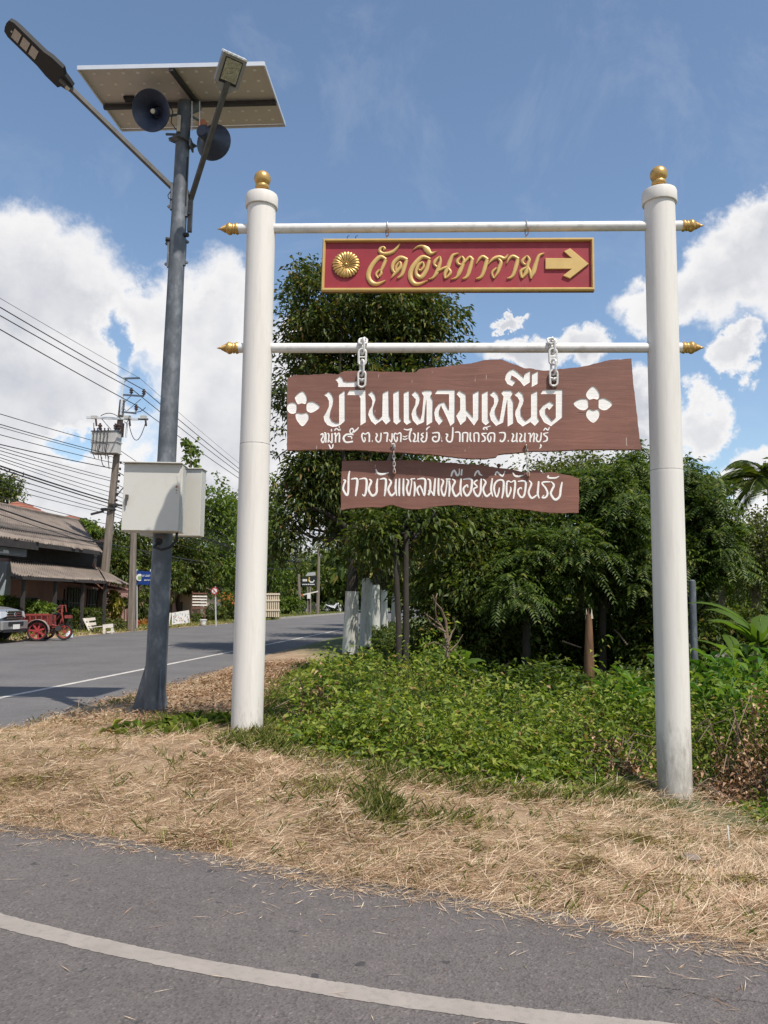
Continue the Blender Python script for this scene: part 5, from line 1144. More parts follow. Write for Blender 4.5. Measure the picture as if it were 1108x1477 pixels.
# wires: (row at the left edge, row at the pole, row right of the light pole, radius)
def wire_pts(A_, px, py, extend):
    Q = at_plane(px, py, A_, (RN[0], RN[1], 0))        # plane along the road through the attachment
    return Q
m_w2 = m_wire
def span(A_, Q, far_s, lab, r, sag, group):
    """parabola from the pole through Q, continued to the next pole far_s metres along the road"""
    A_ = np.array(A_); sq = float((Q-A_)@T3); k4 = 4*sag/far_s**2
    def z_at(s, slope): return A_[2]+slope*s+k4*s*s
    slope = (Q[2]-A_[2]-k4*sq*sq)/sq
    pts = []
    for s in np.linspace(0, far_s*np.sign(sq), 30): pts.append(np.array([A_[0]+T3[0]*s, A_[1]+T3[1]*s, z_at(s, slope)]))
    m = MB(); m.tube(pts, r, 5, cap=False); o = part('overhead_wire', m, m_wire, loc=A_); tag(o, lab, 'wire', group); return o
WL = [(430, (204, 547), 668, .010), (443, (210, 564), 676, .022), (455, (192, 562), 682, .022), (475, (199, 586), 690, .022)]
tiers = ['topmost, thinnest', 'second from top', 'third from top', 'fourth from top']
for k, (yl, q, yr, r) in enumerate(WL):
    A_ = PX(*q)+off
    span(A_, wire_pts(A_, 0, yl, 40), 42, '%s overhead wire running from the pole top to the left' % tiers[k], r, 0.35, 'high wires')
    span(A_, wire_pts(A_, 345, yr, 40), 45, '%s overhead wire running from the pole top past the grey light pole' % tiers[k], r, 0.35, 'high wires')
LOW = [(597, 644, .016), (612, 657, .018), (616, 660, .014), (627, 668, .016), (641, 676, .022), (645, 690, .016), (650, 694, .016), (655, 703, .014), (660, 710, .016), (664, 716, .014), (672, 722, .035), (676, 726, .03), (684, 731, .018), (693, 737, .016), (702, 741, .014), (734, 783, .035), (742, 789, .018), (716, 756, .014)]
ORD = 'first second third fourth fifth sixth seventh eighth ninth tenth eleventh twelfth thirteenth fourteenth fifteenth sixteenth seventeenth eighteenth'.split()
LOW.sort(key=lambda q: q[1])
for k, (yl, ya, r) in enumerate(LOW):
    A_ = PX(176-(ya-577)*0.105, ya)-T3*0.15-N3*0.12
    lab = ORD[k]+' low cable, counted downwards, running left from the leaning utility pole'
    span(A_, wire_pts(A_, 0, yl, 40), 42, lab, r, 0.55, 'cables of the low bundle')
    if k % 2 == 0 or ya > 700:
        Q = wire_pts(A_, 345, 757+(ya-640)*0.42, 40); span(A_, Q, 45, ORD[k]+' low cable, counted downwards, running right from the leaning pole behind the control box', r, 0.5, 'onward cables of the low bundle')
# second, thinner pole just behind, and poles further along the road
b2_ = at_z(189, 909, 0.05); t2_ = at_plane(194, 700, b2_, (RD[0], RD[1], 0)); up2 = thing('utility_pole', b2_, 'plain grey-brown pole behind the control box, beside the blue sign', 'utility pole', 'utility poles')
square_pole(up2, b2_, at_plane(193, 757, b2_, (RD[0], RD[1], 0)), 0.32, 0.24)
b3_ = at_z(433, 884, 0.05); up3 = thing('utility_pole', b3_, 'far thin dark pole beside the black shop sign', 'utility pole', 'utility poles')
square_pole(up3, b3_, at_plane(431, 828, b3_, (RD[0], RD[1], 0)), 0.34, 0.26)
s4 = s_of(ub)+45; p4 = roadp(s4, FO-1.0); up4 = thing('utility_pole', (*p4, 0), 'utility pole in the distance hidden behind the left gate post', 'utility pole', 'utility poles')
square_pole(up4, (*p4, 0), (*p4, 9.0), 0.34, 0.22)
m = MB(); m.bar(np.array([*p4, 8.6])-N3*0.9, np.array([*p4, 8.6])+N3*0.9, 0.1); part('crossarm', m, m_xarm, up4, smooth=0)

# ------------------------------------------------------------------ signs and small things across the road
m_signblue = mat('sign_blue', (0.012, 0.05, 0.24), 0.5, var=0.08); m_signwhite = mat('sign_white', (0.75, 0.75, 0.72), 0.5, var=0.05)
bs = at_z(198, 908, 0.05); SX = lambda px, py, o=0.0: at_plane(px, py, bs, (0.2, 1, 0))+np.array([0, -o, 0])
sgn = thing('blue_direction_sign', bs, 'blue rectangular sign with round white emblem on two thin posts', 'sign')
for px in (197.5, 217):
    m = MB(); m.tube([SX(px, 912), SX(px, 821)], 0.035, 8); part('post', m, m_alu, sgn)
m = MB(); m.prism([SX(198, 823, .06), SX(223, 825, .06), SX(223, 844, .06), SX(198, 843, .06)], (0, 0.03, 0)); part('panel', m, m_signblue, sgn, smooth=0)
m = MB(); m.lathe(SX(202.2, 833, .065), (0, -1, 0), [(0, 0.17), (0.01, 0.17)], 20); part('emblem', m, m_signwhite, sgn)
m_sgreen = mat('emblem_green', (0.25, 0.35, 0.12), 0.6); m = MB(); m.lathe(SX(202.2, 833.5, .078), (0, -1, 0), [(0, 0.09), (0.006, 0.09)], 14); part('emblem_mark', m, m_sgreen, sgn)
# small white Thai wording, a dozen letters in two lines
gl8 = [[(0,0),(0,3),(2,3),(2,0)], [(0,1),(1,0),(2,1),(2,3)], [(0,0),(2,0),(2,3),(0,3),(0,2),(1,2)], [(0,0),(0,3),(2,3),(2,0)], [(0,3),(0,0),(2,0),(2,3)], [(2,0),(0,1),(2,2),(1,3)]]
for row, (x0, y0, s, cnt) in enumerate(((206.2, 829.2, 0.9, 6), (208.5, 836, 0.62, 6))):
    for k in range(cnt):
        m = MB(); g = gl8[(k+row*2) % 6]; P_ = [SX(x0+k*2.55*s*1.0+g_[0]*0.75*s, y0+g_[1]*0.95*s, .066) for g_ in g]
        for u_, v_ in zip(P_[:-1], P_[1:]): m.bar(u_, v_, 0.012, 0.009)
        part('letter', m, m_signwhite, sgn, smooth=0)
# round red-rimmed sign
rsn = at_z(311, 903, 0.05); RX = lambda px, py: at_plane(px, py, rsn, (RD[0], RD[1], 0)); rd = thing('round_road_sign', rsn, 'round red-rimmed road sign on a post beside the cream hut', 'sign')
m = MB(); m.tube([RX(311.5, 903), RX(310.5, 846)], 0.04, 8); part('post', m, m_alu, rd)
m_signred = mat('sign_red', (0.40, 0.03, 0.04), 0.5); cR_ = RX(310.3, 852.5)-T3*0.08
m = MB(); m.lathe(cR_, -T3, [(0, 0.21), (0.02, 0.21)], 24); part('rim', m, m_signred, rd)
m = MB(); m.lathe(cR_-T3*0.0205, -T3, [(0, 0.145), (0.006, 0.145)], 24); part('face', m, m_signwhite, rd)
m = MB(); m.bar(cR_-T3*0.03-N3*0.11+up*0.11, cR_-T3*0.03+N3*0.11-up*0.11, 0.04, 0.006, up=T3); m.bar(cR_-T3*0.03-N3*0.03-up*0.09, cR_-T3*0.03-N3*0.03+up*0.09, 0.035, 0.006, up=T3); part('bar', m, m_signred, rd, smooth=0)
# leaning painted boards
pb_ = at_z(262, 905, 0.05); bd = thing('painted_panel', pb_, 'white panel covered in coloured brush strokes leaning on the grass right of the light pole', 'panel')
EX = np.array([1, 0.15, 0]); EX /= np.linalg.norm(EX); EY = np.array([-EX[1], EX[0], 0])
def onb(px, py, o=0): return at_plane(px, py, pb_, EY)-EY*o
m_mural = mat('mural_white', (0.72, 0.70, 0.66), 0.7, var=0.08)
m = MB(); m.prism([onb(248, 901), onb(274, 898), onb(272.5, 880), (onb(248, 884))], EY*0.04); part('panel', m, m_mural, bd, smooth=0)
cols = [(0.10, 0.30, 0.32), (0.45, 0.10, 0.12), (0.42, 0.32, 0.08), (0.12, 0.12, 0.13), (0.13, 0.2, 0.4), (0.3, 0.3, 0.3)]
mc = [mat('brush_stroke_colour', c, 0.7) for c in cols]
for k in range(40):
    x = 249+24*random.random(); y = 884+13*random.random()-(x-248)*0.06; a_ = random.uniform(1.0, 2.1); l = random.uniform(1.2, 3)
    m = MB(); m.bar(onb(x, y, 0.003), onb(x+math.cos(a_)*l, y+math.sin(a_)*l, 0.003), 0.03, 0.004, up=EY); part('brush_stroke', m, mc[k % 6], bd, smooth=0)
m = MB(); m.bar(onb(243, 902, 0.05), onb(246.5, 884, 0.05), 0.09, 0.06); part('prop', m, m_whitep, bd, smooth=0)
# white bench
bb = at_z(138, 912, 0.06); bench = thing('white_bench', bb, 'weathered white wooden bench at the roadside beside the hedge', 'bench')
def onw(px, py, o=0.0): return at_plane(px, py, bb, EY)-EY*o
for dep in (0.0, 0.55):
    m = MB(); m.bar(onw(120.5, 892, -dep), onw(132, 916, -dep), 0.11, 0.05); part('end_frame', m, m_whitep, bench, smooth=0)
for (a_, b_) in (((121, 892), (137, 890.5)), ((124, 898.5), (138, 897.5))):
    m = MB(); m.prism([onw(*a_, -0.02), onw(*b_, -0.02), onw(b_[0]+0.6, b_[1]+4, -0.02), onw(a_[0]+1.5, a_[1]+4.5, -0.02)], EY*0.03+N3*0.0); part('back_slat', m, m_whitep, bench, smooth=0)
for k in range(4):
    m = MB(); o_ = -0.12*k-0.05; m.bar(onw(128, 905.5, o_), onw(163, 901.5, o_), 0.10, 0.03); part('seat_slat', m, m_whitep if k == 0 else m_fibro, bench, smooth=0)
m = MB(); m.prism([onw(148, 901, .02), onw(163, 899.5, .02), onw(163.5, 905, .02), (onw(148.5, 906.5, .02))], EY*0.04); part('front_board', m, m_whitep, bench, smooth=0)
for px in (150.5, 162):
    m = MB(); m.bar(onw(px, 906), onw(px, 914), 0.09, 0.08); part('leg', m, m_whitep, bench, smooth=0)
m = MB(); m.bar(onw(154, 912), onw(165, 911), 0.10, 0.06); part('foot_rail', m, m_whitep, bench, smooth=0)
# child's swing frame by the pole
sw = at_z(149, 905, 0.05); o = MB(); a_ = at_plane(154, 862, sw, EY); b_ = at_plane(155, 893, sw, EY)
swing = thing('rope_swing', a_, 'small white rope swing hanging beside the leaning utility pole', 'swing')
for dx in (-0.12, 0.12): m = MB(); m.bar(a_+EX*dx*0.4, b_+EX*dx, 0.02); part('rope', m, m_signwhite, swing, smooth=0)
m = MB(); m.box(b_, (0.34, 0.2, 0.05), (EX, EY, up)); part('seat', m, m_whitep, swing, smooth=0)
# red pot with orange plant, and white pot
m_pot = mat('red_pot', (0.35, 0.07, 0.04), 0.7, var=0.15)
def pot(px, py, r, h, mm, lab, nm='flower_pot'):
    c = at_z(px, py, 0.06); t = thing(nm, c, lab, 'flower pot'); m = MB(); m.lathe(c, up, [(0, r*0.7), (h*0.85, r*0.95), (h*0.86, r*1.08), (h, r*1.08), (h, r*0.9), (h*0.9, r*0.88)], 16); part('pot', m, mm, t); return c, t
pot_c, pot_t = pot(196, 905, 0.17, 0.34, m_pot, 'red clay flower pot at the foot of the blue sign')
pot2_c, pot2_t = pot(293, 901, 0.20, 0.30, m_signwhite, 'white flower pot raised on a stand in front of the slatted rack')
m = MB(); m.lathe(pot2_c-up*0.05, up, [(0, 0.12), (0.06, 0.05), (0.0601, 0.05)], 10); part('foot', m, m_signwhite, pot2_t)
# black shop sign on twin posts, far
ss = at_z(446, 887, 0.05); KX = lambda px, py, o=0.0: at_plane(px, py, ss, (RD[0], RD[1], 0))-T3*o
shop = thing('shop_sign', ss, 'far black billboard with white lettering and a yellow crescent on twin posts', 'sign')
m_board = mat('billboard_black', (0.015, 0.018, 0.022), 0.5); m_yel = mat('crescent_yellow', (0.65, 0.45, 0.06), 0.5)
for px in (444, 448): m = MB(); m.bar(KX(px, 888), KX(px, 846), 0.14); part('post', m, m_fibro, shop, smooth=0)
m = MB(); m.prism([KX(435.5, 833, .1), KX(456, 831, .1), KX(456.5, 845, .1), KX(436, 846, .1)], T3*0.15); part('panel', m, m_board, shop, smooth=0)
m = MB(); m.prism([KX(441, 831, .05), KX(444, 826, .05), KX(455, 825, .05), KX(455, 830, .05)], T3*0.1); part('top_plate', m, m_alu, shop, smooth=0)
m = MB()
for k in range(9):
    a_ = -1.2+k*0.27*1.0+math.pi/2; a_ = math.pi*0.95-k*math.pi*0.9/8+0.0
    x = 450+3.7*math.cos(-a_); y = 836+4.0*math.sin(a_); 
    if k: m.bar(KX(px_, py_, .13), KX(x, y, .13), 0.09+0.05*math.sin(k/8*math.pi), 0.02, up=T3)
    px_, py_ = x, y
part('crescent', m, m_signwhite, shop, smooth=0)
m = MB(); m.bar(KX(446.8, 832.5, .14), KX(446, 838.5, .14), 0.12, 0.02, up=T3); part('crescent_tip', m, m_yel, shop, smooth=0)
for k in range(3): m = MB(); m.box(KX(438+k*2.2, 837, .12), (0.13, 0.03, 0.24), (N3, T3, up)); part('letter', m, m_signwhite, shop, smooth=0)
for k in range(7): m = MB(); m.box(KX(437.5+k*2.6, 843, .12), (0.14, 0.03, 0.10), (N3, T3, up)); part('small_letter', m, m_signwhite, shop, smooth=0)
m = MB(); m.box(KX(446, 860, .15), (0.34, 0.04, 0.5), (N3, T3, up)); part('notice', m, m_signwhite, shop, smooth=0)
m = MB(); m.bar(KX(435.5, 858.5, .12), KX(459, 853, .12), 0.06, 0.14); part('arm_board', m, m_whitep, shop, smooth=0)
m = MB(); m.lathe(KX(436.5, 858.5, .15), -T3, [(0, 0.14), (0.03, 0.14)], 14); part('lamp', m, m_orange, shop)
# low slatted fence and marker post beyond, roadside litter
f0 = at_z(384, 893, 0.05); f1 = at_z(403, 888, 0.05); fence = thing('slatted_fence', f0, 'low pinkish slatted fence behind the round hedge right of the left gate post', 'fence')
FX = lambda px, py: at_plane(px, py, f0, EY)
for px in np.arange(370, 404.5, 2.9): m = MB(); m.bar(FX(px, 890), FX(px, 855.5), 0.10, 0.05); part('slat', m, m_creamw, fence, smooth=0)
for py in (857, 866, 880): m = MB(); m.bar(FX(368, py+0.3)-EY*0.05, FX(404, py)-EY*0.05, 0.05, 0.12); part('rail', m, m_creamw, fence, smooth=0)
mp_ = at_z(491, 883, 0.05); mk = thing('marker_post', mp_, 'far short white marker post at the road edge', 'post'); m = MB(); m.bar(mp_, mp_+up*1.1, 0.14); m.box(mp_+up*1.13, (0.17, 0.17, 0.06)); part('shaft', m, m_whitep, mk, smooth=0)
def motorbike(c, s, col, lab, fwd=(1, 0.1, 0)):
    f = np.array(fwd, float); f /= np.linalg.norm(f); l_ = np.array([-f[1], f[0], 0]); t = thing('motorcycle', c, lab, 'motorcycle', 'motorcycles in the distance')
    P = lambda x, y, z: c+f*x*s+l_*y*s+up*z*s
    for x in (-0.62, 0.62):
        m = MB(); m.tube([P(x+0.29*math.cos(a), 0, 0.30+0.29*math.sin(a)) for a in np.linspace(0, 2*math.pi, 15)], 0.055*s, 6, cap=False); part('tyre', m, m_black, t)
        m = MB(); m.lathe(P(x, -0.04, 0.3), l_, [(0, 0.05*s), (0.08*s, 0.05*s)], 10)
        for a in np.arange(0, 2*math.pi, 1.05): m.bar(P(x, 0, 0.3), P(x+0.26*math.cos(a), 0, 0.3+0.26*math.sin(a)), 0.025*s)
        part('rim', m, m_alu, t)
    m = MB(); m.prism([P(-0.75, -0.1, 0.72), P(-0.25, -0.12, 0.55), P(0.15, -0.1, 0.42), P(0.40, -0.06, 0.9), (P(0.28, -0.06, 0.95)), P(0.02, -0.1, 0.68), P(-0.3, -0.12, 0.74), P(-0.8, -0.1, 0.84)], l_*0.22*s); part('body', m, col, t, smooth=0)
    m = MB(); m.box(P(-0.3, 0, 0.80), (0.7*s, 0.24*s, 0.09*s), (f, l_, up)); part('seat', m, m_black, t, smooth=0, bevel=0.02)
    m = MB(); m.tube([P(0.62, 0.06, 0.3), P(0.42, 0.06, 0.85)], 0.03*s, 6); m.tube([P(0.62, -0.06, 0.3), P(0.42, -0.06, 0.85)], 0.03*s, 6); part('fork', m, m_alu, t)
    m = MB(); m.tube([P(0.30, 0.33, 1.02), P(0.38, 0.12, 1.0), P(0.38, -0.12, 1.0), P(0.30, -0.33, 1.02)], 0.022*s, 6); part('handlebar', m, m_black, t)
    m = MB(); m.lathe(P(0.42, 0, 0.9), f, [(0, 0.1*s), (0.08*s, 0.09*s), (0.1*s, 0.03*s)], 12); part('headlight', m, m_signwhite, t)
m_bikew = mat('white_fairing', (0.62, 0.62, 0.64), 0.4); m_biker = mat('red_fairing', (0.3, 0.04, 0.05), 0.4)
motorbike(at_z(481, 883.5, 0.05), 1.25, m_bikew, 'far white motorcycle parked in front of dark shopfront, beside the marker post')
motorbike(at_z(468, 884.5, 0.05)-N3*1.5, 1.1, m_black, 'far dark motorcycle parked under the trees left of the white one', (0.8, 0.5, 0))
motorbike(at_z(590, 876.5, 0.0), 1.1, m_biker, 'very far motorcycle on the road seen between the dark twin trunk and the bushes', (0.3, -1, 0))

# ------------------------------------------------------------------ silver pickup, nose towards the road
m_silver = mat('silver_car_paint', (0.42, 0.43, 0.44), 0.28, metal=0.6, var=0.03, scale=2)
m_chrome = mat('chrome', (0.75, 0.75, 0.76), 0.12, metal=0.95, var=0.03)
m_carglass = mat('car_glass', (0.02, 0.025, 0.028), 0.08, var=0.1)
m_lamp = mat('lamp_lens', (0.62, 0.64, 0.66), 0.12, metal=0.35, var=0.15, scale=30)
m_tyre = mat('tyre_rubber', (0.02, 0.02, 0.02), 0.85, var=0.2)
fw = np.array([0.995, -0.06, 0]); fw /= np.linalg.norm(fw); lf = np.array([-fw[1], fw[0], 0])
nose = at_z(17, 926, 0.03); nose[2] = 0.03
truck = thing('pickup_truck', nose-fw*2.6, 'silver pickup truck, nose towards the road, under the carport at the left edge', 'pickup truck')
TP = lambda x, y, z: nose+fw*x+lf*y+up*z      # x back is negative
# body: stations along x with (z_low, z_high, half width)
st_ = [(-0.02, 0.42, 0.62, 0.70), (-0.06, 0.36, 0.92, 0.82), (-0.16, 0.34, 1.06, 0.88), (-0.5, 0.34, 1.13, 0.91), (-1.25, 0.34, 1.19, 0.92), (-1.35, 0.34, 1.20, 0.92), (-3.2, 0.34, 1.20, 0.92), (-5.1, 0.36, 1.14, 0.90), (-5.2, 0.42, 1.10, 0.86)]
vs = []
for (x, z0, z1, hw) in st_:
    for (u, v) in ((-0.9, 0), (-1, 0.18), (-1, 0.7), (-0.93, 0.93), (-0.6, 1.0), (0, 1.02), (0.6, 1.0), (0.93, 0.93), (1, 0.7), (1, 0.18), (0.9, 0)): vs.append(TP(x, u*hw, z0+(z1-z0)*v))
k = 11; fs = [(i_*k+j, i_*k+(j+1) % k, (i_+1)*k+(j+1) % k, (i_+1)*k+j) for i_ in range(len(st_)-1) for j in range(k)]+[tuple(range(k))[::-1], tuple((len(st_)-1)*k+j for j in range(k))]
m = MB(); m.add(vs, fs); part('body', m, m_silver, truck, smooth=40)
m = MB(); cab = [(-1.30, 1.15, 0.84), (-2.0, 1.68, 0.70), (-2.6, 1.74, 0.70), (-3.1, 1.70, 0.70), (-3.45, 1.15, 0.84)]
vs = []
for (x, z, hw) in cab: vs += [TP(x, -hw, z), TP(x, hw, z)]
base = [TP(-1.3, -0.86, 1.12), TP(-1.3, 0.86, 1.12), TP(-3.45, 0.86, 1.12), TP(-3.45, -0.86, 1.12)]
m.add(vs, [(0, 1, 3, 2), (2, 3, 5, 4), (4, 5, 7, 6), (6, 7, 9, 8), (0, 2, 4, 6, 8), (9, 7, 5, 3, 1)]); part('cabin', m, m_silver, truck, smooth=30)
m = MB(); m.prism([TP(-1.38, -0.76, 1.22), TP(-1.38, 0.76, 1.22), TP(-1.96, 0.66, 1.64), TP(-1.96, -0.66, 1.64)], fw*0.02+up*0.02); part('windscreen', m, m_carglass, truck, smooth=0)
for s_ in (-1, 1):
    m = MB(); m.prism([TP(-1.55, s_*0.83, 1.20), TP(-3.2, s_*0.83, 1.20), TP(-3.0, s_*0.715, 1.62), TP(-2.05, s_*0.715, 1.62)], lf*s_*0.02); part('side_window', m, m_carglass, truck, smooth=0)
    m = MB(); m.prism([TP(0.0, s_*0.44, 0.99), TP(-0.08, s_*0.72, 1.00), TP(-0.40, s_*0.905, 0.99), TP(-0.28, s_*0.91, 0.82), TP(-0.02, s_*0.78, 0.78), TP(0.02, s_*0.48, 0.84)], fw*0.03+lf*s_*0.02); part('headlight', m, m_lamp, truck, smooth=0, bevel=0.01)
    m = MB(); m.lathe(TP(0.02, s_*0.66, 0.52), fw, [(0, 0.07), (0.03, 0.07), (0.035, 0.05)], 14); part('fog_lamp', m, m_lamp, truck)
    for x in (-0.85, -4.05):
        m = MB(); m.lathe(TP(x, s_*0.74, 0.36), lf*s_, [(-0.02, 0.30), (0.02, 0.365), (0.16, 0.365), (0.2, 0.30), (0.2, 0.23)], 28); w_o = part('wheel', m, m_tyre, truck)
        m = MB(); m.lathe(TP(x, s_*0.945, 0.36), lf*s_, [(0, 0.22), (0.006, 0.21), (0.01, 0.05)], 20); part('rim', m, m_alu, w_o)
        m = MB(); m.tube([TP(x+0.43*math.cos(a), s_*0.90, 0.36+0.43*math.sin(a)) for a in np.linspace(0, math.pi, 13)], 0.04, 6); part('wheel_arch', m, m_black, truck)
    m = MB(); m.box(TP(-1.62, s_*1.0, 1.18), (0.1, 0.22, 0.16), (fw, lf, up)); part('mirror', m, m_silver, truck, smooth=0, bevel=0.02)
m = MB(); m.prism([TP(0.0, -0.5, 0.75), TP(0.0, 0.5, 0.75), TP(-0.02, 0.46, 1.02), TP(-0.02, -0.46, 1.02)], fw*0.04); gr_ = part('grille', m, m_black, truck, smooth=0)
for z in (0.78, 0.86, 0.94, 1.01):
    m = MB(); m.box(TP(0.05, 0, z), (0.03, 0.94, 0.03), (fw, lf, up)); part('grille_bar', m, m_chrome, gr_, smooth=0)
m = MB(); m.lathe(TP(0.055, 0, 0.9), fw, [(0, 0.075), (0.02, 0.07), (0.025, 0.03)], 16); part('badge', m, m_chrome, gr_)
m = MB(); m.prism([TP(0.0, -0.80, 0.40), TP(0.0, 0.80, 0.40), TP(0.0, 0.82, 0.70), TP(0.0, -0.82, 0.70)], fw*0.10); part('bumper', m, m_silver, truck, smooth=0, bevel=0.03)
m = MB(); m.box(TP(0.10, 0, 0.60), (0.03, 0.95, 0.13), (fw, lf, up)); part('air_intake', m, m_black, truck, smooth=0)
m = MB(); m.box(TP(0.06, 0, 0.38), (0.1, 1.4, 0.10), (fw, lf, up)); part('skid_plate', m, m_black, truck, smooth=0)
m = MB(); m.box(TP(0.125, 0, 0.50), (0.015, 0.42, 0.15), (fw, lf, up)); part('number_plate', m, m_signwhite, truck, smooth=0)

# ------------------------------------------------------------------ red cargo tricycle
m_redp = mat('faded_red_paint', (0.24, 0.035, 0.028), 0.6, var=0.25, scale=6, dirt=(0.16, 0.06, 0.04), dirtscale=6, dirtamt=0.6)
m_redw = mat('wheel_red_paint', (0.34, 0.035, 0.04), 0.5, var=0.15)
m_tin = mat('grey_mudguard', (0.30, 0.24, 0.21), 0.7, var=0.2)
tb = at_z(55, 923.5, 0.04); TXf = lambda px, py, o=0.0: at_plane(px, py, tb, EY)-EY*o
tri = thing('cargo_tricycle', tb, 'red three-wheeled cargo tricycle with red spoked wheels beside the pickup', 'tricycle')
pxm = np.linalg.norm(TXf(56, 900)-TXf(55, 900)); rw = 14.0*pxm
def spoked(c, r, par, n=7, w=0.06, nm='wheel'):
    m = MB(); m.tube([c+EX*r*math.cos(a)+up*r*math.sin(a) for a in np.linspace(0, 2*math.pi, 33)], 0.03, 8, cap=False); wo = part(nm, m, m_tyre, par)
    m = MB(); m.tube([c+EX*(r-0.045)*math.cos(a)+up*(r-0.045)*math.sin(a) for a in np.linspace(0, 2*math.pi, 33)], 0.018, 6, cap=False)
    part('rim', m, m_redw, wo)
    m = MB(); m.lathe(c-EY*0.06, EY, [(0, 0.045), (0.12, 0.045)], 12); part('hub', m, m_redw, wo)
    for k in range(n):
        a = 2*math.pi*k/n+0.35; m = MB(); m.bar(c, c+EX*(r-0.05)*math.cos(a)+up*(r-0.05)*math.sin(a), w, 0.02, up=EY); part('spoke', m, m_redw, wo, smooth=0)
wc = TXf(54.5, 910); wc[2] = tb[2]+rw
spoked(wc-EY*0.05, rw, tri); spoked(wc+EY*1.05, rw, tri)
m = MB(); 
for k in range(14):
    a0_, a1_ = math.pi*k/14-0.15, math.pi*(k+1)/14-0.15; r_ = rw*1.2
    m.prism([wc-EY*0.16+EX*r_*math.cos(a0_)+up*r_*math.sin(a0_), wc-EY*0.16+EX*r_*math.cos(a1_)+up*r_*math.sin(a1_), wc+EY*0.05+EX*r_*math.cos(a1_)+up*r_*math.sin(a1_), wc+EY*0.05+EX*r_*math.cos(a0_)+up*r_*math.sin(a0_)], up*0.015)
part('mudguard', m, m_tin, tri, smooth=0)
bxa, bxb = TXf(34, 887), TXf(69, 887)
for (dep, nm) in ((0.06, 'side_panel'), (0.98, 'side_panel')):
    m = MB(); m.prism([TXf(34, 887)+EY*dep, TXf(69, 886.5)+EY*dep, TXf(70, 902)+EY*dep, TXf(34, 905)+EY*dep], EY*0.03); part(nm, m, m_redp, tri, smooth=0)
for px in (34, 69):
    m = MB(); m.prism([TXf(px, 887)+EY*0.06, TXf(px, 903)+EY*0.06, TXf(px, 903)+EY*1.0, TXf(px, 887)+EY*1.0], EX*0.03); part('end_panel', m, m_redp, tri, smooth=0)
m = MB(); m.prism([TXf(34, 903)+EY*0.06, TXf(70, 903)+EY*0.06, TXf(70, 903)+EY*1.0, TXf(34, 903)+EY*1.0], up*0.03); part('floor_board', m, m_redp, tri, smooth=0)
m = MB()
for k in range(5): m.bar(TXf(35+k*8.4, 886.6), TXf(35+k*8.4, 904), 0.04, 0.03)
m.bar(TXf(33, 886.6), TXf(71, 886), 0.04, 0.05); part('rail', m, m_redp, tri, smooth=0)
def tubep(pts, r, mm=m_redp, nm='frame_tube', dep=0.5):
    m = MB(); m.tube([TXf(*p)+EY*dep for p in pts], r, 8); part(nm, m, mm, tri)
fwc = TXf(88, 907)+EY*0.5; fwc[2] = tb[2]+rw*0.85; spoked(fwc, rw*0.8, tri, n=12, w=0.008)
tubep([(70, 897), (77, 893), (84, 884)], 0.03); tubep([(70, 902), (79, 904), (84, 893)], 0.03); tubep([(84, 893), (80, 904), (70, 906)], 0.025)
tubep([(88, 907), (85.5, 895), (83, 878)], 0.028); tubep([(83, 878), (80, 880), (79, 886)], 0.022); tubep([(83, 874), (87, 873), (88, 883)], 0.02, m_redp, 'handlebar', 0.25); tubep([(83, 874), (87, 873), (88, 883)], 0.02, m_redp, 'handlebar', 0.75)
m = MB(); m.tube([TXf(83, 876)+EY*0.2, TXf(83, 876)+EY*0.8], 0.02, 6); part('handlebar', m, m_redp, tri)
m = MB(); m.box(TXf(77, 886)+EY*0.5, (0.26, 0.2, 0.07), (EX, EY, up)); part('saddle', m, m_black, tri, smooth=0, bevel=0.02)
m = MB(); m.box(TXf(94, 890)+EY*0.5, (0.2, 0.3, 0.10), (EX, EY, up)); part('basket', m, m_redp, tri, smooth=0)
tubep([(75, 884), (81, 875), (85, 873)], 0.015, m_arm, 'backrest_tube', 0.3)
m = MB(); m.lathe(TXf(79, 907)+EY*0.42, EY, [(0, 0.10), (0.16, 0.10)], 14); part('engine', m, m_dark, tri)
bagp = at_z(99, 920, 0.05); m = MB(); m.lathe(bagp, (0.25, 0, 1), [(0, 0.10), (0.05, 0.15), (0.12, 0.13), (0.22, 0.07), (0.27, 0.03), (0.30, 0.05)], 9); o = part('plastic_bag', m, mat('pale_blue_bag', (0.5, 0.58, 0.65), 0.4, var=0.2, scale=14), loc=bagp); tag(o, 'pale blue knotted plastic bag on the ground in front of the tricycle', 'bag')
# grey post and low wall among the plants on the right, washed-up stake by the right post
gp_ = at_y(1003, 985, 13.5); gp_[2] = gz(gp_[0], gp_[1]); t_ = at_y(1002, 838, 13.5)
m = MB(); m.lathe(gp_, up, [(0, 0.10), (0.35, 0.10), (0.36, 0.06), (t_[2]-gp_[2], 0.055), (t_[2]-gp_[2]+0.02, 0.03)], 14); o = part('grey_pipe_post', m, m_galv, loc=gp_); tag(o, 'slim grey metal pipe post among the plants right of the right gate post', 'post')
w0, w1 = at_y(1028, 936, 15), at_y(1150, 946, 15); m = MB(); w0[2] = w1[2]; m.bar(w0-up*0.45, w1-up*0.45, 0.15, 1.0)
o = part('low_wall', m, m_curb, loc=w0, smooth=0); tag(o, 'low concrete wall half hidden by plants at the right edge', 'wall')
stk = at_g(1053, 1222); m = MB(); m.bar(stk-up*0.03, stk+np.array([-0.01, 0, 0.14]), 0.008); o = part('white_stake', m, m_signwhite, loc=stk, smooth=0); tag(o, 'thin white plastic stake in the mown grass right of the right gate post', 'stake')
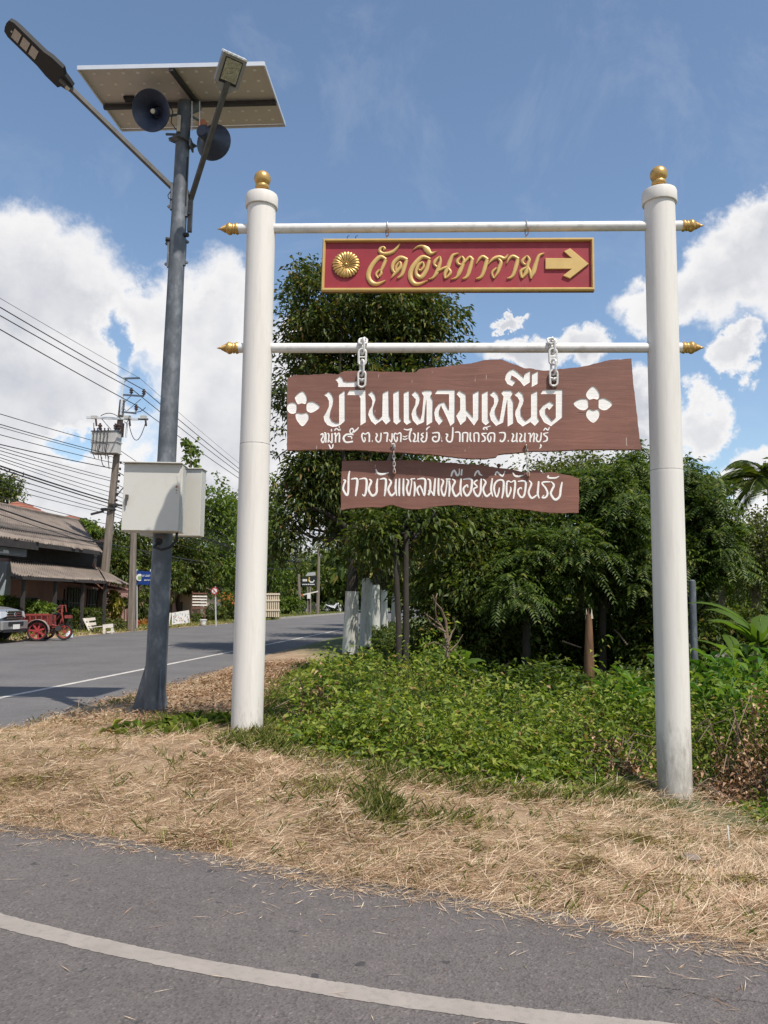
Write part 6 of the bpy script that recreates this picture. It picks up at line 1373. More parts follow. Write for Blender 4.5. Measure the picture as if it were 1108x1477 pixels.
for (px, py, s, lab) in ((1000, 1247, 0.07, 'crumpled grey-brown scrap in the dry grass below the right gate post'),):
    c = at_g(px, py)+up*0.03; m = MB(); n = 9; ring = [c+np.array([math.cos(a)*s*(0.8+0.4*random.random()), math.sin(a)*s*0.8*(0.8+0.4*random.random()), 0.02*random.random()]) for a in np.linspace(0, 2*math.pi, n, endpoint=False)]
    m.add(ring+[c+up*0.03], [(k, (k+1) % n, n) for k in range(n)]); o = part('litter_scrap', m, m_fibro if 'brown' in lab else m_creamw, loc=c, smooth=0); tag(o, lab, 'litter', 'scraps in the dry grass')
# ------------------------------------------------------------------ vegetation
G = lambda *a: a
lm_big = leafmat('dark_tree_leaf', [(0.0, (0.024, 0.040, 0.012)), (0.45, (0.052, 0.078, 0.018)), (0.8, (0.10, 0.125, 0.028)), (0.93, (0.19, 0.165, 0.04)), (1.0, (0.16, 0.085, 0.04))], 0.4, 0.25, 0.5)
lm_dark = leafmat('bush_leaf', [(0.0, (0.028, 0.046, 0.010)), (0.6, (0.065, 0.095, 0.018)), (0.9, (0.125, 0.155, 0.032)), (1.0, (0.16, 0.11, 0.035))], 0.5, 0.3)
lm_pin = leafmat('feather_leaf', [(0.0, (0.024, 0.044, 0.009)), (0.55, (0.060, 0.096, 0.017)), (0.9, (0.115, 0.160, 0.030)), (1.0, (0.20, 0.19, 0.05))], 0.45, 0.35)
lm_light = leafmat('light_tree_leaf', [(0.0, (0.05, 0.085, 0.016)), (0.6, (0.10, 0.15, 0.026)), (1.0, (0.18, 0.23, 0.045))], 0.5, 0.35)
lm_olive = leafmat('olive_tree_leaf', [(0.0, (0.05, 0.06, 0.02)), (0.6, (0.10, 0.115, 0.035)), (1.0, (0.17, 0.18, 0.06))], 0.5, 0.3)
lm_weed = leafmat('weed_leaf', [(0.0, (0.050, 0.090, 0.012)), (0.35, (0.110, 0.165, 0.020)), (0.7, (0.190, 0.240, 0.035)), (0.92, (0.29, 0.32, 0.06)), (1.0, (0.30, 0.18, 0.08))], 0.45, 0.35)
lm_dead = leafmat('dead_leaf', [(0.0, (0.11, 0.055, 0.03)), (0.5, (0.25, 0.14, 0.085)), (0.85, (0.42, 0.27, 0.17)), (1.0, (0.52, 0.38, 0.27))], 0.8, 0.15)
lm_straw = leafmat('straw', [(0.0, (0.20, 0.105, 0.055)), (0.18, (0.41, 0.265, 0.17)), (0.5, (0.59, 0.43, 0.29)), (0.84, (0.76, 0.63, 0.47)), (0.93, (0.40, 0.20, 0.13)), (1.0, (0.24, 0.24, 0.08))], 0.7, 0.1)
lm_grass = leafmat('grass_blade', [(0.0, (0.07, 0.10, 0.02)), (0.4, (0.15, 0.185, 0.04)), (0.75, (0.27, 0.27, 0.08)), (1.0, (0.46, 0.37, 0.19))], 0.5, 0.3)
lm_banana = leafmat('banana_leaf', [(0.0, (0.06, 0.11, 0.018)), (0.6, (0.10, 0.165, 0.028)), (1.0, (0.17, 0.21, 0.045))], 0.35, 0.45)
m_bark = mat('dark_bark', (0.035, 0.028, 0.022), 0.95, var=0.4, scale=8, stretch=(2, 2, 0.4), bump=0.8, bscale=18)
m_bark2 = mat('grey_bark', (0.15, 0.12, 0.09), 0.95, var=0.3, scale=8, stretch=(2, 2, 0.4), bump=0.6, bscale=18)
m_lime = mat('limewashed_bark', (0.47, 0.475, 0.43), 0.8, var=0.12, scale=5, stretch=(2, 2, 0.4), dirt=(0.13, 0.10, 0.08), dirtscale=3, dirtamt=0.9, bump=0.6, bscale=16)

def crown_points(ells, per, shell=0.55):
    """cluster centres in a union of ellipsoids, leaning towards their skin"""
    out = []; outn = []
    for (c, r, n) in ells:
        c = np.array(c); r = np.array(r); d = rand_dirs(n, 0.15); q = rs.uniform(0, 1, n)**shell*(1+0.15*rs.normal(size=n))
        out.append(c+d*r*q[:, None]); outn.append(d)
    return np.concatenate(out), np.concatenate(outn)
def leaf_cluster(P, Nn, k, rad, ln, wd, droop=0.35, updown=-0.15, jit=0.5):
    n = len(P); pos = np.repeat(P, k, 0); nn = np.repeat(Nn, k, 0)
    off = rs.normal(size=(n*k, 3)); off *= (rad*rs.uniform(0.2, 1, n*k)/(np.linalg.norm(off, axis=1)+1e-9))[:, None]; off[:, 2] *= 0.7
    ax = off/ (rad+1e-6)*0.9+nn*0.5+rs.normal(size=(n*k, 3))*jit; ax[:, 2] += updown
    up_ = rs.normal(size=(n*k, 3))*0.45; up_[:, 2] += 1.0
    s = rs.uniform(0.6, 1.25, n*k)
    return leaf_arrays(pos+off, ax, up_, ln*s, wd*s, 0.18, droop)
def pinnate(P, Nn, k, length, ln, wd, pairs=11):
    """arching fronds with paired leaflets"""
    n = len(P)*k; pos = np.repeat(P, k, 0); nn = np.repeat(Nn, k, 0)
    ax = nn*0.9+rs.normal(size=(n, 3))*0.55; ax[:, 2] = rs.normal(size=n)*0.4+0.3; ax /= np.linalg.norm(ax, axis=1, keepdims=True)
    L_ = length*rs.uniform(0.7, 1.2, n); parts = []
    side = np.cross(ax, np.array([0, 0, 1.0])); side /= np.linalg.norm(side, axis=1, keepdims=True)+1e-9
    for j in range(pairs):
        t = (j+0.6)/pairs; p = pos+ax*(L_*t)[:, None]; p[:, 2] -= L_*0.55*t*t
        sc = (1-0.5*abs(t-0.45))*L_/length
        tang = ax.copy(); tang[:, 2] -= 1.1*t
        for sg in (-1, 1):
            a_ = side*sg+tang*0.35; a_[:, 2] -= 0.25
            upv = np.cross(side, tang); upv[:, 2] = np.abs(upv[:, 2])+0.2
            parts.append(leaf_arrays(p, a_, upv+rs.normal(size=(n, 3))*0.12, ln*sc, wd*sc, 0.1, 0.15))
    return parts
def limbs(base, fork, targets, r0, r1, mm, parent, wiggle=0.25, straight=False):
    m = MB(); base = np.array(base); fork = np.array(fork)
    m1 = (base+fork)/2+np.array([rs.normal()*0.06, rs.normal()*0.06, 0])*(0 if straight else 1); m.tube(catmull([base-up*0.3, base, m1, fork], 4), list(np.interp(np.linspace(0, 1, 13), [0, 0.25, 1], [r0*1.25, r0*1.1, r0*0.75])), 12)
    part('trunk', m, mm, parent, smooth=60)
    for t in targets:
        st_ = fork+(np.array(t)-fork)*0.0-(fork-base)*rs.uniform(0, 0.3); md = (st_+t)/2+rs.normal(size=3)*wiggle
        q = catmull([st_, md, t], 5); m = MB(); m.tube(q, list(np.linspace(r0*rs.uniform(0.3, 0.5), r1, len(q))), 6)
        part('limb', m, mm, parent, smooth=60)
def tree(name, label, base, ells, leafk, leafmat_, barkm, r0=0.15, cat='tree', group=None, fork=None, k=26, rad=0.42, ln=0.17, wd=0.075, shell=0.55, nl=9, droop=0.35, frond=0.6, fk=5, updown=-0.15, lime=None):
    base = np.array(base, float); t = thing(name, base, label, cat, group)
    P, Nn = crown_points(ells, 1, shell)
    if leafk == 'pin': arr = pinnate(P, Nn, fk, frond, ln, wd)+[leaf_cluster(P, Nn, 20, 0.36, 0.11, 0.046)]
    else: arr = [leaf_cluster(P, Nn, k, rad, ln, wd, droop, updown)]
    part('crown', join_arrays(arr), leafmat_, t, smooth=0)
    if fork is None:
        cz = min(c[2]-r[2]*0.3 for c, r, n in ells); fork = np.array([base[0]*0.5+ells[0][0][0]*0.5, base[1]*0.5+ells[0][0][1]*0.5, max(base[2]+0.5, cz)])
    idx = rs.choice(len(P), min(nl, len(P)), replace=False)
    limbs(base, fork, [P[i_] for i_ in idx], r0, 0.012, barkm, t, straight=bool(lime))
    if lime:
        z1 = lime; f = (z1-base[2])/(fork[2]-base[2]); tp = base+(np.array(fork)-base)*f; m = MB()
        m.tube([base+(tp-base)*q for q in (0.02, 0.3, 0.6, 1.0)], [r0*1.30, r0*1.24, r0*1.16, r0*1.08], 16); part('limewash', m, m_lime, t, smooth=60)
    return t
def E_(px, py, Y, rx, ry, rd, n):
    """ellipsoid seen at (px, py) with pixel radii rx, ry at distance Y"""
    s = Y*1.03/F; return (at_y(px, py, Y), (rx*s, rd, ry*s), n)
def gbase(px, Y, py=900):
    p = at_y(px, py, Y); p[2] = gz(p[0], p[1]); return p

# the big dark tree with its limewashed foot and the four like it along the road
b1 = at_g(505, 945); Yb = b1[1]
f1 = at_y(512, 745, Yb)
bt = tree('roadside_tree', 'tallest dark leafy tree with a limewashed trunk foot, nearest of the row along the road', b1,
     [E_(535, 460, Yb+1, 118, 80, 2.0, 420), E_(608, 470, Yb+0.5, 62, 62, 1.6, 150), E_(448, 480, Yb+.8, 50, 85, 1.6, 170), E_(515, 575, Yb+1.2, 125, 85, 2.3, 380), E_(600, 560, Yb+1.2, 70, 75, 1.8, 120),
      E_(455, 690, Yb+.6, 62, 85, 1.5, 190), E_(530, 710, Yb+1.5, 110, 85, 1.9, 240), E_(428, 392, Yb+1, 10, 22, 0.5, 9), E_(475, 408, Yb+1, 44, 30, 1, 30), E_(560, 405, Yb+1, 70, 36, 1.2, 70), E_(412, 770, Yb+.3, 24, 45, .8, 30), E_(555, 790, Yb, 70, 40, 1.2, 80)],
     'leaf', lm_big, m_bark, r0=0.165, k=27, rad=0.42, ln=0.175, wd=0.072, fork=f1, nl=22, lime=at_y(505, 853, Yb)[2], group='limewashed roadside trees')
proto = None
for q, (px, Y_, lab) in enumerate(((527, 25.5, 'second limewashed roadside tree, just behind the tallest one'), (542, 32.5, 'third limewashed roadside tree from the left gate post'), (554.5, 40, 'fourth limewashed roadside tree, thinner and forked low'), (568, 48, 'farthest limewashed roadside tree, beside the dark twin trunk'))):
    b_ = gbase(px, Y_)
    if proto is None:
        proto = tree('roadside_tree', lab, b_, [((b_[0], b_[1], b_[2]+6.2), (2.0, 2.4, 2.6), 330), ((b_[0]+0.2, b_[1], b_[2]+3.9), (1.6, 1.9, 1.3), 150)], 'leaf', lm_big, m_bark, r0=0.15, k=16, rad=0.5, ln=0.24, wd=0.1, fork=b_+np.array([0.05, 0, 2.6]), nl=9, lime=b_[2]+2.2, group='limewashed roadside trees')
        pr0 = b_
    else:
        c = copy_tree(proto); c.location = tuple(b_); c['label'] = lab; c.rotation_euler = (0, 0, q*1.9); c.scale = (0.95+0.05*q,)*3 if False else (1, 1, 1)
# dark twin-stemmed tree
b2 = gbase(580, 13.6, 930)
tw = thing('twin_stem_tree', b2, 'dark slender tree with two stems close together under the small board', 'tree')
P, Nn = crown_points([E_(600, 745, 14.6, 70, 55, 1.1, 110), E_(625, 700, 15, 55, 35, 1.0, 60), E_(540, 770, 14, 45, 45, 0.8, 60)], 1)
part('crown', join_arrays([leaf_cluster(P, Nn, 22, 0.34, 0.14, 0.065)]), lm_dark, tw, smooth=0)
for dx, r_ in ((-0.05, 0.05), (0.06, 0.055)):
    m = MB(); tp = at_y(577+dx*60, 770, 13.7); m.tube([b2+np.array([dx, 0, -0.2]), b2+np.array([dx*1.1, 0, 1.0]), tp+np.array([dx, 0, 0])], [r_*1.1, r_, r_*0.8], 10); part('stem', m, m_bark, tw, smooth=60)
for i_ in rs.choice(len(P), 9, replace=False):
    m = MB(); m.tube([tp+up*rs.uniform(-0.5, 0.1), (tp+P[i_])/2+rs.normal(size=3)*0.12, P[i_]], [0.03, 0.02, 0.008], 5); part('limb', m, m_bark, tw)
# bushy mass behind the boards and the feather-leaved trees on the right
tree('leafy_tree', 'dense dark tree behind the middle of the small board', gbase(690, 17.5), [E_(655, 760, 17, 75, 75, 1.8, 260), E_(735, 770, 17.5, 60, 70, 1.5, 190), E_(690, 840, 16, 90, 50, 1.5, 190), E_(700, 715, 18, 60, 35, 1.3, 80)], 'leaf', lm_dark, m_bark, 0.12, k=24, rad=0.42, ln=0.14, wd=0.062, nl=12, fork=at_y(690, 850, 17.5), cat='tree')
tree('leafy_tree', 'dark olive tree behind the right end of the small board', gbase(795, 19), [E_(800, 730, 19, 60, 70, 1.6, 190), E_(765, 800, 18, 60, 70, 1.5, 170), E_(840, 690, 19.5, 45, 38, 1.2, 80)], 'leaf', lm_olive, m_bark, 0.12, k=24, rad=0.42, ln=0.13, wd=0.06, nl=10, fork=at_y(790, 830, 18.8), cat='tree')
FTR = [(870, 15.2, [E_(880, 745, 15.2, 46, 66, 1.2, 230), E_(825, 800, 14.8, 38, 50, 1.0, 150), E_(905, 825, 15.2, 34, 44, 1.0, 110), E_(893, 680, 15.5, 18, 18, .6, 26), E_(842, 705, 15.6, 24, 40, .8, 50), E_(918, 690, 15.8, 20, 34, .8, 40)], 'feather-leaved tree with long drooping sprays, left of the right gate post'),
       (1003, 15.6, [E_(1006, 745, 15.6, 30, 62, 1.1, 200), E_(978, 692, 15.8, 14, 30, .8, 36), E_(1028, 800, 15.2, 28, 44, 1.0, 100), E_(985, 820, 15.3, 32, 46, 1.0, 100)], 'feather-leaved tree just right of the right gate post, behind the grey pipe post'),
       (760, 14.6, [E_(765, 810, 14.8, 32, 48, .9, 110), E_(735, 858, 14.4, 38, 36, .9, 80)], 'low feather-leaved sapling in the shade under the small board'),
       (945, 17, [E_(945, 765, 17, 40, 66, 1.2, 130), E_(945, 850, 16.5, 45, 50, 1.0, 110)], 'feather-leaved tree hidden behind the right gate post')]
for px, Y_, el_, lab in FTR:
    tree('feather_tree', lab, gbase(px, Y_), el_, 'pin', lm_pin, m_bark, 0.085, nl=12, fork=at_y(px, 850, Y_), fk=3, frond=0.5, ln=0.115, wd=0.037, shell=0.5, group='feather-leaved trees on the right')
tree('round_tree', 'grey-green round tree at the right edge below the palm', gbase(1090, 25), [E_(1095, 800, 25, 52, 62, 2, 260), E_(1150, 790, 26, 60, 80, 2, 160)], 'leaf', lm_olive, m_bark2, 0.16, k=24, rad=0.5, ln=0.16, wd=0.07, nl=8)
tree('leafy_tree', 'tree beyond the right edge of the view', gbase(1230, 18), [E_(1230, 740, 18, 90, 110, 2, 220)], 'leaf', lm_dark, m_bark, 0.14, k=20, rad=0.5, ln=0.18, wd=0.08, nl=8)
# background: trees beyond the field, seen through gaps
far_spec = [(640, 48, 60, 815, 60), (720, 46, 60, 800, 62), (800, 50, 60, 790, 65), (880, 47, 60, 800, 62), (960, 52, 65, 790, 66), (1040, 49, 60, 795, 60), (1120, 52, 60, 790, 60)]
fp = None
for q, (px, Y_, rx, py, ry) in enumerate(far_spec):
    b_ = gbase(px, Y_)
    if fp is None: fp = tree('far_tree', '', b_, [((b_[0], b_[1], 2.9), (2.9, 2.4, 2.6), 330)], 'leaf', lm_dark, m_bark, 0.15, k=12, rad=0.7, ln=0.4, wd=0.2, nl=5, group='far trees behind the thicket'); c = fp
    else: c = copy_tree(fp); c.location = tuple(b_); c.rotation_euler = (0, 0, q*2.1)
    c['label'] = 'far dark tree behind the thicket, glimpsed only through gaps in the nearer leaves'
def woods(name, lab, n, fx, z1, sz, lm, th=0.35):
    x, y = fx(n); z = z1*(0.75+0.3*vnoise(x, y, 0.12, 51)+0.12*vnoise(x, y, 0.5, 52))*rs.uniform(0, 1, n)**0.6
    o = part(name, join_arrays([leaf_arrays(np.stack([x, y, z], 1), rand_dirs(n), rand_dirs(n, 0.6), rs.uniform(0.5, 1.3, n)*sz, rs.uniform(0.5, 1.3, n)*sz*0.55, 0.2, 0.2)]), lm, None, smooth=0); tag(o, lab, 'woods', kind='stuff')
woods('far_woods', 'dark line of far woods closing the view behind the field and the road', 42000, lambda n: (lambda x: (x, 105+rs.uniform(0, 14, n)+0.25*np.abs(x)))(rs.uniform(-110, 120, n)), 9.5, 1.5, lm_dark)
BU = [(640, 16.2, 0, 0, 0, 'dark bush left of the dead branch, in the shade of the big tree'), (690, 15.4, 0, 0, 0, 'dark bush behind the dead branch'), (745, 16.0, 0, 0, 0, 'dark bush in the deep shade left of the banana stump'), (800, 16.6, 0, 0, 0, 'dark bush just left of the banana stump, deep in the shade'), (872, 17.2, 0, 0, 0, 'dark bush behind the banana stump'), (915, 15.6, 0, 0, 0, 'dark bush left of the right gate post in the deep shade'), (972, 15.0, 0, 0, 0, 'dark bush behind the right gate post'), (1035, 16.0, 0, 0, 0, 'dark bush behind the grey pipe post'), (1092, 15.4, 0, 0, 0, 'dark bush behind the banana plant at the right edge'), (1165, 16, 0, 0, 0, 'dark bush beyond the right edge of the view'), (715, 18.2, 0, 0, 0, 'tall dark bush far back in the thicket, left'), (835, 18.5, 0, 0, 0, 'tall dark bush far back in the thicket, behind the stump'), (1000, 18.4, 0, 0, 0, 'tall dark bush far back in the thicket, right of the right gate post')]
bp0 = None
for q, (px, Y_, py, rx, ry, lab) in enumerate(BU):
    b_ = gbase(px, Y_)
    if bp0 is None or q in (3, 6):
        bp0 = thing('shrub', b_, lab, 'shrub', 'dark shrubs in the thicket'); s_ = Y_*1.03/F; P, Nn = crown_points([(b_+up*0.95, (0.85, 0.9, 1.05), 230)], 1, 0.5); P[:, 2] = np.maximum(P[:, 2], b_[2]+0.05)
        part('foliage', join_arrays([leaf_cluster(P, Nn, 20, 0.2, 0.13, 0.06)]), lm_dark if q != 3 else lm_pin, bp0, smooth=0)
        m = MB()
        for k in range(6): a = k*1.05; m.tube([b_-up*0.1, b_+np.array([math.cos(a)*0.3, math.sin(a)*0.3, 1.1])], [0.02, 0.008], 5)
        part('stems', m, m_bark, bp0)
    else: c = copy_tree(bp0); c.location = tuple(b_); c.rotation_euler = (0, 0, q*1.7); c['label'] = lab
# palm at the right edge
def frond_obj(par, c, az_, el0, L_, mm, nseg=9, lw=0.5, drop=0.9, name='frond'):
    d = np.array([math.cos(az_), math.sin(az_), 0]); pts = []
    p = np.array(c, float); e = el0; st2 = L_/nseg
    for k in range(nseg+1): pts.append(p.copy()); p = p+(d*math.cos(e)+up*math.sin(e))*st2; e -= drop*2.2/nseg
    pts = np.array(pts); sd = np.array([-d[1], d[0], 0]); vs = []; 
    arr = []
    nn_ = 34
    T_ = np.linspace(0.12, 1, nn_); ip = np.stack([np.interp(T_*nseg, range(nseg+1), pts[:, a]) for a in range(3)], 1)
    tg = np.gradient(ip, axis=0); tg /= np.linalg.norm(tg, axis=1, keepdims=True)
    for sg in (-1, 1):
        ax = sd*sg*1.0+tg*0.75; ax[:, 2] -= 0.35; l = lw*np.sin(np.clip(T_*1.1, 0, 1)*math.pi*0.9+0.25)
        arr.append(leaf_arrays(ip, ax, np.tile([0.0, 0, 1], (nn_, 1))+rs.normal(size=(nn_, 3))*0.1, np.abs(l)+0.1, np.full(nn_, 0.035), 0.1, 0.2))
    o = part(name, join_arrays(arr), mm, par, smooth=0)
    m = MB(); m.tube(pts, list(np.linspace(0.03, 0.008, nseg+1)), 5); part('midrib', m, mm, o)
pb3 = gbase(1112, 22); pc3 = at_y(1112, 700, 22); palm = thing('palm_tree', pb3, 'palm with arching dark fronds at the right edge above the other trees', 'palm tree')
m = MB(); m.tube([pb3-up*0.2, pb3+(pc3-pb3)*0.5+np.array([0.1, 0, 0]), pc3], [0.16, 0.12, 0.10], 10); part('trunk', m, m_bark2, palm)
for k in range(15): frond_obj(palm, pc3, k*2.4+0.2, rs.uniform(0.2, 1.35), rs.uniform(1.6, 2.1), lm_dark, lw=0.5)
pb4 = gbase(1040, 27); pc4 = at_y(1040, 702, 27); palm2 = thing('palm_tree', pb4, 'small dark palm top just showing above the feather-leaved trees', 'palm tree')
m = MB(); m.tube([pb4, pc4], [0.13, 0.09], 8); part('trunk', m, m_bark2, palm2)
for k in range(9): frond_obj(palm2, pc4, k*2.4, rs.uniform(0.3, 1.3), 1.0, lm_dark, lw=0.4)
# bananas: arching blades with a midrib
def banana_leaf(par, c, az_, el0, L_, W_, drop=1.0, mm=None, name='leaf', fold=0.25, torn=True):
    d = np.array([math.cos(az_), math.sin(az_), 0]); sd = np.array([-d[1], d[0], 0]); n = 10; p = np.array(c, float); e = el0; vs = []; fs = []; rib = []
    for k in range(n+1):
        t = k/n; w = W_*0.5*math.sin(math.pi*min(1, (t*0.95+0.06)))**0.6*(1 if t < 0.93 else 0.5); nr = np.cross(sd, d*math.cos(e)+up*math.sin(e)); nr *= -1 if nr[2] < 0 else 1
        j = (rs.uniform(0.8, 1.05), rs.uniform(0.8, 1.05)) if torn else (1, 1)
        vs += [p+sd*w*j[0]-up*w*fold, p, p-sd*w*j[1]-up*w*fold]; rib.append(p.copy()); p = p+(d*math.cos(e)+up*math.sin(e))*L_/n; e -= drop*1.8/n
    for k in range(n): fs += [(3*k, 3*k+1, 3*k+4, 3*k+3), (3*k+1, 3*k+2, 3*k+5, 3*k+4)]
    m = MB(); m.add(vs, fs); o = part(name, m, mm or lm_banana, par, smooth=60)
    m = MB(); m.tube([np.array(c)-(d*math.cos(el0)+up*math.sin(el0))*0.3]+rib[::2], [0.02]*2+list(np.linspace(0.016, 0.005, len(rib[::2])-1)), 5); part('midrib', m, lm_banana, o)
def banana(px, Y_, h, n, L_, lab, crownpx=None, group='banana plants', stemr=0.07, W_=0.38):
    b = gbase(px, Y_); t = thing('banana_plant', b, lab, 'banana plant', group); top = b+np.array([0.05, 0, h])
    m = MB(); m.tube([b-up*0.1, b+up*h*0.5, top], [stemr*1.3, stemr, stemr*0.6], 10); part('stem', m, mat_ban, t)
    for k in range(n): banana_leaf(t, top-up*0.1*(k % 3), k*2.4+px, rs.uniform(0.5, 1.3), L_*rs.uniform(0.75, 1.1), W_, rs.uniform(0.5, 1.1))
    return t
mat_ban = mat('banana_stem', (0.16, 0.17, 0.06), 0.6, var=0.3, stretch=(1, 1, 0.3), dirt=(0.15, 0.08, 0.04), dirtamt=0.6)
banana(1088, 12.2, 1.35, 8, 1.25, 'banana plant with broad sunlit leaves at the right edge', W_=0.27)
banana(1060, 13.6, 1.0, 7, 0.95, 'smaller banana plant with arching yellow-green leaves beside the low wall', W_=0.24)
banana(838, 17.2, 3.1, 6, 1.1, 'banana plant whose one pale leaf shows above the end of the small board')
banana(655, 12.8, 0.75, 6, 0.7, 'young banana plant in the shade under the small board')
# cut banana stump
sb_ = gbase(849, 13.3); st_t = at_y(849, 870, 13.3); stump = thing('cut_banana_stump', sb_, 'reddish-brown cut banana stump with a pale torn top, left of the right gate post', 'stump')
m_stump = mat('wet_brown_sheath', (0.12, 0.06, 0.028), 0.7, var=0.6, scale=9, stretch=(2, 2, 0.25), dirt=(0.05, 0.03, 0.02), dirtscale=4, dirtamt=0.7)
m = MB(); hh = st_t[2]-sb_[2]; m.tube([sb_-up*0.05, sb_+up*hh*0.5, sb_+up*hh*0.9+np.array([0.01, 0, 0])], [0.10, 0.085, 0.05], 12); part('stem', m, m_stump, stump)
for k in range(6):
    a = k*1.05; c = sb_+up*hh*0.86+np.array([math.cos(a), math.sin(a), 0])*0.05; m = MB(); m.prism([c, c+np.array([0.04, 0, 0.01]), c+np.array([0.02, 0, rs.uniform(0.08, 0.2)])], (0, 0.012, 0)); part('torn_sheath', m, m_cream if k % 2 else m_stump, stump, smooth=0)
# bare dead branches standing in the weeds
m_twig = mat('dead_wood', (0.17, 0.12, 0.085), 0.9, var=0.25, scale=12)
db = gbase(645, 10.4, 950); dead = thing('dead_branch', db, 'bare forked dead branch standing in the weeds under the small board', 'branch')
X10 = lambda px, py, o=0: at_y(px, py, 10.4+o)
for pts, r in (([(646, 950), (645, 915), (643, 895), (636, 878), (627, 868), (624, 858)], .022), ([(646, 935), (641, 912), (637, 903), (630, 893), (628, 880), (629, 862), (631, 856)], .014), ([(643, 912), (632, 905), (620, 897), (613, 883)], .016), ([(637, 903), (628, 896), (612, 884)], .012), ([(646, 930), (652, 912), (657, 905), (655, 890)], .012), ([(648, 940), (660, 928), (668, 915)], .010), ([(645, 938), (637, 930), (626, 926), (615, 930)], .012), ([(645, 925), (652, 935), (662, 945), (667, 952)], .009)):
    m = MB(); m.tube([X10(*p, 0.1*math.sin(k_)) for k_, p in enumerate(pts)], list(np.linspace(r, r*0.4, len(pts))), 6); part('twig', m, m_twig, dead)
for pts in ([(905, 930), (893, 915), (886, 908)], [(725, 965), (735, 955), (733, 952), (740, 966)], [(812, 925), (826, 930), (838, 934)]):
    g_ = at_g(*max(pts, key=lambda p: p[1])); Yg = min(g_[1], 14.5); c = at_y(*pts[0], Yg); m = MB(); m.tube([at_y(*p, Yg+0.25*k_) for k_, p in enumerate(pts)], 0.016, 6); o = part('fallen_branch', m, m_twig, loc=c); tag(o, {905: 'pale broken branch in the shade beside the right gate post', 725: 'short forked pale stick poking out of the weeds under the small board', 812: 'thin pale branch lying near the banana stump'}[pts[0][0]], 'branch')

# ---------------- shrubs and trees across the road
def far_y(px, d): P = onoff(px, 880, d); return P
def ell_off(px, py, d, rx, ry, rd, n): p = onoff(px, py, d); s = p[1]*1.03/F; return (p, (rx*s, rd, ry*s), n)
def tree_off(name, lab, px, d, els, lm, bark=None, group=None, cat='tree', **kw):
    b = onoff(px, 880, d); b[2] = 0.05; return tree(name, lab, b, [ell_off(*e) for e in els], 'leaf', lm, bark or m_bark, cat=cat, group=group, **kw)
tree_off('garden_tree', 'light green broad-leaved tree between the control box and the left gate post', 318, 4.5, [(310, 755, 4.5, 40, 60, 2.2, 190), (335, 745, 5.0, 30, 48, 2, 90), (310, 815, 4.0, 42, 45, 2, 130)], lm_light, k=18, rad=0.6, ln=0.32, wd=0.2, nl=8)
tree_off('garden_tree', 'dark dense tree over the pink house behind the light pole', 258, 5.5, [(262, 800, 4.5, 42, 42, 2.2, 200), (245, 835, 3.2, 28, 22, 1.6, 90), (290, 830, 3.6, 26, 28, 1.6, 90)], lm_dark, k=20, rad=0.6, ln=0.26, wd=0.14, nl=8)
tree_off('garden_tree', 'dark tree between the leaning pole and the control box', 200, 4.5, [(190, 790, 4.5, 36, 40, 2, 170), (172, 815, 3.5, 26, 30, 1.6, 90), (215, 820, 4, 26, 30, 1.6, 80)], lm_dark, k=20, rad=0.55, ln=0.24, wd=0.13, nl=8)
tree_off('garden_tree', 'round dark tree top at the far left above the roof', 6, 26, [(6, 704, 26, 26, 24, 2.4, 150), (-25, 700, 26, 30, 30, 2.4, 120)], lm_dark, k=18, rad=0.6, ln=0.28, wd=0.15, nl=6)
tree_off('garden_tree', 'leafy tree directly right of the left gate post across the road', 385, 5, [(395, 745, 5, 20, 60, 2, 120), (375, 790, 4.5, 34, 60, 2, 150), (402, 830, 5, 22, 26, 2, 70)], lm_light, k=18, rad=0.7, ln=0.34, wd=0.18, nl=7)
tree_off('garden_tree', 'dark tree behind the far shop sign', 440, 9, [(428, 835, 7, 28, 28, 3, 130), (465, 815, 12, 40, 38, 4, 170), (430, 800, 12, 26, 22, 3, 60)], lm_dark, k=16, rad=0.9, ln=0.42, wd=0.22, nl=6)
tree_off('garden_tree', 'far dark tree overhanging the road end behind the limewashed trunks', 500, 10, [(500, 830, 10, 50, 36, 5, 170), (540, 836, 12, 40, 26, 5, 110)], lm_dark, k=14, rad=1.2, ln=0.6, wd=0.3, nl=5)
tree_off('garden_tree', 'dark shaded tree behind the cream hut', 322, 8, [(330, 840, 7, 26, 34, 2.4, 150), (300, 848, 8, 22, 14, 2, 50), (350, 820, 7, 26, 50, 2.4, 140)], lm_dark, k=18, rad=0.7, ln=0.32, wd=0.17, nl=6)
tree_off('vine_bush', 'green creeper growing over the hip of the long house roof', 134, 7.5, [(124, 758, 7.5, 16, 8, 0.8, 50), (138, 768, 6.5, 12, 8, 0.8, 40)], lm_light, cat='creeper', r0=0.05, k=18, rad=0.3, ln=0.2, wd=0.12, nl=3)
def shrub(lab, px, py, d, rx, ry, rd, n, lm, name='shrub', cat='shrub', ln=0.12, wd=0.07, rad=0.16, k=20, shell=0.3, group=None):
    p = onoff(px, py, d); s = p[1]*1.03/F; b = p.copy(); b[2] = 0.03; t = thing(name, b, lab, cat, group)
    P, Nn = crown_points([(p, (rx*s, rd, ry*s), n)], 1, shell); P[:, 2] = np.maximum(P[:, 2], 0.06)
    part('foliage', join_arrays([leaf_cluster(P, Nn, k, rad, ln, wd)]), lm, t, smooth=0)
    m = MB()
    for q in range(5): a = q*1.3; m.tube([b, b+np.array([math.cos(a)*0.1, math.sin(a)*0.1, 0.2]), p+np.array([math.cos(a)*rx*s*0.5, math.sin(a)*rd*0.5, 0])], 0.012, 5)
    part('stems', m, m_bark, t); return t
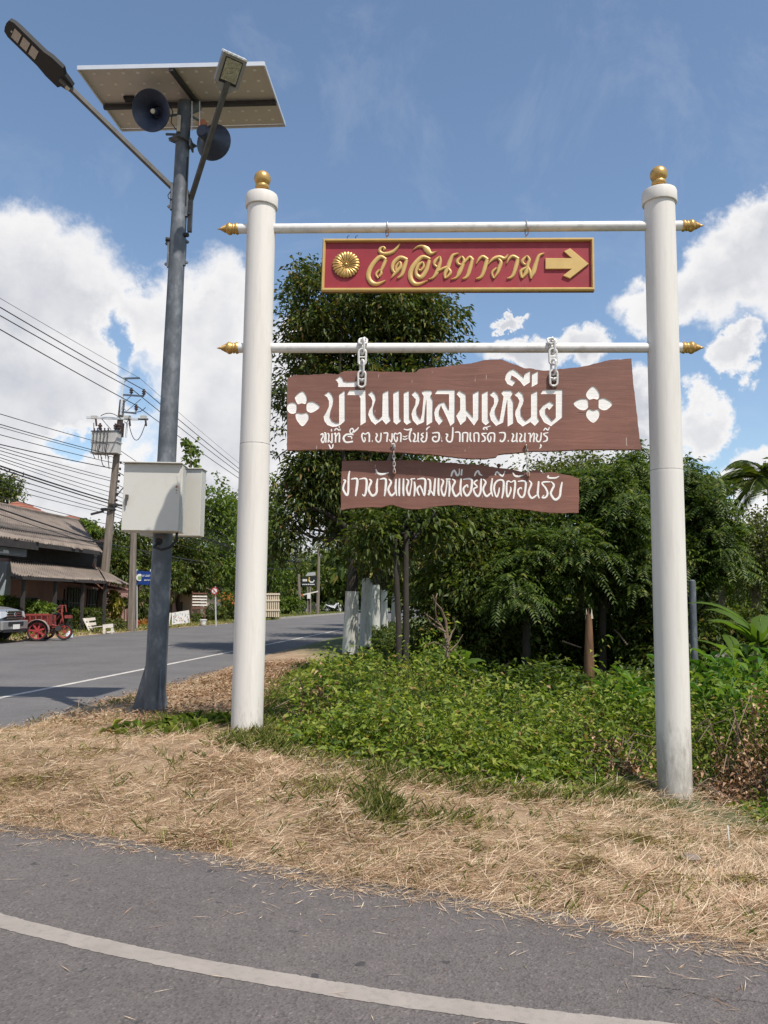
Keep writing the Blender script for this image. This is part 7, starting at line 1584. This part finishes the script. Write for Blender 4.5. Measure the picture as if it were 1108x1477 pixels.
# clipped hedge: dense leafy block
hA, hB = onoff(92, 900, 1.7), onoff(138, 900, 1.7); hz_ = onoff(112, 879, 1.7)[2]
hedge = thing('hedge', ((hA+hB)/2)*np.array([1, 1, 0]), 'clipped dark green hedge between the red tricycle and the white bench', 'hedge')
n = 2600; u = rs.uniform(0, 1, n); v = rs.uniform(-0.45, 0.45, n); z = rs.uniform(0.08, hz_, n)
face = rs.randint(0, 4, n); v = np.where(face < 2, -0.45+0.06*rs.normal(size=n), v); v = np.where(face == 1, v, v); z = np.where(face == 2, hz_+0.04*rs.normal(size=n), z)
A3 = hA*np.array([1, 1, 0]); B3 = hB*np.array([1, 1, 0]); Pp = A3+(B3-A3)*u[:, None]-N3*v[:, None]; Pp[:, 2] = z
part('foliage', join_arrays([leaf_cluster(Pp, rand_dirs(n, 0.3), 5, 0.06, 0.085, 0.05)]), lm_dark, hedge, smooth=0)
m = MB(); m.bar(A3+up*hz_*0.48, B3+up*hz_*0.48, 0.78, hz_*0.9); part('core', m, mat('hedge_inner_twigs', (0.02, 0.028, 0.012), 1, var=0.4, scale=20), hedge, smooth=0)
shrub('yellow-green bush behind the red tricycle and the pickup', 45, 878, 1.6, 26, 12, 0.8, 90, lm_light, ln=0.16, wd=0.10)
shrub('small yellow-green bush in front of the pale blue column', 8, 868, 2.6, 14, 6, 0.5, 40, lm_light, ln=0.14, wd=0.08)
shrub('yellow climbing plant hanging under the rusty awning', 166, 873, 1.4, 10, 20, 0.5, 70, leafmat('yellow_leaf', [(0, (0.10, 0.10, 0.02)), (0.5, (0.24, 0.22, 0.04)), (1, (0.36, 0.30, 0.06))]), ln=0.16, wd=0.08)
shrub('small dark leafy plant hanging beside the second pole', 183, 868, 1.5, 7, 8, 0.3, 28, lm_dark)
shrub('olive groundcover bush at the foot of the leaning pole', 165, 902, 0.9, 16, 8, 0.5, 50, lm_olive, ln=0.12)
shrub('dark green shrubs in front of the cream hut', 310, 888, 1.4, 20, 14, 0.7, 90, lm_dark, ln=0.2, wd=0.07)
shrub('dark flowering shrub left of the left gate post', 338, 880, 1.2, 14, 22, 0.7, 80, lm_dark, ln=0.2, wd=0.08)
shrub('pale yellow-green plant beside the left gate post across the road', 328, 865, 1.8, 8, 14, 0.5, 30, lm_light, ln=0.22, wd=0.06)
shrub('clipped round hedge right of the left gate post', 384, 880, 0.9, 15, 13, 0.9, 170, lm_light, 'round_hedge', 'hedge', ln=0.13, wd=0.08, shell=0.15)
shrub('light green plants beyond the slatted fence', 415, 872, 3.0, 20, 10, 1.0, 90, lm_light, ln=0.3, wd=0.12, rad=0.3)
shrub('dark bush behind the blue sign', 207, 872, 3.4, 14, 24, 0.9, 70, lm_dark, ln=0.2, wd=0.1)
shrub('low green plant behind the white painted panel', 283, 893, 1.3, 8, 8, 0.3, 26, lm_dark)
# orange flowers
fl_p = onoff(326, 863, 1.1); fo = thing('orange_flowers', fl_p*np.array([1, 1, 0])+up*0.03, 'orange flowers on a tall bush left of the left gate post across the road', 'flowers')
P = fl_p+rs.normal(size=(26, 3))*np.array([0.28, 0.15, 0.22]); part('flower_heads', join_arrays([leaf_cluster(P, rand_dirs(26), 7, 0.05, 0.09, 0.06)]), leafmat('orange_petal', [(0, (0.45, 0.14, 0.03)), (1, (0.6, 0.3, 0.10))]), fo, smooth=0)
m = MB()
for q in range(6): m.tube([fl_p*np.array([1, 1, 0]), P[q]], 0.012, 5)
part('stems', m, lm_dark, fo)
# dracaena in the red pot, and white pot plant
dl = leafmat('orange_strap_leaf', [(0, (0.30, 0.12, 0.04)), (0.6, (0.42, 0.22, 0.09)), (1, (0.5, 0.36, 0.18))])
pp_ = at_z(205, 903, 0.06); dr = thing('strap_leaf_plant', pp_, 'spiky orange strap-leaved plant beside the red pot under the blue sign', 'plant')
n = 70; ax = rand_dirs(n, 0.6); ax[:, 2] = np.abs(ax[:, 2]); part('foliage', join_arrays([leaf_arrays(np.tile(pp_+up*0.12, (n, 1)), ax, rand_dirs(n, 1.5), rs.uniform(0.35, 0.6, n), np.full(n, 0.05), 0.1, 0.35)]), dl, dr, smooth=0)
# vine growing out of the control box
vb = at_y(275, 672, 9.5); vt = at_y(272, 632, 9.5); vine = thing('box_vine', vb, 'small green creeper sprouting above the second control box', 'creeper')
P = vb+(vt-vb)*rs.uniform(0.1, 1, 34)[:, None]+rs.normal(size=(34, 3))*np.array([0.055, 0.06, 0.02]); part('foliage', join_arrays([leaf_cluster(P, rand_dirs(34), 5, 0.035, 0.062, 0.052, 0.2, -0.1)]), lm_light, vine, smooth=0)
m = MB(); m.tube([vb-up*0.1, (vb+vt)/2+np.array([0.02, 0, 0]), vt], 0.005, 5); part('stem', m, m_bark2, vine)

# ---------------- weeds, straw and grass (uncountable: one object each)
weed_front = [at_g(*p)[:2] for p in [(372, 1078), (400, 1086), (450, 1100), (520, 1118), (600, 1133), (680, 1146), (760, 1155), (850, 1152), (915, 1140), (960, 1128), (1000, 1138), (1060, 1168), (1108, 1190)]]
weed_poly = np.array([tuple(p) for p in weed_front]+[(9, 4.9), (16, 5.0), (20, 30), (2.0, 34), (-0.9, 19.5), (-1.25, 15), tuple(at_g(455, 945)[:2]), tuple(at_g(405, 985)[:2]), tuple(at_g(385, 1030)[:2])])
def weed_h(x, y):
    d = dist_poly(weed_poly, x, y); h = smoothstep(0.0, 0.7, d)*(0.38+0.19*vnoise(x, y, 1.9, 5)+0.17*vnoise(x, y, 4.5, 6)+0.08*vnoise(x, y, 11, 7))
    h = h+0.35*smoothstep(3.0, 4.2, x)*smoothstep(5.2, 7.0, y)*smoothstep(12, 9, y)
    h = h+0.62*np.exp(-((x-0.72)**2/0.22+(y-11.0)**2/0.9))+0.5*np.exp(-((x-2.75)**2/0.35+(y-9.4)**2/0.6))+0.28*np.exp(-((x-3.4)**2/0.3+(y-7.7)**2/0.12))
    h = h-0.12*smoothstep(12, 16, y)
    return np.maximum(h, 0.04)
def sample_region(poly, n, y0, y1, x0f, x1f, pw=1.6, test=True):
    """points in the region, denser nearer the road"""
    u = rs.uniform(0, 1, n); a, b_ = y0**(1-pw), y1**(1-pw); y = (a+(b_-a)*u)**(1/(1-pw)); x = rs.uniform(0, 1, n)*(x1f(y)-x0f(y))+x0f(y)
    k = inside(poly, x, y) if test else np.ones(n, bool); return x[k], y[k]
xl = lambda y: -0.56*y-0.3; xr = lambda y: 0.56*y+0.8
x, y = sample_region(weed_poly, 25000, 6.4, 30, xl, xr, 1.9)
x = np.repeat(x, 9)+rs.normal(size=len(x)*9)*0.045; y = np.repeat(y, 9)+rs.normal(size=len(y)*9)*0.045      # sprigs of nine leaves
sprig = np.repeat(rs.uniform(0.3, 1.45, len(x)//9), 9)
gap = np.repeat(rs.uniform(0, 1, len(x)//9), 9) < np.clip(0.75+0.5*vnoise(x, y, 3.3, 71)+0.35*vnoise(x, y, 8.0, 72), 0.25, 1)
x, y, sprig = x[gap], y[gap], sprig[gap]; hz_w = weed_h(x, y)*sprig; gzv = ground_z(x, y)
deadn = (vnoise(x, y, 1.1, 9)+0.7*vnoise(x, y, 3.0, 10))
deadz = np.exp(-((x-3.45)**2/0.45+(y-7.45)**2/0.22))*2.2+np.exp(-((x+0.75)**2/0.25+(y-8.4)**2/0.35))*1.3+np.exp(-((x-2.3)**2/0.25+(y-8.0)**2/0.4))*0.9+np.exp(-((x-2.75)**2/0.12+(y-7.2)**2/0.05))*1.6
isdead = (deadn*0.45+deadz+rs.normal(size=len(x))*0.25) > 1.0
zz = gzv+hz_w*(rs.uniform(0.05, 1, len(x))**0.55)
pos = np.stack([x, y, zz], 1); sz = rs.uniform(0.55, 1.25, len(x))*(0.075+0.0035*np.maximum(y-8, 0))
ax = rs.normal(size=(len(x), 3)); ax[:, 2] = ax[:, 2]*0.5+0.12; upv = rs.normal(size=(len(x), 3))*0.5; upv[:, 2] += 1; upv[:, 1] -= 0.25
g = ~isdead
o = part('weeds', join_arrays([leaf_arrays(pos[g], ax[g], upv[g], sz[g], sz[g]*rs.uniform(0.32, 0.5, g.sum()), 0.2, 0.25)]), lm_weed, None, smooth=0); tag(o, 'mass of sunlit green leafy weeds filling the ground between and behind the gate posts', 'weeds', kind='stuff')
o = part('dead_leaves', join_arrays([leaf_arrays(pos[isdead], ax[isdead], upv[isdead], sz[isdead]*0.75, sz[isdead]*0.38, 0.4, 0.3)]), lm_dead, None, smooth=0); tag(o, 'brown withered leaves and cuttings heaped among the weeds around the right gate post', 'dead leaves', kind='stuff')
# stems of the weeds and dry vines
x, y = sample_region(weed_poly, 9000, 6.6, 22, xl, xr, 1.8); h = weed_h(x, y)*rs.uniform(0.6, 1.25, len(x)); z = ground_z(x, y)
ax = rs.normal(size=(len(x), 3))*0.35; ax[:, 2] = 1.0
o = part('weed_stalks', join_arrays([leaf_arrays(np.stack([x, y, z], 1), ax, rand_dirs(len(x)), h, np.full(len(x), 0.008), 0, 0.05)]), leafmat('stalk', [(0, (0.10, 0.12, 0.03)), (0.6, (0.22, 0.2, 0.07)), (1, (0.35, 0.24, 0.14))]), None, smooth=0); tag(o, 'thin green and brown stalks rising through the weeds', 'stalks', kind='stuff')
for (cx, cy, n_) in ((3.4, 7.5, 44), (2.4, 8.2, 16), (-0.6, 8.6, 10)):
    m = MB()
    for q in range(n_):
        x0_, y0_ = cx+rs.normal()*0.38, cy+rs.normal()*0.25; z0_ = gz(x0_, y0_); a = rs.uniform(0, 6.28); l = rs.uniform(0.3, 0.8); hh = float(weed_h(np.array([x0_]), np.array([y0_]))[0])
        m.tube([(x0_, y0_, z0_+0.02), (x0_+math.cos(a)*l*0.4, y0_+math.sin(a)*l*0.4, z0_+hh*0.9+rs.uniform(0, .12)), (x0_+math.cos(a)*l, y0_+math.sin(a)*l, z0_+hh*0.7)], [0.008, 0.006, 0.003], 5)
    o = part('dry_stems', m, m_twig, loc=(cx, cy, 0)); tag(o, {3.4: 'tangle of dry brown stems over the cuttings right of the right gate post', 2.4: 'dry brown stems in the weeds left of the right gate post', -0.6: 'dry brown stems in the weeds right of the left gate post'}[cx], 'stems', kind='stuff')
# tall strap-leaved plants right of the right post
lm_ginger = leafmat('ginger_leaf', [(0, (0.05, 0.12, 0.02)), (0.6, (0.10, 0.20, 0.035)), (1, (0.2, 0.28, 0.06))], 0.35, 0.35)
k_ = 0
for (px, py, Y_, lab) in ((1075, 985, 9.6, 'tall ginger-like plant at the right edge, nearest the dead cuttings'), (1040, 975, 10.4, 'ginger-like plant with long shiny leaves right of the pipe post'), (1100, 960, 11.0, 'tall ginger-like plant at the right edge under the banana leaves'), (1015, 985, 10.0, 'low ginger-like clump touching the right gate post'), (900, 985, 9.8, 'yellow-green leafy clump left of the right gate post'), (1060, 1010, 8.8, 'low glossy plant above the dead cuttings')):
    b = gbase(px, Y_, py); t = thing('strap_leaf_plant', b, lab, 'plant', 'strap-leaved plants near the right gate post'); arr = []; m = MB()
    for q in range(13):
        hgt = rs.uniform(0.7, 1.15)*(1.0 if px > 1000 else 0.75)*(0.75 if Y_ < 9 else 1); d = rand_dirs(1, 0)[0]*0.22; d[2] = 1; s0_ = b+np.array([rs.normal()*0.18, rs.normal()*0.18, 0]); e_ = s0_+d*hgt
        m.tube([s0_, e_], [0.009, 0.004], 5); n = 11; tt = np.linspace(0.3, 1, n); P = s0_+d*hgt*tt[:, None]; a = rs.uniform(0, 6.28); ax = np.stack([np.cos(a+np.arange(n)*math.pi+rs.normal(size=n)*.3), np.sin(a+np.arange(n)*math.pi+rs.normal(size=n)*.3), 0.5+0.6*tt], 1)
        arr.append(leaf_arrays(P, ax, np.tile([0, 0, 1.0], (n, 1))+rs.normal(size=(n, 3))*0.2, rs.uniform(0.22, 0.36, n), rs.uniform(0.045, 0.065, n), 0.25, 0.35))
    part('foliage', join_arrays(arr), lm_ginger, t, smooth=0); part('stems', m, lm_ginger, t)
# straw: mown dry grass lying over the verge and spilling on the side road
verge = island.copy()
def straw_pts(n, y0, y1, pw=1.8):
    u = rs.uniform(0, 1, n); a, b_ = y0**(1-pw), y1**(1-pw); y = (a+(b_-a)*u)**(1/(1-pw)); x = rs.uniform(-0.62, 0.62, n)*y-0.2; return x, y
x, y = straw_pts(460000, 2.9, 17)
ins = inside(island, x, y); d = dist_poly(island, x, y); spill = (~ins) & (rs.uniform(0, 1, len(x)) < 0.85*np.exp(-d/0.04)+0.06*np.exp(-d/0.15)+0.0008)
wd_in = inside(weed_poly, x, y); dw = dist_poly(weed_poly, x, y)
keep = (ins & (~wd_in | (dw < 0.25))) | spill
cov = vnoise(x, y, 1.5, 21)+0.8*vnoise(x, y, 5.0, 22)+0.4*vnoise(x, y, 14.0, 28)
keep &= (rs.uniform(0, 1, len(x)) < np.clip(0.52+0.38*cov, 0.14, 1)*np.where(y > 9, 0.8, 1))
x, y, ins, d = x[keep], y[keep], ins[keep], d[keep]; n = len(x)
gzv = np.where(ins, ground_z(x, y), 0.004); clump = np.clip(vnoise(x, y, 2.6, 23), 0, 1)*0.07+np.clip(vnoise(x, y, 7.0, 24), 0, 1)*0.045+np.clip(vnoise(x, y, 15.0, 29), 0, 1)*0.02
lay = np.where(ins, clump*smoothstep(0.05, 0.5, d)+0.02, 0.004)
z = gzv+0.004+lay*rs.uniform(0, 1, n)**0.7
ang = 1.4*vnoise(x, y, 1.2, 25)+rs.normal(size=n)*0.9; tilt = np.where(ins, rs.normal(size=n)*0.22+0.06, 0.0)
ax = np.stack([np.cos(ang), np.sin(ang), tilt], 1); upv = rs.normal(size=(n, 3))*0.3; upv[:, 2] += 1
ln_ = np.where(ins, rs.gamma(3, 0.034, n)+0.025, rs.gamma(2, 0.025, n)+0.02); wd_ = rs.uniform(0.0016, 0.0040, n)*(1+0.05*np.maximum(y-4, 0))
o = part('straw', join_arrays([leaf_arrays(np.stack([x, y, z], 1), ax, upv, ln_, wd_, 0.3, 0.0)]), lm_straw, None, smooth=0); tag(o, 'mown dry straw covering the verge and spilling over the asphalt edge', 'straw', kind='stuff')
# upright sparse dry and green grass
x, y = straw_pts(60000, 3.0, 16, 1.7); ins = inside(island, x, y); d = dist_poly(island, x, y); wd_in = inside(weed_poly, x, y); dw = dist_poly(weed_poly, x, y)
gn_ = 0.45*vnoise(x, y, 2.1, 31)+0.25*vnoise(x, y, 6.0, 32)
def zone(px, py, rx, ry, a):
    c = at_g(px, py); return a*np.exp(-(((x-c[0])/rx)**2+((y-c[1])/ry)**2))
zon = zone(290, 1045, 0.55, 0.35, 1.6)+zone(235, 1040, 0.25, 0.3, 1.0)+zone(350, 1070, 0.35, 0.3, 1.3)+zone(545, 1180, 0.12, 0.5, 1.3)+zone(455, 1150, 0.3, 0.2, 0.6)+zone(900, 1300, 0.3, 0.15, 0.7)+zone(20, 1050, 0.6, 0.5, 0.8)+zone(180, 1015, 0.3, 0.3, 0.9)+zone(640, 1190, 0.3, 0.2, 0.5)
zon += 1.25*np.exp(-(dw/0.17)**2)*(x < 2.2)+zone(1000, 1190, 0.4, 0.25, 0.7)
zon += zone(470, 1120, 0.7, 0.35, 0.45)+zone(620, 1165, 0.8, 0.3, 0.4)+zone(800, 1200, 0.9, 0.3, 0.3)
p_ = np.clip(-0.22+gn_*0.9+zon*0.7, 0.03, 1); k = ins & ~(wd_in & (dw > 0.35)) & (d > 0.12) & (rs.uniform(0, 1, len(x)) < p_)
x, y, zo = x[k], y[k], zon[k]; n = len(x); rep = 5
X2 = np.repeat(x, rep)+rs.normal(size=n*rep)*0.018; Y2 = np.repeat(y, rep)+rs.normal(size=n*rep)*0.018; Z2 = ground_z(X2, Y2)
ax = rs.normal(size=(n*rep, 3))*0.45; ax[:, 2] = 1.0; hh = rs.uniform(0.04, 0.13, n*rep)*(1+0.55*np.clip(np.repeat(zo, rep), 0, 1.2))
o = part('grass', join_arrays([leaf_arrays(np.stack([X2, Y2, Z2], 1), ax, rand_dirs(n*rep), hh, rs.uniform(0.004, 0.008, n*rep), 0.2, 0.25)]), lm_grass, None, smooth=0); tag(o, 'short green grass growing through the straw, thickest round the post feet', 'grass', kind='stuff')
# broad green clump and low leaves at the foot of the light pole
c = at_g(280, 1050); n = 420; P = c+rs.normal(size=(n, 3))*np.array([0.32, 0.14, 0]); P[:, 2] = ground_z(P[:, 0], P[:, 1]); ax = rand_dirs(n, 0.9); ax[:, 2] = np.abs(ax[:, 2])+0.2
clt = thing('grass_clump', c, 'lush green broad-bladed clump between the light pole and the left gate post', 'grass clump'); part('blades', kind='stuff', *(lambda z: (z,))(join_arrays([leaf_arrays(P, ax, rand_dirs(n, 1), rs.uniform(0.12, 0.34, n), rs.uniform(0.012, 0.03, n), 0.3, 0.5)])), material=lm_weed, parent=clt, smooth=0)
# heap of dry grass
for (px, py, w_, lab) in ((325, 1118, 0.34, 'rounded heap of dry mown grass with a dark hollow, left of centre on the verge'), (300, 1210, 0.26, 'low tuft of flattened dry grass near the side road')):
    c = at_g(px, py); n = 2600; th = rs.uniform(0, 6.28, n); rr2 = np.sqrt(rs.uniform(0, 1, n)); P = np.stack([c[0]+np.cos(th)*rr2*w_, c[1]+np.sin(th)*rr2*w_*0.75, np.zeros(n)], 1); P[:, 2] = ground_z(P[:, 0], P[:, 1])+(1-rr2**2)*(0.13 if w_ > 0.3 else 0.07)*rs.uniform(0.3, 1, n)
    ax = np.stack([np.cos(th)*0.35+rs.normal(size=n)*1.0, np.sin(th)*0.35+rs.normal(size=n)*0.7, -rr2*0.25+rs.normal(size=n)*0.3], 1)
    o = part('straw_heap', join_arrays([leaf_arrays(P, ax, rand_dirs(n, 1), rs.uniform(0.05, 0.17, n), rs.uniform(0.0018, 0.0045, n), 0.2, 0.05)]), lm_straw, None, smooth=0); tag(o, lab, 'straw heap', 'heaps of dry grass')
mt = []
for q in range(46):
    Yq = 3.3+5.2*rs.uniform()**1.3; cx, cy = rs.uniform(-0.55, 0.55)*Yq, Yq
    if not inside(island, np.array([cx]), np.array([cy]))[0] or inside(weed_poly, np.array([cx]), np.array([cy]))[0] or dist_poly(island, np.array([cx]), np.array([cy]))[0] < 0.3: continue
    n = 260; w_ = rs.uniform(0.08, 0.2); th = rs.uniform(0, 6.28, n); rr2 = np.sqrt(rs.uniform(0, 1, n)); P = np.stack([cx+np.cos(th)*rr2*w_*1.4, cy+np.sin(th)*rr2*w_, np.zeros(n)], 1)
    P[:, 2] = ground_z(P[:, 0], P[:, 1])+(1-rr2**2)*rs.uniform(0.03, 0.07)+0.02; ax = rs.normal(size=(n, 3)); ax[:, 2] = ax[:, 2]*0.4+0.15
    mt.append(leaf_arrays(P, ax, rand_dirs(n, 1), rs.uniform(0.03, 0.11, n), rs.uniform(0.002, 0.006, n), 0.2, 0.1))
o = part('matted_tufts', join_arrays(mt), leafmat('matted_dry_grass', [(0, (0.10, 0.06, 0.03)), (0.5, (0.24, 0.16, 0.09)), (0.8, (0.30, 0.28, 0.10)), (1, (0.5, 0.38, 0.24))]), None, smooth=0); tag(o, 'darker matted tufts of half-dry grass scattered over the mown verge', 'grass', kind='stuff')
# dry leaf litter by the main road and pebbles of chaff
x = rs.uniform(-4.5, 0.2, 26000); y = rs.uniform(8.2, 17, 26000); k = inside(island, x, y) & ~inside(weed_poly, x, y) & (rs.uniform(0, 1, 26000) < np.clip(0.12+0.35*vnoise(x, y, 1.7, 61)+1.0*np.exp(-((x+1.9)/1.0)**2), 0, 0.9)); x, y = x[k], y[k]; n = len(x)
o = part('leaf_litter', join_arrays([leaf_arrays(np.stack([x, y, ground_z(x, y)+rs.uniform(0.005, 0.07, n)], 1), rand_dirs(n)*np.array([1, 1, .4]), rand_dirs(n, 1.5), rs.uniform(0.025, 0.065, n), rs.uniform(0.010, 0.026, n), 0.4, 0.1)]), lm_dead, None, smooth=0); tag(o, 'reddish-brown dry leaf litter between the gate and the main road', 'leaf litter', kind='stuff')
# grass strip across the road
n = 26000; s_ = rs.uniform(-6, 90, n)**1.0; o_ = FO-0.15-rs.uniform(0, 1, n)**1.5*5; Pg = lineA[None, :]+RD[None, :]*s_[:, None]+RN[None, :]*o_[:, None]
k = (s_ > 12) ; Pg = Pg[k]; n = len(Pg); ax = rs.normal(size=(n, 3))*0.4; ax[:, 2] = 1
o = part('roadside_grass', join_arrays([leaf_arrays(np.stack([Pg[:, 0], Pg[:, 1], ground_z(Pg[:, 0], Pg[:, 1])], 1), ax, rand_dirs(n), rs.uniform(0.08, 0.28, n), rs.uniform(0.02, 0.05, n), 0.2, 0.3)]), lm_grass, None, smooth=0); tag(o, 'rough green grass strip along the far side of the main road', 'grass', kind='stuff')
# undergrowth under the roadside trees and the shady thicket
def undergrowth(name, lab, n, fx, lm, lo, hi, s0, s1):
    x, y = fx(n); z = ground_z(x, y); h = rs.uniform(lo, hi, len(x))*(0.6+0.4*vnoise(x, y, 2.0, 41)); m_ = len(x)
    ax = rs.normal(size=(m_, 3)); ax[:, 2] = ax[:, 2]*0.5+0.1; upv = rs.normal(size=(m_, 3))*0.5; upv[:, 2] += 1
    o = part(name, join_arrays([leaf_arrays(np.stack([x, y, z+np.maximum(h, 0.03)], 1), ax, upv, rs.uniform(s0, s1, m_), rs.uniform(s0, s1, m_)*0.45, 0.2, 0.2)]), lm, None, smooth=0); tag(o, lab, 'undergrowth', kind='stuff')
undergrowth('undergrowth', 'dark low undergrowth between the limewashed trunks', 22000, lambda n: (lambda y: (-0.025*y+0.75+np.abs(rs.normal(size=n))*0.9-0.35, y))(rs.uniform(15, 48, n)), lm_dark, 0.0, 0.75, 0.10, 0.2)
undergrowth('undergrowth', 'tangled green undergrowth in the shade under the trees on the right', 70000, lambda n: (lambda y: (rs.uniform(0.05, 0.62, n)*y, y))(rs.uniform(12, 21, n)), lm_pin, 0.0, 1.1, 0.08, 0.17)
